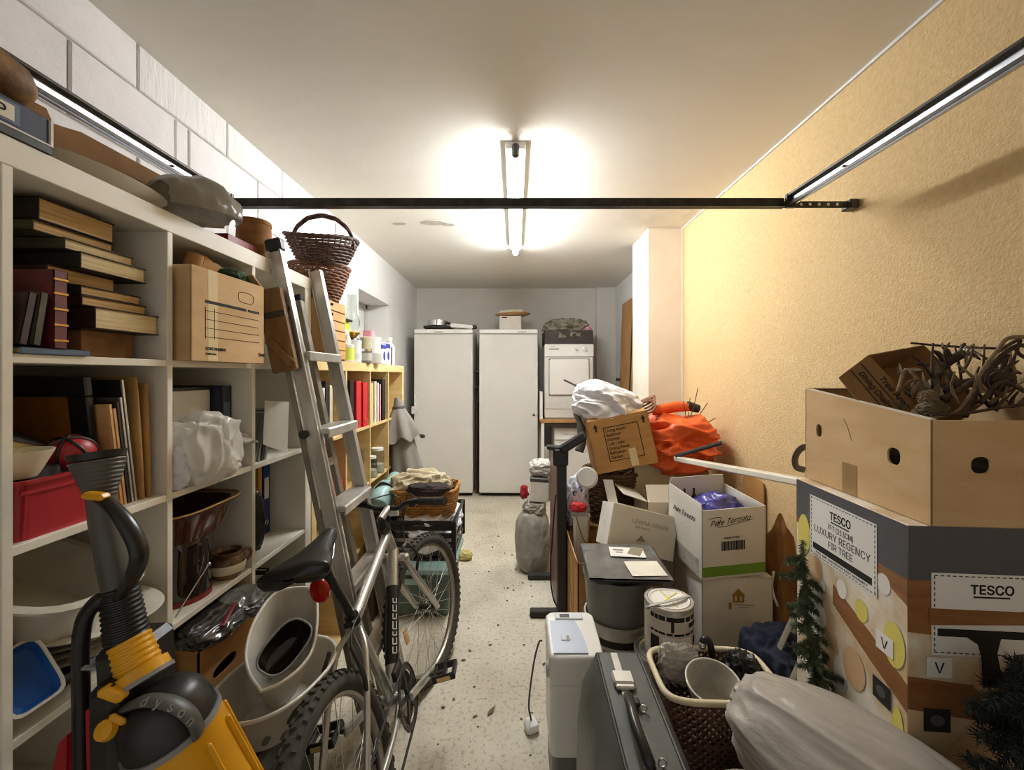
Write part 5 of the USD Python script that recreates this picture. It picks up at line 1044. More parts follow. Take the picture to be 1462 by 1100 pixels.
# ================================================================ BACK OF THE GARAGE
def freezer(label, x0, handle_x, y0=4.76):
    w, d, h = 0.665, 0.60, 1.905; p = thing('freezer', label, 'freezer', (x0 + w / 2, y0 + d / 2, 0))
    part(p, 'cabinet', G().box((0, 0.02, h / 2 + 0.02), (w - 0.006, d - 0.06, h - 0.06), bev=0.008), 'appliance_white')
    part(p, 'door', G().box((0, -d / 2 + 0.02, 0.955 - 0.01), (w, 0.05, 1.80), bev=0.008), 'appliance_white')
    part(p, 'door_seal', G().box((0, -d / 2 + 0.047, 0.945), (w - 0.02, 0.012, 1.78)), 'grey_plastic')
    part(p, 'top_panel', G().box((0, -0.005, h - 0.028), (w, d - 0.02, 0.05), bev=0.008), 'white_enamel')
    part(p, 'plinth', G().box((0, 0.03, 0.022), (w - 0.03, d - 0.09, 0.044)), 'black_plastic')
    part(p, 'control_strip', G().rect((-0.10 if handle_x < 0 else 0.10, -d / 2 + 0.0045, h - 0.042), (1, 0, 0), (0, 0, 1), 0.10, 0.018), 'appliance_grey')
    if handle_x < 0:
        part(p, 'handle', G().box((handle_x * (w / 2 - 0.02), -d / 2 - 0.016, 1.07), (0.028, 0.035, 0.20), bev=0.01).box((handle_x * (w / 2 + 0.0), -d / 2 - 0.012, 0.985), (0.05, 0.03, 0.09), bev=0.01), 'white_enamel')
    else:
        part(p, 'handle', G().box((w / 2 - 0.022, -d / 2 - 0.012, 0.995), (0.03, 0.028, 0.14), bev=0.008), 'white_enamel')
        part(p, 'lock', G().lathe([(0, 0.008), (0.014, 0.006), (0.016, 0), (0, 0)], 16, R=rot(90), t=(w / 2 - 0.045, -d / 2 - 0.006, 0.93)), 'grey_plastic')
    return p
freezer('tall white upright freezer in the left back corner, handle at left', -1.15, -1)
freezer('tall white upright freezer beside the tumble dryer, handle at right', -0.412, 1)
t = thing('hotplate', 'black hotplate with a silver pan on the left freezer', 'pan', (-0.90, 4.95, 1.9055))
part(t, 'base', G().box((0, 0, 0.03), (0.32, 0.26, 0.028), bev=0.008), 'black_plastic')
for q in (-1, 1):
    for r_ in (-1, 1): part(t, 'foot', G().box((q * 0.13, r_ * 0.1, 0.008), (0.03, 0.03, 0.016)), 'black_plastic')
part(t, 'pan', G().lathe([(0, 0.045), (0.105, 0.045), (0.115, 0.055), (0.115, 0.115), (0.10, 0.115), (0.10, 0.06), (0, 0.055)], 32, t=(-0.02, 0, 0)), 'chrome')
part(t, 'pan_handle', G().tube([(0.09, -0.02, 0.09), (0.21, -0.03, 0.055), (0.25, -0.03, 0.03)], [0.016, 0.014, 0.012], 10), 'black_plastic')
t = thing('flat_appliance', 'flat white appliance with a black end lying on the left freezer', 'appliance', (-0.615, 4.84, 1.909))
part(t, 'body', G().box((0, 0, 0.03), (0.26, 0.16, 0.045), rot(0, 5, 0), bev=0.012), 'white_plastic'); part(t, 'end', G().box((0.14, -0.02, 0.022), (0.06, 0.08, 0.042), bev=0.01), 'black_plastic')
t = thing('white_box', 'plain white box standing on the right freezer', 'box', (-0.06, 5.02, 1.9055)); part(t, 'body', G().box((0, 0, 0.085), (0.255, 0.22, 0.17), bev=0.003), 'carton_white'); part(t, 'printed_mark', G().rect((-0.10, -0.11, 0.145), (1, 0, 0), (0, 0, 1), 0.06, 0.012), 'ink_brown')
t = thing('round_tray', 'round tan tray balanced on the white box', 'tray', (-0.03, 5.02, 2.0835)); part(t, 'tray', G().lathe([(0, 0), (0.15, 0), (0.21, 0.02), (0.213, 0.026), (0.205, 0.026), (0.148, 0.006), (0, 0.006)], 36, R=rot(0, -2)), 'pine')
solo('folded_cloth', G().rbox((0, 0, 0.025), (0.27, 0.17, 0.04), 0.02, R=rot(0, -4)), 'paper', 'folded white cloth on top of the round tan tray', 'cloth', loc=(-0.05, 5.0, 2.099))
for k, (dx, m) in enumerate(((0.012, 'mahogany'), (0.03, 'dark_wood'), (0.05, 'mahogany'))): solo('pole', G().rod((0, 0, 0), (0.012 - 0.004 * k, 0.05, 1.12 - 0.06 * k), 0.007, 8), m, ('thin reddish pole, leftmost of three in the gap between the freezers', 'thin dark pole, middle of three in the gap between the freezers', 'thin reddish pole, rightmost of three in the gap between the freezers')[k], 'pole', loc=(-0.476 + dx, 4.90, 0))
solo('cable_loop', G().tube(smooth_path([(-0.02, 0, 0.14), (0.02, 0, 0.12), (0.028, 0, 0.05), (0.012, 0, -0.04), (-0.02, 0, -0.07)], 20), 0.014, 10), 'black_plastic', 'black cable loop hanging in the gap between the freezers', 'cable', loc=(-0.452, 4.86, 1.29), smooth=True)
# table with dryer and washing machine
tb = thing('table', 'brown-topped table with white frame carrying the tumble dryer', 'table', (0.597, 4.82, 0))
part(tb, 'top', G().box((0, 0, 0.883), (0.66, 0.66, 0.028), bev=0.004), 'brown_board'); part(tb, 'apron', G().box((0, -0.30, 0.845), (0.62, 0.02, 0.045)), 'dark_wood')
for q in (-1, 1):
    for r_ in (-1, 1): part(tb, 'leg', G().box((q * 0.305, r_ * 0.30, 0.4345), (0.034, 0.034, 0.869), bev=0.003), 'white_enamel')
dr = thing('tumble_dryer', 'white tumble dryer with a square door standing on the table', 'dryer', (0.597, 4.93, 0.8975))
part(dr, 'cabinet', G().box((0, 0, 0.415), (0.545, 0.50, 0.83), bev=0.01), 'appliance_white')
part(dr, 'control_panel', G().box((0, -0.252, 0.755), (0.545, 0.03, 0.135), bev=0.006), 'white_enamel')
part(dr, 'door', G().box((0, -0.262, 0.46), (0.44, 0.035, 0.40), bev=0.012), 'white_enamel'); part(dr, 'door_gap', G().box((0, -0.2505, 0.46), (0.452, 0.006, 0.412)), 'grey_plastic')
part(dr, 'filter_grip', G().box((-0.17, -0.269, 0.775), (0.11, 0.006, 0.022), bev=0.002).box((-0.185, -0.269, 0.80), (0.05, 0.005, 0.008)), 'appliance_grey')
for x_, r_ in ((0.17, 0.026), (0.08, 0.014)): part(dr, 'knob', G().lathe([(0, 0.028), (r_ * 0.8, 0.026), (r_, 0), (0, 0)], 20, R=rot(90), t=(x_, -0.266, 0.77)), 'appliance_white')
part(dr, 'lower_trim', G().box((0, -0.251, 0.11), (0.53, 0.008, 0.006)), 'appliance_grey'); part(dr, 'socket', G().box((0.10, -0.26, 0.17), (0.055, 0.03, 0.075), bev=0.006), 'appliance_grey')
bx = carton('open dark box standing on top of the tumble dryer', (0.597, 4.93, 1.728), (0.545, 0.42, 0.155), 'dark_wood', name='box_crate', category='box')
solo('cloth_heap', blob((0, 0, 0), (0.46, 0.28, 0.25), seed=21, amp=0.6, freq=2.2, ridge=0.85, sub=5), 'camo_cloth', 'patterned olive and grey cloth heaped in the dark box', 'cloth', loc=(0.60, 4.88, 1.885), smooth=True)
solo('pink_cloth', blob((0, 0, 0), (0.14, 0.14, 0.12), seed=23, amp=0.4), 'pink', 'pinkish cloth at the right of the heap on the dryer', 'cloth', loc=(0.79, 4.83, 1.90), smooth=True)
wm = thing('washing_machine', 'white appliance under the table with a grey grip', 'washing machine', (0.645, 4.84, 0)); part(wm, 'cabinet', G().box((0, 0, 0.405), (0.44, 0.50, 0.81), bev=0.01), 'appliance_white'); part(wm, 'panel', G().box((0, -0.254, 0.74), (0.44, 0.02, 0.13), bev=0.004), 'white_enamel'); part(wm, 'grip', G().rect((-0.12, -0.2645, 0.73), (1, 0, 0), (0, 0, 1), 0.13, 0.012), 'appliance_grey')
solo('metal_cylinder', G().lathe([(0, 0), (0.05, 0), (0.05, 0.55), (0.03, 0.60), (0, 0.60)], 24), 'aluminium', 'upright silver cylinder beside the appliance under the table', 'cylinder', loc=(0.325, 4.62, 0.0))
t = thing('ironing_board', 'narrow white folded board standing between freezer and dryer', 'board', (0.285, 4.70, 0.8975)); part(t, 'board', G().rbox((0, 0, 0.15), (0.03, 0.16, 0.30), 0.01), 'white_enamel')
t = thing('wooden_door_panel', 'tall brown board leaning in the recess beyond the pier', 'board', (1.17, 4.43, 0), (0, 2, 0)); part(t, 'panel', G().box((0, 0, 1.10), (0.035, 0.82, 2.2), bev=0.003), 'brown_board'); part(t, 'edge_lath', G().box((-0.022, -0.05, 1.55), (0.008, 0.03, 1.2), rot(1.5)), 'dark_wood'); part(t, 'latch', G().box((-0.035, 0.39, 1.33), (0.06, 0.03, 0.03), bev=0.004), 'dark_steel')

# ================================================================ CRATES PAST THE FRONT WHEEL
tq = thing('storage_box', 'pale turquoise plastic storage box on the floor behind the front wheel', 'storage box', (-0.565, 2.60, 0))
part(tq, 'body', loft([np.array([(a, b, z) for a, b in rrect(w, d, 0.03, 5)]) for w, d, z in ((0.36, 0.40, 0.012), (0.40, 0.46, 0.27))]), 'teal_dark', smooth=30); part(tq, 'lid', loft([np.array([(a, b, z) for a, b in rrect(w, d, 0.035, 5)]) for w, d, z in ((0.43, 0.49, 0.26), (0.435, 0.495, 0.285), (0.40, 0.46, 0.31))]), 'teal_plastic', smooth=30)
part(tq, 'handle', G().rbox((0, -0.238, 0.22), (0.12, 0.02, 0.03), 0.008), 'teal_plastic')
for q in (-1, 1): part(tq, 'foot', G().box((q * 0.12, 0, 0.006), (0.06, 0.34, 0.012)), 'black_plastic')
ck = thing('plastic_crate', 'black slatted plastic crate on the turquoise storage box', 'crate', (-0.545, 2.63, 0.3105)); g = G(); w, d, h = 0.38, 0.42, 0.23
part(ck, 'base', G().box((0, 0, 0.006), (w, d, 0.012)), 'black_plastic'); part(ck, 'rim', G().box((0, -d / 2, h - 0.012), (w, 0.014, 0.024)).box((0, d / 2, h - 0.012), (w, 0.014, 0.024)).box((-w / 2, 0, h - 0.012), (0.014, d, 0.024)).box((w / 2, 0, h - 0.012), (0.014, d, 0.024)), 'black_plastic')
for z in (0.045, 0.095, 0.145, 0.188):
    for c_, s_ in (((0, -d / 2, z), (w, 0.008, 0.028)), ((0, d / 2, z), (w, 0.008, 0.028)), ((-w / 2, 0, z), (0.008, d, 0.028)), ((w / 2, 0, z), (0.008, d, 0.028))): part(ck, 'slat', G().box(c_, s_), 'black_plastic')
for x_ in (-1, 1):
    for y_ in (-1, 1): part(ck, 'corner_post', G().box((x_ * w / 2, y_ * d / 2, h / 2), (0.026, 0.026, h), bev=0.004), 'black_plastic')
solo('carrier_bag', blob((0, 0, 0), (0.37, 0.40, 0.27), seed=31, amp=0.4, freq=2.2, ridge=0.85, sub=5), 'bag_white', 'white plastic bags and papers filling the black crate', 'plastic bag', loc=(-0.545, 2.63, 0.445), smooth=True)
wicker('golden wicker tray basket with linen standing on the black crate', (-0.545, 2.60, 0.545), (0.185, 0.15), (0.16, 0.125), 0.15, 'wicker_gold', rows=9, stakes=44, power=5.0, lip=0.009)
solo('linen_heap', blob((0, 0, 0), (0.33, 0.25, 0.22), seed=33, amp=0.5, freq=2.0, ridge=0.9, stretch=(0.6, 1.6, 1), sub=5), 'linen', 'cream and grey striped linen heaped in the golden basket', 'cloth', loc=(-0.595, 2.60, 0.665), smooth=True)
solo('dark_cloth', blob((0, 0, 0), (0.24, 0.10, 0.07), seed=34, amp=0.35), 'dark_cloth', 'dark folded cloth along the front of the golden basket', 'cloth', loc=(-0.51, 2.455, 0.715), smooth=True)
t = thing('cool_bag', 'pale turquoise and dark rolled bag left of the linen basket', 'bag', (-0.797, 2.52, 0.60)); part(t, 'roll', G().tube([(0, -0.10, 0.02), (0, 0.0, 0.07), (-0.0, 0.07, 0.08)], [0.062, 0.066, 0.06], 18), 'teal_plastic', smooth=True); part(t, 'roll', G().tube([(0.005, 0.10, 0.06), (0.02, 0.22, 0.11)], [0.05, 0.05], 16), 'teal_plastic', smooth=True)
part(t, 'strap', G().tube(smooth_path([(-0.055, -0.03, 0.08), (0.0, -0.02, 0.140), (0.055, 0.02, 0.10), (0.068, 0.05, 0.07)], 14), 0.02, 6, flat=0.3), 'dark_cloth', smooth=True)
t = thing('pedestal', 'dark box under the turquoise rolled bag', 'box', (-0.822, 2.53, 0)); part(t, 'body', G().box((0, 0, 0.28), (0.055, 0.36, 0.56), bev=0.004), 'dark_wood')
solo('stone', blob((0, 0, 0.03), (0.10, 0.085, 0.07), seed=41, amp=0.25, flat=0.0), 'stone_cream', 'small yellowish stone on the floor right of the turquoise box', 'stone', loc=(-0.375, 3.15, 0), smooth=True)
# floor crumbs
rc_ = random.Random(11); g = G()
for k in range(70):
    x_, y_, s_ = rc_.uniform(-0.3, 0.25), rc_.uniform(1.25, 3.6), rc_.uniform(0.002, 0.007)
    g.add(trimesh.creation.icosphere(0).vertices * V(s_ * rc_.uniform(0.8, 2.2), s_, s_ * 0.5) @ rot(0, 0, rc_.uniform(0, 180)).T + V(x_, y_, s_ * 0.4), trimesh.creation.icosphere(0).faces)
solo('floor_debris', g, 'leaf_dry', 'scattered bits of grit and dry leaf on the concrete', 'debris', kind='stuff')
for k, (x_, y_, a_) in enumerate(((-0.03, 1.44, 20), (-0.10, 1.72, 60))): solo('dry_leaf', G().cloth(lambda u, v: V((u - 0.5) * 0.05, (v - 0.5) * 0.018 * math.sin(math.pi * min(max(u, .05), .95)), 0.004 + 0.006 * abs(u - 0.5)), 7, 4, 0.001), 'leaf_dry', ('curled dry leaf on the floor near the bicycle pedal', 'curled dry leaf on the floor in mid aisle')[k], 'leaf', loc=(x_, y_, 0), r=(0, 0, a_))

# ================================================================ RIGHT-HAND PILE, from the floor up
def fir(p, paths, mat, step=0.004, nl=0.026, per=5, seed=1, stem='twig'):
    """An artificial fir branch: wire stems set all round with needles."""
    r_ = np.random.default_rng(seed); st, nd = G(), G(); V_, F_ = [], []
    for path, rr in paths:
        q = smooth_path(path, max(6, int(np.linalg.norm(np.diff(V(path), axis=0), axis=1).sum() / step))); st.tube(q[::3] if len(q) > 12 else q, rr, 5)
        tan = np.gradient(q, axis=0)
        for i in range(len(q)):
            t_ = unit(tan[i])
            for k in range(per):
                d = unit(np.cross(t_, unit(r_.normal(size=3)))); d = unit(d + t_ * r_.uniform(0.3, 0.9)); L_ = nl * r_.uniform(0.7, 1.15); s = unit(np.cross(d, r_.normal(size=3))) * 0.0015; s2 = np.cross(d, s); n0 = len(V_)
                V_ += [q[i] + s, q[i] - s * 0.5 + s2, q[i] - s * 0.5 - s2, q[i] + d * L_]; F_ += [[n0, n0 + 1, n0 + 3], [n0 + 1, n0 + 2, n0 + 3], [n0 + 2, n0, n0 + 3]]
    part(p, 'stem', st, stem, smooth=True); part(p, 'needles', G().add(V(V_), F_), mat, smooth=False, kind='stuff')
def sprays(main, n, L_, seed, spread=0.9, down=0.2):
    """Side twigs along a main stem."""
    r_ = np.random.default_rng(seed); q = smooth_path(main, 40); tan = np.gradient(q, axis=0); out = [(main, 0.0025)]
    for i in np.linspace(3, 37, n).astype(int):
        t_ = unit(tan[i]); d = unit(np.cross(t_, r_.normal(size=3))) * spread + t_ * r_.uniform(0.2, 0.8); l = L_ * r_.uniform(0.6, 1.1); d = unit(d)
        out.append(([q[i], q[i] + d * l * 0.5, q[i] + d * l + V(0, 0, -down * l)], 0.0015))
    return out

# water softener
ws = thing('water_softener', 'slim white water softener with a blue-grey lid, left of the suitcase', 'appliance', (0.198, 1.458, 0)); w, d = 0.172, 0.215
part(ws, 'plinth', G().rbox((0, 0, 0.075), (w - 0.014, d - 0.014, 0.15), 0.02), 'bucket_grey')
part(ws, 'cabinet', G().rbox((0, 0, 0.265), (w, d, 0.23), 0.022), 'white_plastic', smooth=30); part(ws, 'upper_body', G().rbox((0, 0, 0.413), (w + 0.002, d + 0.002, 0.062), 0.022), 'white_plastic', smooth=30); part(ws, 'seam', G().rbox((0, 0, 0.3815), (w - 0.004, d - 0.004, 0.004), 0.02), 'appliance_grey')
rg = lambda k, z, q=0.0: np.array([(a * k, b * k, z + q * (b / d + 0.5)) for a, b in rrect(w + 0.006, d + 0.006, 0.024, 6)])
part(ws, 'lid', loft([rg(1, 0.4445), rg(1.01, 0.458, 0.004), rg(0.985, 0.470, 0.02), rg(0.90, 0.476, 0.024)]), 'white_plastic', smooth=40)
part(ws, 'lid_panel', G().cloth(lambda u, v: V(-0.074 + 0.112 * u - 0.025 * u * v * v, -0.097 + 0.145 * v, 0.4785 + 0.0205 * v), 10, 14, 0.004), 'blue_grey_plastic', smooth=40, label='blue-grey panel in the lid')
part(ws, 'control_panel', G().box((-0.005, 0.075, 0.498), (0.10, 0.030, 0.008), rot(5), bev=0.002), 'cool_white_plastic'); part(ws, 'display', G().box((-0.02, 0.075, 0.5025), (0.035, 0.016, 0.003), rot(5)), 'grey_plastic')
part(ws, 'emblem', G().text('L8', 0.020, V(-0.045, -0.045, 0.4895), V(1, 0, 0), V(0, 1, 0.14), True), 'appliance_grey')
part(ws, 'side_knob', G().lathe([(0, 0.012), (0.022, 0.010), (0.026, 0), (0, 0)], 20, R=rot(0, -90), t=(-w / 2 - 0.0005, -0.06, 0.405)), 'appliance_grey')
t = thing('power_plug', 'white plug with a grey cable lying on the floor beside the softener', 'plug', (0.062, 1.63, 0)); part(t, 'body', G().box((0, 0, 0.022), (0.05, 0.05, 0.035), rot(18, 0, 25), bev=0.008), 'white_plastic'); part(t, 'cable', G().tube(smooth_path([(0.0, 0, 0.035), (-0.01, 0.01, 0.10), (0.01, 0.02, 0.25), (0.030, 0.02, 0.33), (0.042, 0.015, 0.34)], 20), 0.0035, 6), 'grey_plastic', smooth=True)

# suitcase standing on its long side
sc = thing('suitcase', 'dark grey hard suitcase standing on its side, handle and pale strip on top', 'suitcase', (0.272, 0.885, 0), (0, 0, -1.5)); L_ = 0.27
def half(x_s):
    rings = []
    for yy, k in ((-L_ - 0.0, 0.82), (-L_ + 0.012, 0.93), (-L_ + 0.04, 1.0), (L_ - 0.04, 1.0), (L_ - 0.012, 0.93), (L_, 0.82)):
        pts = [(0.0, 0.62), (0.052, 0.62), (0.066, 0.606), (0.10, 0.54), (0.112, 0.45), (0.115, 0.3), (0.112, 0.15), (0.10, 0.06), (0.066, 0.014), (0.052, 0.0), (0.0, 0.0)]
        rings.append(np.array([(x_s * (x if x == 0 else x * (0.75 + 0.25 * k)), yy, 0.31 + (z - 0.31) * (0.955 + 0.045 * k)) for x, z in pts]))
    v = np.array(rings); return loft([r for r in v])
part(sc, 'shell', half(-1), 'charcoal_vinyl', smooth=40); part(sc, 'shell', half(1), 'charcoal_vinyl', smooth=40)
for x_ in (-0.056, 0.056): part(sc, 'piping', G().tube([(x_, -L_ + 0.01, 0.620), (x_, L_ - 0.01, 0.620)], 0.004, 8).tube([(x_, L_, 0.612), (x_, L_ + 0.001, 0.05)], 0.004, 8), 'vinyl_seam')
part(sc, 'metal_strip', G().box((-0.012, 0, 0.6215), (0.019, 2 * L_ - 0.02, 0.004), bev=0.001), 'aluminium', label='pale metal closing strip')
for y_ in (0.155, -0.19): part(sc, 'latch', G().box((-0.010, y_, 0.629), (0.052, 0.045, 0.014), bev=0.004).box((-0.010, y_ - 0.026, 0.627), (0.046, 0.014, 0.010), bev=0.003), 'aluminium')
hp = smooth_path([(-0.014, 0.075, 0.628), (-0.018, 0.068, 0.650), (-0.024, 0.02, 0.664), (-0.026, -0.03, 0.664), (-0.018, -0.082, 0.650), (-0.010, -0.092, 0.628)], 24)
part(sc, 'handle', G().tube(hp, [0.009] * 3 + [0.0115] * 18 + [0.009] * 3, 12), 'saddle_vinyl', smooth=True, label='black carrying handle')
for y_ in (0.078, -0.094): part(sc, 'handle_mount', G().box((-0.006, y_, 0.629), (0.034, 0.022, 0.012), bev=0.003), 'saddle_vinyl')
for y_ in (0.06, -0.072): part(sc, 'handle_ring', G().tube([(0.014 + 0.008 * math.cos(q), y_, 0.630 + 0.008 * math.sin(q)) for q in np.linspace(0, 2 * np.pi, 14, endpoint=False)], 0.002, 5, closed=True), 'chrome', smooth=True)

# laundry basket and what it holds
lb_ = thing('laundry_basket', 'brown open-woven laundry basket with a cream rim before the paint tins', 'basket', (0.617, 1.315, 0), (0, 0, -2)); LH = 0.445
def lring(t, a):
    c, s_ = math.cos(a), math.sin(a); q = (abs(c) ** 5 + abs(s_) ** 5) ** -0.2; k = t ** 0.8
    return V(q * c * (0.14 + 0.036 * k), q * s_ * (0.09 + 0.03 * k), t * LH)
part(lb_, 'weaving', lattice(lring, LH, 0.42, 46, 0.0042, 18), 'wicker_brown', smooth=True, kind='stuff')
part(lb_, 'hoops', G().tube([lring(0.35, q) for q in np.linspace(0, 2 * np.pi, 64, endpoint=False)], 0.003, 5, closed=True).tube([lring(0.7, q) for q in np.linspace(0, 2 * np.pi, 64, endpoint=False)], 0.003, 5, closed=True), 'wicker_brown', smooth=True, kind='stuff')
part(lb_, 'rim', G().tube([lring(1.0, q) * V(1.01, 1.01, 1) for q in np.linspace(0, 2 * np.pi, 72, endpoint=False)], 0.0095, 8, closed=True), 'cream_plastic', smooth=True)
bs_ = np.array([lring(0, q) for q in np.linspace(0, 2 * np.pi, 40, endpoint=False)]); part(lb_, 'base', loft([bs_, bs_ + V(0, 0, 0.006)]), 'wicker_brown')
solo('dark_cloth', blob((0, 0, 0), (0.25, 0.15, 0.22), seed=51, amp=0.15, flat=-0.095), 'dark_cloth', 'dark fabric in the bottom of the brown laundry basket', 'cloth', loc=(0.617, 1.315, 0.107), smooth=True)
pt = thing('plant_pot', 'empty pale pot lying tilted in the laundry basket', 'pot', (0.612, 1.315, 0.342), (15, -3, 0))
part(pt, 'body', G().lathe([(0, 0), (0.052, 0), (0.055, 0.004), (0.074, 0.085), (0.079, 0.088), (0.080, 0.10), (0.075, 0.10), (0.071, 0.088), (0.064, 0.055), (0.062, 0.052), (0.051, 0.006), (0, 0.006)], 40), 'bucket_dirty', smooth=35); part(pt, 'rim', G().tube([(0.0785 * math.cos(q), 0.0785 * math.sin(q), 0.1005) for q in np.linspace(0, 2 * np.pi, 48, endpoint=False)], 0.0035, 6, closed=True), 'china_white', smooth=True)
part(pt, 'wear_ring', G().lathe([(0.0645, 0.052), (0.0685, 0.068), (0.0675, 0.068), (0.0635, 0.053)], 36), 'rag_white')
solo('rag', blob((0, 0, 0), (0.11, 0.04, 0.11), seed=52, amp=0.5, ridge=0.9, power=4), 'rag_white', 'pale grey rag behind the tilted pot in the basket', 'cloth', loc=(0.54, 1.395, 0.42), smooth=True)
um = thing('umbrella', 'dark umbrella with a curved glossy handle standing in the laundry basket', 'umbrella', (0.655, 1.395, 0.33)); part(um, 'handle', G().tube(smooth_path([(0.01, 0, 0.0), (0.0, 0, 0.09), (-0.005, 0, 0.14), (-0.014, 0, 0.168), (-0.028, 0, 0.172), (-0.036, 0, 0.158)], 20), 0.011, 10), 'saddle_vinyl', smooth=True); part(um, 'ferrule', G().tm(trimesh.creation.icosphere(2, 0.0135), t=(-0.036, 0, 0.155)), 'chrome', smooth=True)
solo('sack', blob((0, 0, 0), (0.10, 0.10, 0.15), seed=53, amp=0.35, ridge=0.8), 'sack_black', 'black plastic in the right corner of the laundry basket', 'plastic', loc=(0.735, 1.36, 0.40), smooth=True)

# bedding bags in the foreground
q1 = blob((0, 0, 0), (0.50, 0.27, 0.235), seed=61, amp=0.16, freq=1.9, ridge=0.7, power=2.5, sub=5, stretch=(0.5, 1.2, 1.2))
bb_ = thing('bedding_bag', 'bulging translucent bag of pale bedding lying highest in the right foreground', 'bedding bag', (0.715, 0.875, 0.527), (4, 6, -52)); v, f = q1.get()
part(bb_, 'bag', G().add(v, f), 'quilt_plastic', smooth=True)
part(bb_, 'gathered_end', blob((-0.240, 0.02, 0.0), (0.05, 0.07, 0.06), seed=62, amp=0.3), 'quilt_plastic', smooth=True)
bb2 = thing('bedding_bag', 'dull grey bag of bedding beneath the pale one in the foreground', 'bedding bag', (0.585, 0.865, 0.0)); part(bb2, 'bag', blob((0, 0, 0.215), (0.33, 0.50, 0.45), seed=63, amp=0.08, flat=0.002, sub=5), 'quilt_plastic_dull', smooth=True); part(bb2, 'zip_seam', G().tube(smooth_path([(-0.16, -0.1, 0.30), (-0.10, -0.16, 0.395), (0.0, -0.18, 0.42), (0.10, -0.15, 0.39)], 20), 0.004, 6), 'bucket_dirty', smooth=True)

# buckets, tray, tins
bu = thing('bucket', 'white bucket with dark printed bands under the paint tray', 'bucket', (0.435, 1.79, 0)); part(bu, 'body', G().lathe([(0, 0), (0.118, 0), (0.122, 0.004), (0.138, 0.36), (0.142, 0.362), (0.142, 0.374), (0.134, 0.374), (0.118, 0.008), (0, 0.008)], 40), 'bucket_dirty', smooth=35)
for z0, m in ((0.10, 'tin_label'), (0.20, 'ink'), (0.25, 'bucket_grey'), (0.295, 'ink')): part(bu, 'printed_band', G().lathe([(0.122 + 0.0455 * z0, z0), (0.1235 + 0.0455 * z0, z0), (0.1242 + 0.0455 * z0, z0 + 0.028), (0.1230 + 0.0455 * z0, z0 + 0.028)], 40), m)
bu2 = thing('bucket', 'dark grey bucket nested in the white one under the paint tray', 'bucket', (0.435, 1.79, 0.20)); part(bu2, 'body', G().lathe([(0, 0), (0.108, 0), (0.112, 0.004), (0.142, 0.335), (0.147, 0.337), (0.147, 0.352), (0.139, 0.352), (0.108, 0.008), (0, 0.008)], 40), 'bucket_grey', smooth=35)
py = thing('paint_tray', 'black paint tray sealed in clear wrap with white labels, on the buckets', 'paint tray', (0.455, 1.79, 0.553), (0, 0, -3))
def tr(w, d, z): return np.array([(a, b, z) for a, b in rrect(w, d, 0.02, 5)])
part(py, 'body', loft([tr(0.26, 0.27, 0.0), tr(0.305, 0.325, 0.026), tr(0.33, 0.345, 0.028), tr(0.335, 0.35, 0.034), tr(0.30, 0.315, 0.034), tr(0.26, 0.27, 0.008)]), 'black_plastic', smooth=30)
part(py, 'shrink_wrap', G().cloth(lambda u, v: V(-0.160 + 0.32 * u, -0.168 + 0.336 * v, 0.0375 + 0.0045 * meshkit.fbm(V(u * 3 + v * 2, v * 9 - u * 4, 0.3), 3, 5) - 0.004 * math.sin(math.pi * u) * math.sin(math.pi * v)), 26, 26, 0.0008), 'polythene', smooth=True)
part(py, 'label', G().box((0.035, 0.075, 0.0425), (0.15, 0.10, 0.0012), rot(0, 0, -4)), 'print_white'); part(py, 'label_band', G().box((0.075, 0.085, 0.0436), (0.055, 0.085, 0.001), rot(0, 0, -24)), 'ink_grey'); part(py, 'label', G().box((0.075, -0.08, 0.0425), (0.14, 0.13, 0.0012), rot(0, 0, 4)), 'paper')
part(py, 'label_mark', G().box((0.0, 0.095, 0.0436), (0.045, 0.014, 0.001), rot(0, 0, -4)).box((0.0, 0.07, 0.0436), (0.03, 0.008, 0.001), rot(0, 0, -4)), 'ink_grey')
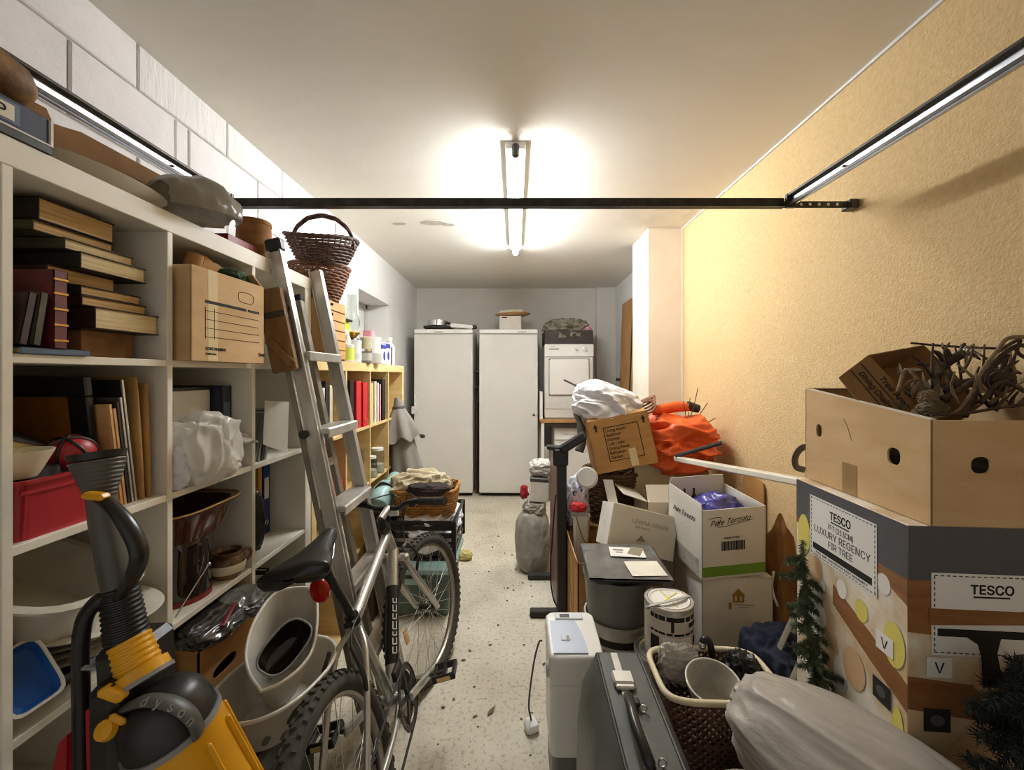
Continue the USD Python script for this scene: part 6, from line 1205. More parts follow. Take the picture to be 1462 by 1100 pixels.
def tin(label, x, y, z, r_, h, bands, handle=False, lidm='aluminium'):
    p = thing('paint_tin', label, 'paint tin', (x, y, z)); part(p, 'body', G().lathe([(0, 0), (r_, 0), (r_ + 0.002, 0.003), (r_, 0.007), (r_, h - 0.007), (r_ + 0.003, h - 0.003), (r_ + 0.001, h), (r_ - 0.008, h), (r_ - 0.010, h - 0.006), (0, h - 0.006)], 40), 'aluminium', smooth=30)
    part(p, 'lid', G().lathe([(0, h - 0.003), (r_ - 0.022, h - 0.003), (r_ - 0.016, h + 0.001), (r_ - 0.011, h + 0.001), (r_ - 0.011, h - 0.005), (0, h - 0.0055)], 36), 'print_white' if handle else lidm)
    if bands: part(p, 'label', G().lathe([(r_ + 0.0004, h * 0.1), (r_ + 0.0012, h * 0.1), (r_ + 0.0012, h * 0.9), (r_ + 0.0004, h * 0.9)], 40), 'tin_label')
    for a0, a1, z0, z1, m in bands: part(p, 'printed_block', G().grid(lambda u, v: V((r_ + 0.0018) * math.cos(math.radians(a0 + (a1 - a0) * u)), (r_ + 0.0018) * math.sin(math.radians(a0 + (a1 - a0) * u)), h * (z0 + (z1 - z0) * v)), 10, 2), m)
    if handle:
        q = np.linspace(-0.12, math.pi + 0.12, 25); part(p, 'bail_handle', G().tube([((r_ + 0.005) * math.cos(a), 0.035 * math.cos(a) - 0.03 * math.sin(a), h - 0.02 + 0.029 * math.sin(a) ** 0.5 if math.sin(a) > 0 else h - 0.02) for a in q], 0.0085, 8, flat=0.25, up=(0, 0, 1)), 'appliance_grey', smooth=True)
        part(p, 'lid_mark', G().box((0, 0.005, h - 0.0016), (0.003, 0.12, 0.0012), rot(0, 0, 12)).box((0, 0.005, h - 0.0016), (0.003, 0.12, 0.0012), rot(0, 0, -50)), 'bright_yellow')
    return p
tin('steel paint tin at the bottom, under two more beside the laundry basket', 0.553, 1.545, 0.0, 0.09, 0.19, [])
tin('pale steel tin in the middle of the paint tin stack', 0.535, 1.552, 0.191, 0.092, 0.175, [(200, 330, 0.25, 0.7, 'print_white')])
tin('white-labelled paint tin with a bail handle, topmost before the tray', 0.558, 1.530, 0.367, 0.0835, 0.20, [(205, 345, 0.80, 0.88, 'ink'), (255, 262, 0.62, 0.88, 'ink'), (205, 345, 0.56, 0.60, 'ink'), (235, 310, 0.28, 0.52, 'print_white'), (205, 228, 0.22, 0.50, 'ink'), (318, 336, 0.34, 0.48, 'ink'), (205, 340, 0.16, 0.19, 'ink'), (300, 335, 0.68, 0.76, 'ink')], handle=True)

# big cardboard box and the cartons behind
szA = (0.40, 0.42, 0.488); ba = carton('tall brown cardboard box with printed lines behind the buckets', (0.495, 2.20, 0), szA, 'cardboard', flaps=[('left', 0.012, 30, 'cardboard_light')]); o, x, u = faces(szA)['left']
for k, (a, b, c_, d_) in enumerate(((0.12, 0.06, 0.12, 0.43), (0.27, 0.06, 0.27, 0.43), (0.12, 0.30, 0.27, 0.06))): part(ba, 'printed_line', G().bar(o + x * a + u * b + V(-0.0005, 0, 0), o + x * c_ + u * d_ + V(-0.0005, 0, 0), 0.004, 0.001, up=(1, 0, 0)), 'ink_brown')
part(ba, 'printed_square', G().rect(V(-0.15, 0.205 - 0.0, 0.40), (1, 0, 0), (0, 0, 1), 0.06, 0.07), 'ink_brown')
# wine carton lying tilted on the box
lv = thing('wine_carton', 'pale cream wine carton lying tilted on the tall cardboard box', 'box', (0.585, 2.085, 0.505), (-14, 15, 5)); szL = (0.335, 0.16, 0.205)
part(lv, 'body', G().box((0, 0, szL[2] / 2), szL, bev=0.002), 'carton_cream'); part(lv, 'side_panel', G().box((-szL[0] / 2 - 0.001, 0, szL[2] / 2), (0.003, szL[1] - 0.004, szL[2] - 0.004)), 'carton_white'); part(lv, 'open_flap', G().box((-0.1675, 0.0, 0.258), (0.003, 0.13, 0.115), rot(0, -24)), 'carton_white'); part(lv, 'flap', G().box((0.02, -0.0, 0.207), (0.30, 0.155, 0.003), rot(0, 0)), 'carton_cream')
o = V(-szL[0] / 2, -szL[1] / 2 - 0.0004, 0); part(lv, 'printed_text', G().text('LIVERA GREEN', 0.017, o + V(0.10, 0, 0.135), V(1, 0, 0), V(0, 0, 1), width=0.19), 'ink_grey'); part(lv, 'printed_text', G().text('WINE & SPIRITS', 0.007, o + V(0.12, 0, 0.115), V(1, 0, 0), V(0, 0, 1)), 'ink_grey'); part(lv, 'printed_emblem', G().panel([o + V(0.135, 0, 0.055), o + V(0.185, 0, 0.06), o + V(0.16, 0, 0.085)], 0.001), 'ink_grey'); part(lv, 'printed_text', G().text('E', 0.02, V(-szL[0] / 2 - 0.0028, 0.01, 0.10), V(0, -1, 0), V(0, 0, 1)), 'appliance_grey')
# cartons below and behind
ca = carton('pale cream carton with raised flaps behind the white wine boxes', (0.825, 2.36, 0), (0.25, 0.26, 0.705), 'carton_cream', flaps=[('left', 0.13, 72, 'paper'), ('back', 0.14, 10, 'cardboard_pale'), ('front', 0.10, -40)])
cd = carton('brown cardboard box low behind, carrying the dark wicker basket', (0.50, 2.63, 0), (0.38, 0.38, 0.50), 'cardboard', open_top=False)
wicker('dark brown wicker basket crushed under the printed moving box', (0.588, 2.625, 0.5015), (0.158, 0.17), (0.15, 0.16), 0.29, 'rope_brown', rows=16, stakes=36, power=2.6, rr=0.004, weave=0.006)
ce = carton('brown cardboard box against the wall carrying the orange bag', (0.965, 2.74, 0), (0.40, 0.42, 0.80), 'cardboard', open_top=False)
szM = (0.35, 0.32, 0.30); mb = carton('tilted brown moving box printed with a framed list of rooms', (0.645, 2.53, 0.845), szM, 'cardboard', r=(-3, -12, -3), name='moving_box', flaps=[('front', 0.035, -70), ('back', 0.06, 60)]); o, x, u = faces(szM)['front']
for a, b, w_, h_ in ((0.085, 0.055, 0.20, 0.004), (0.085, 0.055, 0.004, 0.195), (0.281, 0.055, 0.004, 0.195), (0.085, 0.246, 0.20, 0.004)): part(mb, 'printed_frame', G().rect(o, x, u, w_, h_, u=a, v=b), 'ink')
for k, s in enumerate(('Living Room', 'Bedroom', 'Kitchen', 'Loft / Attic', 'Dining Room', 'Bathroom', 'Garden')): part(mb, 'printed_text', G().text(s, 0.0145, o + V(0, -0.0005, 0) + x * 0.095 + u * (0.222 - k * 0.0255), x, u, True), 'ink')
for a in (0.045, 0.318): part(mb, 'printed_arrow', G().prism([(-0.005, 0), (0.005, 0), (0.005, 0.022), (0.014, 0.018), (0, 0.045), (-0.014, 0.018), (-0.005, 0.022)], 0.0008, R=np.array([x, u, np.cross(x, u)]).T, t=o + x * a + u * 0.235), 'ink')
part(mb, 'packing_tape', G().rect(o, x, u, 0.042, 0.10, u=0.20, v=0.008, th=0.0012), 'parcel_tape_pale')
solo('carrier_bag', blob((0, 0, 0), (0.37, 0.25, 0.24), seed=71, amp=0.38, freq=1.9, ridge=0.85, power=2.3, sub=5, stretch=(0.6, 1, 1.2)), 'bag_white', 'white plastic bag bundle on top of the printed moving box', 'plastic bag', loc=(0.545, 2.52, 1.205), r=(0, 14, 0), smooth=True)
solo('blue_cloth', blob((0, 0, 0), (0.17, 0.10, 0.05), seed=72, amp=0.3), 'cover_blue_grey', 'bluish scrap under the right end of the white bag', 'cloth', loc=(0.68, 2.45, 1.15), smooth=True)
g = G()
for k in range(5): a = 0.5 + k * 0.25; g.tube([(0.05 * math.cos(q) * (1 + 0.1 * k), 0.03 * math.sin(q) + 0.02 * k, 0.035 * math.sin(q * 1.0 + a) + 0.008 * k) for q in np.linspace(0, 2 * np.pi, 24, endpoint=False)], 0.006, 6, closed=True)
solo('hose_coil', g, 'wicker_red', 'coiled reddish brown cord on top right of the moving box', 'cord', loc=(0.80, 2.55, 1.185), smooth=True)
t = thing('garden_tool', 'orange garden tool with a black end behind the moving box', 'tool', (0.95, 2.60, 1.17)); part(t, 'body', G().tube([(-0.10, 0, -0.01), (0.06, 0.02, 0.015), (0.13, 0.02, 0.01)], [0.03, 0.035, 0.025], 14), 'bag_orange', smooth=True); part(t, 'end', G().tube([(0.12, 0.02, 0.02), (0.19, 0.02, 0.0)], [0.03, 0.026], 14), 'black_plastic', smooth=30); part(t, 'grip', G().tube([(-0.06, 0.0, -0.05), (-0.02, 0.0, -0.12), (0.02, 0.0, -0.2)], 0.032, 10), 'black_plastic', smooth=True)
solo('orange_bag', blob((0, 0, 0), (0.40, 0.36, 0.30), seed=73, amp=0.55, freq=1.5, ridge=0.95, sub=5, stretch=(0.8, 1, 1.5)), 'bag_orange', 'crumpled bright orange plastic bag right of the moving box', 'plastic bag', loc=(0.985, 2.60, 0.965), smooth=True)
solo('stick', G().rod((0, 0, 0), (0.20, -0.12, 0.095), 0.011, 8), 'dark_rubber', 'black stick resting on the orange bag', 'stick', loc=(0.90, 2.36, 0.925))
solo('white_pole', G().bar((0, 0, 0), (0.10, -0.93, 0.10), 0.04, 0.028, bev=0.005), 'china_white', 'long white pole from the orange bag to the fir tree box', 'pole', loc=(0.915, 2.39, 0.905))
wi = thing('wire_stems', 'thin dark wire stems sticking up behind the orange bag', 'stem', (1.06, 2.58, 1.02))
for k, (a, b, c_) in enumerate(((0.06, 0.0, 0.28), (0.02, 0.02, 0.22), (-0.03, 0.0, 0.20), (0.12, 0.0, 0.19), (0.16, -0.02, 0.10))): part(wi, 'stem', G().tube(smooth_path([(-0.02, 0, 0.0), (a * 0.5, b, c_ * 0.55), (a, b, c_)], 8), 0.0022, 5), 'twig', smooth=True)
solo('thin_rod', G().rod((0, 0, 0), (0.30, -0.55, -0.17), 0.007, 8), 'dark_steel', 'thin grey rod rising behind the white bag towards the dryer', 'rod', loc=(0.355, 3.05, 1.345))
# folded table frame
ft = thing('folding_table', 'upright folded table, mahogany panel with black edge and feet', 'folding table', (0.258, 2.63, 0))
part(ft, 'panel', G().box((-0.012, 0.0, 0.47), (0.022, 0.46, 0.86), bev=0.003), 'mahogany'); part(ft, 'edge_post', G().box((0.006, -0.235, 0.46), (0.05, 0.045, 0.88), bev=0.004), 'black_plastic'); part(ft, 'back_post', G().box((0.006, 0.235, 0.46), (0.05, 0.045, 0.88), bev=0.004), 'black_plastic')
for y_ in (-0.225, 0.215): part(ft, 'foot', G().box((-0.075, y_, 0.02), (0.20, 0.05, 0.04), bev=0.006), 'dark_rubber')
part(ft, 'top_bracket', G().box((-0.002, -0.23, 0.915), (0.085, 0.075, 0.10), bev=0.01).box((-0.03, -0.23, 0.965), (0.10, 0.06, 0.025), rot(0, 6), bev=0.006), 'black_plastic'); part(ft, 'clamp_handle', G().bar((0.0, -0.25, 0.955), (0.135, -0.28, 1.05), 0.06, 0.05, bev=0.010), 'black_plastic'); part(ft, 'cord', G().tube(smooth_path([(-0.03, -0.245, 0.70), (-0.05, -0.25, 0.45), (-0.06, -0.24, 0.25), (-0.04, -0.24, 0.10), (0.0, -0.24, 0.05)], 20), 0.004, 6), 'black_plastic', smooth=True)
# things behind the frame
solo('vacuum_hose', G().tube(smooth_path([(-0.02, 0.05, 0.16), (0.0, 0, 0.10), (0.006, -0.02, 0.0), (-0.012, -0.03, -0.06)], 16), [0.018] * 6 + [0.026] * 10, 12), 'grey_plastic', 'grey curved hose end hanging left of the moving box', 'hose', loc=(0.385, 2.50, 0.99), smooth=True)
solo('white_disc', G().lathe([(0, 0.02), (0.05, 0.018), (0.062, 0), (0, 0)], 24, R=rot(70, 0, -15)), 'white_plastic', 'round white plastic disc upright above the printed carrier bag', 'disc', loc=(0.405, 2.38, 0.80), smooth=40)
t = thing('printed_bag', 'white plastic bag with dark blue print left of the wicker basket', 'plastic bag', (0.365, 2.465, 0.501)); part(t, 'bag', blob((0, 0, 0.13), (0.115, 0.12, 0.28), seed=75, amp=0.55, freq=2.2, ridge=0.9, flat=0.002), 'bag_white', smooth=True)
for k, (a, c_) in enumerate(((-0.02, 0.20), (0.015, 0.23), (0.025, 0.18), (-0.01, 0.15))): part(t, 'blue_print', G().tube([(a + 0.016 * math.cos(q), -0.058 + 0.002 * k, c_ + 0.012 * math.sin(q)) for q in np.linspace(0, 5.0, 14)], 0.004, 5), 'print_blue', smooth=True)
t = thing('gift_bag', 'cream paper bag with a string handle beside the mahogany panel', 'paper bag', (0.362, 2.33, 0.006)); part(t, 'bag', loft([np.array([(a, b, z) for a, b in rrect(w_, 0.06, 0.012, 4)]) for w_, z in ((0.075, 0.0), (0.08, 0.57), (0.10, 0.60))], close_top=False), 'paper'); part(t, 'handle', G().tube(smooth_path([(-0.03, -0.032, 0.60), (0.0, -0.034, 0.50), (0.03, -0.034, 0.46), (0.045, -0.032, 0.585)], 16), 0.003, 6), 'manila', smooth=True)
solo('red_scrap', blob((0, 0, 0), (0.09, 0.06, 0.05), seed=76, amp=0.35), 'bright_red', 'small bright red scrap above the cream paper bag', 'scrap', loc=(0.35, 2.355, 0.64), smooth=True)
# grey rubble sack
sk_ = thing('rubble_sack', 'tall grey plastic rubble sack standing on the floor left of the frame', 'sack', (0.125, 3.0, 0)); part(sk_, 'sack', blob((0, 0, 0.20), (0.25, 0.24, 0.45), seed=77, amp=0.14, flat=0.002, power=2.8), 'sack_grey', smooth=True); part(sk_, 'neck', blob((0.01, 0, 0.43), (0.16, 0.15, 0.13), seed=78, amp=0.3), 'sack_grey', smooth=True)
t = thing('paper_packet', 'white paper packet with a dark top standing on the grey sack', 'packet', (0.165, 2.98, 0.492)); part(t, 'body', G().box((0, 0, 0.07), (0.13, 0.08, 0.14), rot(0, 4), bev=0.004), 'paper'); part(t, 'top_band', G().box((0.003, 0, 0.150), (0.13, 0.08, 0.03), rot(0, 4), bev=0.004), 'grey_plastic')
solo('pink_scrap', blob((0, 0, 0), (0.05, 0.05, 0.09), seed=79, amp=0.5), 'red_plastic', 'pinkish red scrap at the left of the white packet on the sack', 'scrap', loc=(0.06, 2.97, 0.555), smooth=True)
solo('rag', blob((0, 0, 0), (0.16, 0.12, 0.12), seed=80, amp=0.35), 'rag_white', 'white crumpled rag above the packet before the metal cylinder', 'cloth', loc=(0.185, 3.02, 0.715), smooth=True)

# white wine boxes
lowtray = thing('low_tray', 'low black tray beneath the lower white wine box', 'tray', (0.985, 2.03, 0)); part(lowtray, 'body', G().rbox((0, 0, 0.055), (0.33, 0.40, 0.11), 0.015), 'black_plastic')
szW = (0.312, 0.33, 0.372); wl_ = carton('lower white wine box with a small gold house emblem', (0.985, 2.025, 0.112), szW, 'carton_white', open_top=False, name='wine_box', r=(0, 0, -1)); o, x, u = faces(szW)['front']; oo = o + V(0, -0.0006, 0)
RX = np.array([x, u, np.cross(x, u)]).T
part(wl_, 'house_emblem', G().prism([(0, 0), (0.05, 0), (0.05, 0.03), (0.055, 0.03), (0.025, 0.062), (-0.005, 0.03), (0, 0.03)], 0.0008, R=RX, t=oo + x * 0.135 + u * 0.262, holes=[[(0.01, 0.006), (0.018, 0.006), (0.018, 0.028), (0.01, 0.028)], [(0.032, 0.006), (0.04, 0.006), (0.04, 0.028), (0.032, 0.028)]]), 'ink_gold'); part(wl_, 'emblem_tail', G().rect(oo, x, u, 0.012, 0.03, u=0.118, v=0.232), 'ink_gold'); part(wl_, 'printed_line', G().rect(oo, x, u, 0.09, 0.003, u=0.14, v=0.25), 'ink_grey'); part(wl_, 'printed_line', G().rect(oo, x, u, 0.05, 0.003, u=0.16, v=0.238), 'ink_grey')
szU = (0.298, 0.31, 0.312); wu = carton('upper white wine box with black script, a bar code and green band', (0.948, 2.008, 0.499), szU, 'carton_white', name='wine_box', r=(4, -2.5, 6), flaps=[('back', 0.05, -4), ('left', 0.025, -3)]); o, x, u = faces(szU)['front']; oo = o + V(0, -0.0006, 0)
def script(s, h, oo, x, u, width):
    m = meshkit.text_mesh(s, h, 0.0006, False); v = np.array(m.vertices); v[:, 0] *= width / v[:, 0].max(); v[:, 0] += v[:, 1] * 0.45; v[:, 1] += 0.10 * v[:, 0]
    return G().add(v, m.faces, np.array([unit(x), unit(u), np.cross(unit(x), unit(u))]).T, oo)
part(wu, 'printed_script', script('Pete Toronto', 0.024, oo + x * 0.035 + u * 0.238, x, u, 0.185), 'ink'); part(wu, 'script_flourish', G().tube(smooth_path([oo + x * 0.03 + u * 0.272, oo + x * 0.06 + u * 0.277, oo + x * 0.09 + u * 0.272, oo + x * 0.07 + u * 0.235, oo + x * 0.15 + u * 0.242, oo + x * 0.235 + u * 0.258], 20), 0.0012, 4), 'ink')
bc = G(); rb_ = random.Random(3); q = 0.09
while q < 0.195: w_ = rb_.choice((0.002, 0.003, 0.005)); bc.rect(oo, x, u, w_, 0.042, u=q, v=0.125); q += w_ + rb_.choice((0.002, 0.003))
part(wu, 'bar_code', bc, 'ink', kind='stuff'); part(wu, 'bar_code_caption', G().text('0800997 003', 0.008, oo + x * 0.10 + u * 0.178, x, u, True), 'ink')
part(wu, 'green_band', G().rect(oo, x, u, 0.297, 0.045, u=0.0005, v=0.012), 'print_green')
o, x, u = faces(szU)['left']; oo = o + V(-0.0006, 0, 0); part(wu, 'printed_script', script('Pete Toronto', 0.024, oo + x * 0.05 + u * 0.22, x, u, 0.2), 'ink'); part(wu, 'torn_tape', G().rect(oo, x, u, 0.26, 0.07, u=0.02, v=0.01, th=0.0006), 'bucket_dirty')
for k in (0.07, 0.12): part(wu, 'bottle_print', G().prism([(0, 0), (0.026, 0), (0.026, 0.05), (0.018, 0.075), (0.018, 0.10), (0.008, 0.10), (0.008, 0.075), (0, 0.05)], 0.0008, R=np.array([(1, 0, 0), (0, 0, 1), (0, -1, 0)]).T, t=(-szU[0] / 2 + k, szU[1] / 2 - 0.0048, 0.20)), 'ink_brown')
solo('blue_wrapping', blob((0, 0, 0), (0.26, 0.27, 0.25), seed=81, amp=0.45, freq=1.9, ridge=0.95, sub=5, stretch=(0.7, 1, 1.3)), 'wrap_purple', 'shiny dark blue and violet plastic wrapping inside the upper wine box', 'plastic', loc=(0.95, 2.02, 0.665), smooth=True)
# paper bag, card sheet, tote
kb = thing('paper_bag', 'tall crumpled brown paper bag against the orange wall behind wine boxes', 'paper bag', (1.208, 1.985, 0))
def kbf(u, v):
    a = 2 * math.pi * u; n = meshkit.fbm(V(2 * math.cos(a), 2 * math.sin(a), v * 3), 3, 8) - 0.5; top = 0.62 + 0.10 * math.cos(a + 2.3) + 0.05 * math.cos(3 * a)
    return V(0.048 * np.sign(math.cos(a)) * abs(math.cos(a)) ** 0.5 + 0.022 * n, 0.135 * np.sign(math.sin(a)) * abs(math.sin(a)) ** 0.5 + 0.04 * n * v, v * top)
part(kb, 'bag', G().grid(kbf, 60, 20, cu=True), 'kraft_paper', smooth=40); part(kb, 'base', G().box((0, 0, 0.003), (0.09, 0.26, 0.006)), 'kraft_paper'); part(kb, 'handle', G().tube(smooth_path([(-0.05, -0.10, 0.50), (-0.064, -0.11, 0.44), (-0.064, -0.125, 0.40), (-0.05, -0.13, 0.36)], 12), 0.006, 6), 'paper', smooth=True)
solo('card_sheet', G().prism(rrect(0.20, 0.84, 0.05), 0.006, R=V([[0, 0, 1], [1, 0, 0], [0, 1, 0]])), 'cardboard', 'rounded brown card sheet against the wall behind the upper wine box', 'cardboard', loc=(1.262, 2.24, 0.42))
tt = thing('tote_bag', 'dark navy tote bag with beige handles between wine boxes and fir', 'bag', (1.02, 1.565, 0)); part(tt, 'body', blob((0, 0, 0.18), (0.27, 0.27, 0.42), seed=91, amp=0.3, ridge=0.8, freq=2, flat=0.002, power=4, sub=5), 'navy_cloth', smooth=True)
for y_ in (-0.10, 0.0): part(tt, 'handle', G().tube(smooth_path([(-0.11, y_ - 0.05, 0.30), (-0.03, y_ - 0.03, 0.44), (0.05, y_, 0.545), (0.085, y_ + 0.01, 0.56), (0.10, y_ + 0.02, 0.52), (0.02, y_ + 0.02, 0.40)], 22), 0.012, 6, flat=0.3), 'webbing', smooth=True)
part(tt, 'handle', G().tube(smooth_path([(-0.13, -0.09, 0.34), (-0.10, -0.12, 0.29), (-0.04, -0.14, 0.25)], 10), 0.012, 6, flat=0.3), 'webbing', smooth=True)

# fir tree box
szT = (0.40, 0.41, 1.058); YT = -5.0; RT = rot(0, 0, YT); fl = V(0.84, 0.90, 0); ctrT = fl + RT @ V(szT[0] / 2, szT[1] / 2, 0)
tb_ = thing('christmas_tree_box', 'tall printed artificial fir tree box standing at the right foreground', 'box', tuple(ctrT), (0, 0, YT))
part(tb_, 'body', G().box((0, 0, szT[2] / 2), szT, bev=0.002), 'tesco_photo')
for sd_, L_ in (('left', szT[1]), ('front', szT[0])):
    o, x, u = faces(szT)[sd_]; n = np.cross(x, u); o = o + n * 0.0003; R2 = np.array([x, u, n]).T
    part(tb_, 'top_band', G().rect(o, x, u, L_ - 0.001, 0.115, u=0.0005, v=0.9425), 'tesco_grey')
    def wood(pts, m='tesco_wood'): part(tb_, 'wood_print', G().prism(pts, 0.0005, R=R2, t=o), m)
    if sd_ == 'left':
        wood([(0.0, 0.925), (0.10, 0.925), (0.10, 0.9425), (0.0, 0.9425)]); wood([(0.29, 0.945), (0.4095, 0.9425), (0.4095, 0.885), (0.31, 0.925)]); wood([(0.17, 0.815), (0.30, 0.765), (0.4095, 0.715), (0.4095, 0.655), (0.30, 0.70), (0.17, 0.76)])
        discs = [(0.205, 0.818, 0.019, 0.025, 'bokeh_white'), (0.275, 0.80, 0.022, 0.027, 'bokeh_yellow'), (0.345, 0.90, 0.02, 0.024, 'bokeh_white'), (0.12, 0.785, 0.018, 0.024, 'bokeh_white'), (0.10, 0.66, 0.045, 0.11, 'bokeh_white'), (0.16, 0.625, 0.035, 0.07, 'bokeh_peach'), (0.20, 0.59, 0.025, 0.05, 'bokeh_white'), (0.075, 0.52, 0.03, 0.045, 'bokeh_white'), (0.205, 0.49, 0.028, 0.036, 'bokeh_white'), (0.285, 0.55, 0.022, 0.032, 'bokeh_white'), (0.31, 0.47, 0.028, 0.05, 'bokeh_white'), (0.25, 0.42, 0.04, 0.03, 'bokeh_yellow'), (0.385, 0.52, 0.022, 0.13, 'bokeh_yellow'), (0.04, 0.90, 0.03, 0.06, 'bokeh_yellow'), (0.15, 0.88, 0.03, 0.02, 'bokeh_yellow'), (0.09, 0.82, 0.035, 0.045, 'bokeh_peach'), (0.375, 0.78, 0.03, 0.05, 'bokeh_yellow'), (0.25, 0.64, 0.04, 0.05, 'bokeh_peach'), (0.15, 0.36, 0.05, 0.06, 'bokeh_peach'), (0.33, 0.33, 0.04, 0.06, 'bokeh_white')]
        lab = (0.072, 0.858, 0.255, 0.172)
    else:
        wood([(0.0, 0.945), (0.3995, 0.945), (0.3995, 0.80), (0.0, 0.83)], 'tesco_wood'); wood([(0.0, 0.735), (0.3995, 0.70), (0.3995, 0.62), (0.0, 0.665)])
        discs = [(0.285, 0.735, 0.022, 0.024, 'bokeh_peach'), (0.16, 0.735, 0.035, 0.03, 'bokeh_peach'), (0.16, 0.545, 0.085, 0.085, 'bokeh_peach'), (0.05, 0.50, 0.03, 0.03, 'tesco_grey'), (0.30, 0.45, 0.06, 0.07, 'bokeh_yellow')]
        lab = (0.045, 0.785, 0.34, 0.175)
    for k, (a, b, rx, ry, m) in enumerate(discs): part(tb_, 'bauble_print', G().disc(o + x * a + u * b + n * (0.0004 + 0.00005 * k), x, u, rx, ry, th=0.0003, n=24), m)
    la, lb_, lw, lh = lab; on = o + n * 0.0015
    part(tb_, 'label', G().rect(on, x, u, lw, lh, u=la, v=lb_, th=0.0005), 'print_white')
    on = o + n * 0.0020
    dash = G()
    for e in (0, 1):
        for k in range(int(lw / 0.012)): dash.rect(on, x, u, 0.007, 0.0022, u=la + 0.006 + k * 0.012, v=lb_ + 0.005 + e * (lh - 0.012), th=0.0004)
        for k in range(int(lh / 0.012)): dash.rect(on, x, u, 0.0022, 0.007, u=la + 0.005 + e * (lw - 0.012), v=lb_ + 0.006 + k * 0.012, th=0.0004)
    part(tb_, 'stitched_border', dash, 'tesco_grey', kind='stuff')
    if sd_ == 'left':
        T_ = lambda s, h, v_, wd, m='tesco_grey', bold=False: part(tb_, 'lettering', G().text(s, h, on + x * (la + lw / 2) + u * v_, x, u, bold, True, width=wd), m)
        T_('TESCO', 0.021, 0.986, 0.082, 'ink', True); part(tb_, 'lettering_underline', G().rect(on, x, u, 0.07, 0.003, u=la + lw / 2 - 0.035, v=0.978), 'ink')
        T_('7FT (213CM)', 0.014, 0.957, 0.10); T_('LUXURY REGENCY', 0.019, 0.931, 0.215); T_('FIR TREE', 0.018, 0.906, 0.095)
        part(tb_, 'label_bar', G().rect(on, x, u, lw - 0.03, 0.017, u=la + 0.015, v=0.880), 'ink'); T_('FULL AND LUXURIOUS EASY ASSEMBLY', 0.006, 0.870, 0.20)
    else:
        part(tb_, 'wood_print', G().prism([(la - 0.004, 0.884), (la + lw * 0.5, 0.884), (la + lw + 0.01, 0.908), (la + lw + 0.01, 0.865), (la - 0.004, 0.848)], 0.0006, R=R2, t=on), 'tesco_wood')
        part(tb_, 'lettering', G().text('TESCO', 0.019, on + x * (la + 0.075) + u * 0.918, x, u, True, False, width=0.085), 'ink'); part(tb_, 'lettering_underline', G().rect(on, x, u, 0.07, 0.003, u=la + 0.082, v=0.910), 'ink')
        part(tb_, 'label_bar', G().rect(on, x, u, lw - 0.025, 0.016, u=la + 0.012, v=0.826), 'ink')
        part(tb_, 'black_tape', G().prism([(0.105, 0.832), (0.18, 0.83), (0.172, 0.795), (0.185, 0.725), (0.145, 0.722), (0.142, 0.785), (0.135, 0.812)], 0.0006, R=R2, t=on + n * 0.0004), 'ink', label='torn black tape')
    va, vb = ((0.325, 0.745) if sd_ == 'left' else (0.035, 0.738)); part(tb_, 'v_label', G().rect(on, x, u, 0.05, 0.042, u=va, v=vb), 'print_white'); part(tb_, 'v_lettering', G().text('V', 0.022, on + n * 0.0006 + x * (va + 0.025) + u * (vb + 0.01), x, u, False, True), 'ink')
    va, vb = ((0.315, 0.625) if sd_ == 'left' else (0.03, 0.622)); part(tb_, 'black_label', G().rect(on, x, u, 0.052, 0.048, u=va, v=vb), 'ink'); part(tb_, 'black_label_mark', G().disc(on + n * 0.0008 + x * (va + 0.026) + u * (vb + 0.024), x, u, 0.014, 0.012), 'tesco_grey')
fb_ = thing('fir_branch', 'green artificial fir branch standing against the tree box edge', 'fir branch'); mainp = [P(1146, 772, 1.235), P(1150, 850, 1.21), P(1158, 920, 1.175), P(1170, 985, 1.13), P(1185, 1050, 1.07)]
fir(fb_, sprays(mainp, 64, 0.065, 5, down=-0.1), 'fir_needle', step=0.003, nl=0.017, per=8, seed=4)
fd = thing('fir_branch', 'dark artificial fir branch at the lower right corner of the picture', 'fir branch'); fir(fd, sprays([V(0.925, 0.765, 0.87), V(0.915, 0.755, 0.72), V(0.90, 0.745, 0.52), V(0.89, 0.74, 0.28)], 70, 0.10, 9, down=-0.15) + sprays([V(0.99, 0.775, 0.84), V(0.97, 0.76, 0.65), V(0.95, 0.75, 0.40)], 50, 0.10, 10), 'fir_dark', nl=0.024, per=8, seed=6)

# fruit carton on the tree box
szC = (0.365, 0.43, 0.225); YC = -4.0; RC = rot(0, 0, YC); ctrC = V(0.882, 0.893, 0) + RC @ V(szC[0] / 2, szC[1] / 2, 0)
fc = carton('pale fruit carton with oval holes on top of the fir tree box', (ctrC[0], ctrC[1], 1.0595), szC, 'cardboard_light', r=(0, 0, YC), th=0.005, name='fruit_carton', back_h=0.278, holes={'left': [(0.065, 0.155, 0.013, 0.019), (0.335, 0.130, 0.019, 0.020)], 'front': [(0.10, 0.13, 0.020, 0.018)]}); o, x, u = faces(szC)['left']
part(fc, 'packing_tape', G().rect(o, x, u, 0.055, 0.082, u=0.165, v=0.0, th=0.0008), 'parcel_tape'); part(fc, 'crease', G().tube(smooth_path([o + x * 0.17 + u * 0.20 + V(-0.0005, 0, 0), o + x * 0.185 + u * 0.18 + V(-0.0005, 0, 0), o + x * 0.20 + u * 0.145 + V(-0.0005, 0, 0)], 8), 0.0008, 4), 'ink_grey')
part(fc, 'rim_fold', G().bar((-szC[0] / 2 + 0.006, -szC[1] / 2, szC[2] + 0.001), (-szC[0] / 2 + 0.006, szC[1] / 2, 0.279), 0.012, 0.003).box((0, szC[1] / 2 - 0.006, 0.279), (szC[0], 0.012, 0.003)), 'carton_cream')
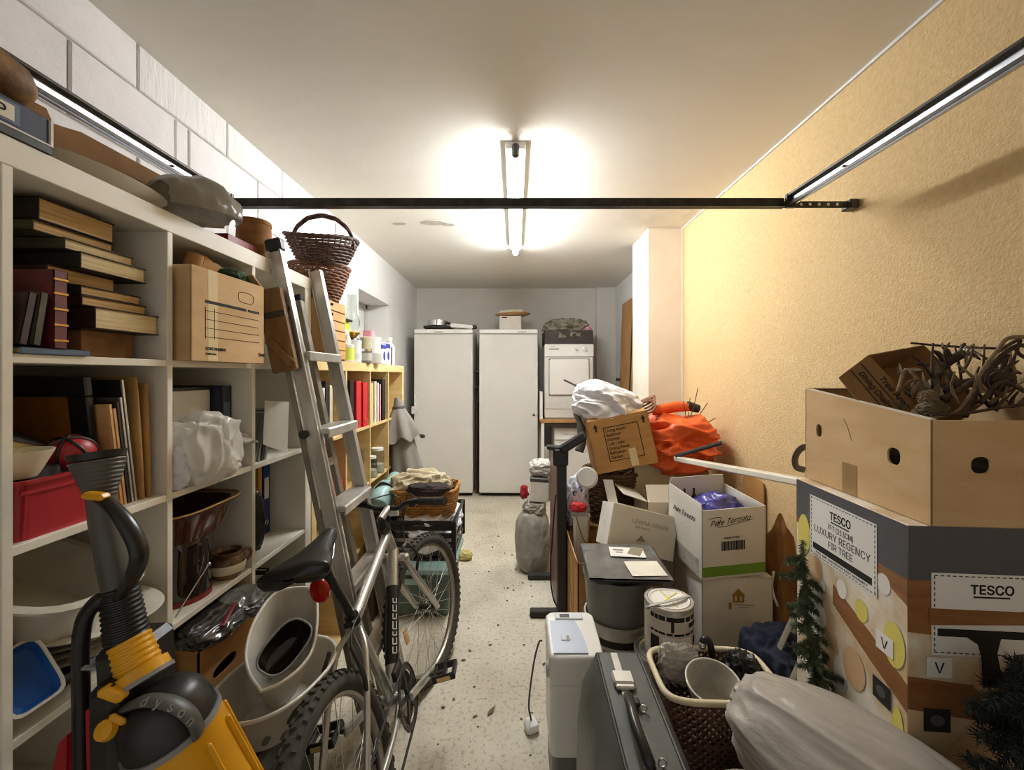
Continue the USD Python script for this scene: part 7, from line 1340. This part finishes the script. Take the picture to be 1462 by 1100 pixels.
solo('packing_paper', blob((0, 0, 0), (0.33, 0.39, 0.14), seed=95, amp=0.18, flat=-0.05), 'dark_cloth', 'dark crumpled filling inside the fruit carton', 'filling', loc=(ctrC[0], ctrC[1], 1.122), smooth=True)
# the small printed tray tipped in the carton
Bt, At, Ct, Et = V(0.968, 1.15, 1.4346), V(0.8935, 1.16, 1.3725), V(0.999, 1.02, 1.273), V(1.205, 1.24, 1.468)   # rim corner, foot, far rim corner, width
Hh, Ll, Ww = At - Bt, Ct - Bt, Et - Bt
td = thing('small_tray', 'small brown printed cardboard tray tipped on edge in the fruit carton', 'tray')
def slab(a, b, c_, th=0.004): return G().panel([a, a + b, a + b + c_, a + c_], th)
part(td, 'printed_side', slab(Bt, Ll, Hh), 'cardboard_dark'); part(td, 'far_side', slab(Bt + Ww, Ll, Hh), 'cardboard_dark'); part(td, 'end_panel', slab(Bt, Ww, Hh), 'cardboard_dark'); part(td, 'end_panel', slab(Ct, Ww, Hh), 'cardboard_dark'); part(td, 'bottom_panel', slab(At, Ll, Ww), 'cardboard_dark')
Lu, Hu = unit(Ll), unit(-Hh - unit(Ll) * (-Hh @ unit(Ll))); Nn = np.cross(Lu, Hu); Nn = Nn if Nn[1] < 0 else -Nn; on = At + Nn * 0.0026
for q in (0.36, 0.68): part(td, 'printed_line', G().bar(on - Hh * q + Ll * 0.02, on - Hh * q + Ll * 0.98, 0.0025, 0.0008, up=Nn), 'ink')
for s_, q, st_, wd in (('Dining Chairs, Tree', 0.45, 0.10, 0.17), ('Tree Area', 0.77, 0.30, 0.10)): part(td, 'printed_text', G().text(s_, 0.013, on - Hh * q + Ll * st_, Lu, Hu, True, width=wd), 'ink')
# twigs and dried foliage
r9 = np.random.default_rng(17)
tw = thing('twig_bundle', 'tangle of bare brown twigs spilling over the fruit carton', 'twigs')
def branch(pts, r0, r1, m='twig', n=18): q = smooth_path(pts, n); q[:, 0] = np.minimum(q[:, 0], 1.262 - 0.02 * np.exp(-np.maximum(q[:, 0] - 1.2, 0) * 8)); part(tw, 'twig', G().tube(q, np.linspace(r0, r1, n), 7), m, smooth=True)
branch([P(1312, 600, 0.95), P(1362, 590, 0.96), P(1388, 560, 0.97), P(1402, 530, 0.98), P(1425, 500, 0.98), P(1440, 483, 0.98), P(1475, 482, 0.98)], 0.003, 0.005, 'twig_pale', 30)
branch([P(1300, 490, 1.20), P(1345, 494, 1.16), P(1400, 497, 1.10), P(1462, 499, 1.05)], 0.003, 0.0035)
branch([P(1378, 595, 0.99), P(1395, 560, 1.0), P(1418, 520, 1.0), P(1452, 494, 1.0), P(1480, 500, 1.0)], 0.006, 0.005)
branch([P(1346, 570, 1.0), P(1378, 552, 1.0), P(1408, 530, 1.0), P(1440, 508, 1.0)], 0.008, 0.004)
branch([P(1420, 505, 1.0), P(1455, 485, 1.0), P(1452, 502, 1.0), P(1470, 515, 1.0)], 0.004, 0.004)
branch([P(1330, 594, 0.96), P(1380, 590, 0.95), P(1430, 582, 0.94), P(1480, 575, 0.94)], 0.004, 0.003)
branch([P(1400, 575, 0.97), P(1430, 545, 0.98), P(1462, 560, 0.98)], 0.005, 0.003)
for k in range(34):
    px, py, d = r9.uniform(1330, 1470), r9.uniform(520, 592), r9.uniform(0.95, 1.12); a = r9.uniform(-2.6, -0.3); l = r9.uniform(25, 60)
    branch([P(px, py, d), P(px + l * 0.5 * math.cos(a) + r9.uniform(-8, 8), py + l * 0.5 * math.sin(a), d + r9.uniform(-.02, .02)), P(px + l * math.cos(a), max(py + l * math.sin(a), 490), d + r9.uniform(-.03, .03))], r9.uniform(0.003, 0.006), 0.0018, 'twig' if k % 3 else 'twig_pale', 8)
an = thing('antler_ornament', 'dark antler-shaped ornament among the twigs in the carton', 'ornament')
def tine(a, b, r_): part(an, 'tine', G().tube(np.minimum(smooth_path([a, (V(a) + V(b)) / 2 + V(0, 0, 0.008), b], 8), V(1.262, 9, 9)), [r_] * 5 + [r_ * 0.7, r_ * 0.5, r_ * 0.25], 7), 'dark_wood', smooth=True)
part(an, 'beam', G().tube(smooth_path([P(1350, 575, 1.06), P(1335, 545, 1.07), P(1350, 520, 1.07), P(1375, 505, 1.07)], 14), 0.011, 9), 'dark_wood', smooth=True); part(an, 'beam', G().tube(smooth_path([P(1345, 560, 1.05), P(1378, 548, 1.05), P(1402, 545, 1.05), P(1432, 535, 1.05)], 14), 0.012, 9), 'dark_wood', smooth=True)
for a, b in (((1350, 520, 1.07), (1330, 500, 1.07)), ((1358, 515, 1.07), (1345, 496, 1.07)), ((1372, 508, 1.07), (1378, 490, 1.07)), ((1375, 506, 1.07), (1400, 514, 1.07)), ((1340, 535, 1.07), (1308, 520, 1.07)), ((1430, 538, 1.05), (1455, 515, 1.05)), ((1432, 536, 1.05), (1462, 535, 1.05)), ((1425, 540, 1.05), (1442, 505, 1.05)), ((1410, 545, 1.05), (1418, 520, 1.05)), ((1400, 548, 1.05), (1440, 575, 1.05))): tine(P(*a), P(*b), 0.006)
part(an, 'head', blob(P(1425, 545, 1.05), (0.06, 0.05, 0.06), seed=97, amp=0.2), 'dark_wood', smooth=True)
dp = thing('dried_flowers', 'dry pale leaves and a seed head in the tipped tray', 'dried flowers')
for k in range(26):
    c_ = P(r9.uniform(1282, 1345), r9.uniform(520, 592), r9.uniform(1.0, 1.08)); R_ = rot(*r9.uniform(0, 360, 3)); l, w_ = r9.uniform(0.03, 0.055), r9.uniform(0.010, 0.02)
    part(dp, 'leaf', G().add(*G().cloth(lambda u, v: V((u - 0.5) * l, (v - 0.5) * w_ * math.sin(math.pi * min(max(u, .06), .94)), 0.012 * (u - 0.5) ** 2 * 8 * l), 6, 3, 0.0008).get(), R_, c_), ('leaf_dry', 'twig_pale', 'leaf_dry', 'linen')[k % 4])
part(dp, 'seed_head', blob(P(1325, 568, 1.0), (0.035, 0.035, 0.035), seed=98, amp=0.35, freq=6), 'twig_pale', smooth=True); part(dp, 'seed_head', blob(P(1332, 585, 0.99), (0.055, 0.045, 0.04), seed=99, amp=0.3), 'leaf_dry', smooth=True); part(dp, 'stalk', G().tube(smooth_path([P(1282, 560, 1.05), P(1292, 530, 1.08), P(1305, 535, 1.06), P(1318, 560, 1.02)], 14), 0.005, 7), 'twig_pale', smooth=True)
t = thing('glass_bauble', 'clear glass bauble hanging among the twigs at the right', 'bauble', tuple(P(1387, 502, 1.03))); part(t, 'ball', G().tm(trimesh.creation.icosphere(3, 0.017)), 'clear_glass', smooth=True)
solo('dark_strap', G().tube(smooth_path([(0.05, 0, 0.035), (0.0, -0.01, 0.03), (-0.022, -0.01, 0.0), (-0.012, 0.0, -0.035), (0.03, 0.02, -0.05)], 20), 0.012, 6, flat=0.25, up=(0, 1, 0)), 'grey_plastic', 'grey strap loop poking out behind the fruit carton', 'strap', loc=tuple(P(1142, 652, 1.42)), smooth=True)

# ---------------------------------------------------------------- repeats share a group
GROUPS = {'board': 'boards on edge in the second cube', 'envelope': 'padded envelopes in the second cube', 'magazine': 'magazines behind the ladder', 'plate': 'plates in the third cube', 'lever_arch_file': 'lever arch files on the shelves',
    'wicker_basket': 'wicker baskets', 'cardboard_box': 'brown cardboard boxes', 'paint_tin': 'stacked paint tins', 'freezer': 'upright freezers', 'pole': 'poles between the freezers', 'storage_jar': 'glass storage jars', 'carrier_bag': 'white plastic bags',
    'bucket': 'nested buckets', 'wine_box': 'white wine boxes', 'red_packet': 'red packets in the birch unit', 'door_track': 'garage door tracks', 'dry_leaf': 'dry leaves on the floor', 'bedding_bag': 'bags of bedding', 'fir_branch': 'artificial fir branches',
    'shelf_unit': 'open cube shelf units', 'packet': 'packets', 'tin_can': 'tins on the birch unit', 'book': 'books standing on the shelves'}
for c in stage.GetPrimAtPath('/World').GetChildren():
    n = c.GetName(); n = n[:-4] if n[-4:-3] == '_' and n[-3:].isdigit() else n
    if c.GetCustomDataByKey('label') and n in GROUPS and not c.GetCustomDataByKey('group'): c.SetCustomDataByKey('group', GROUPS[n])
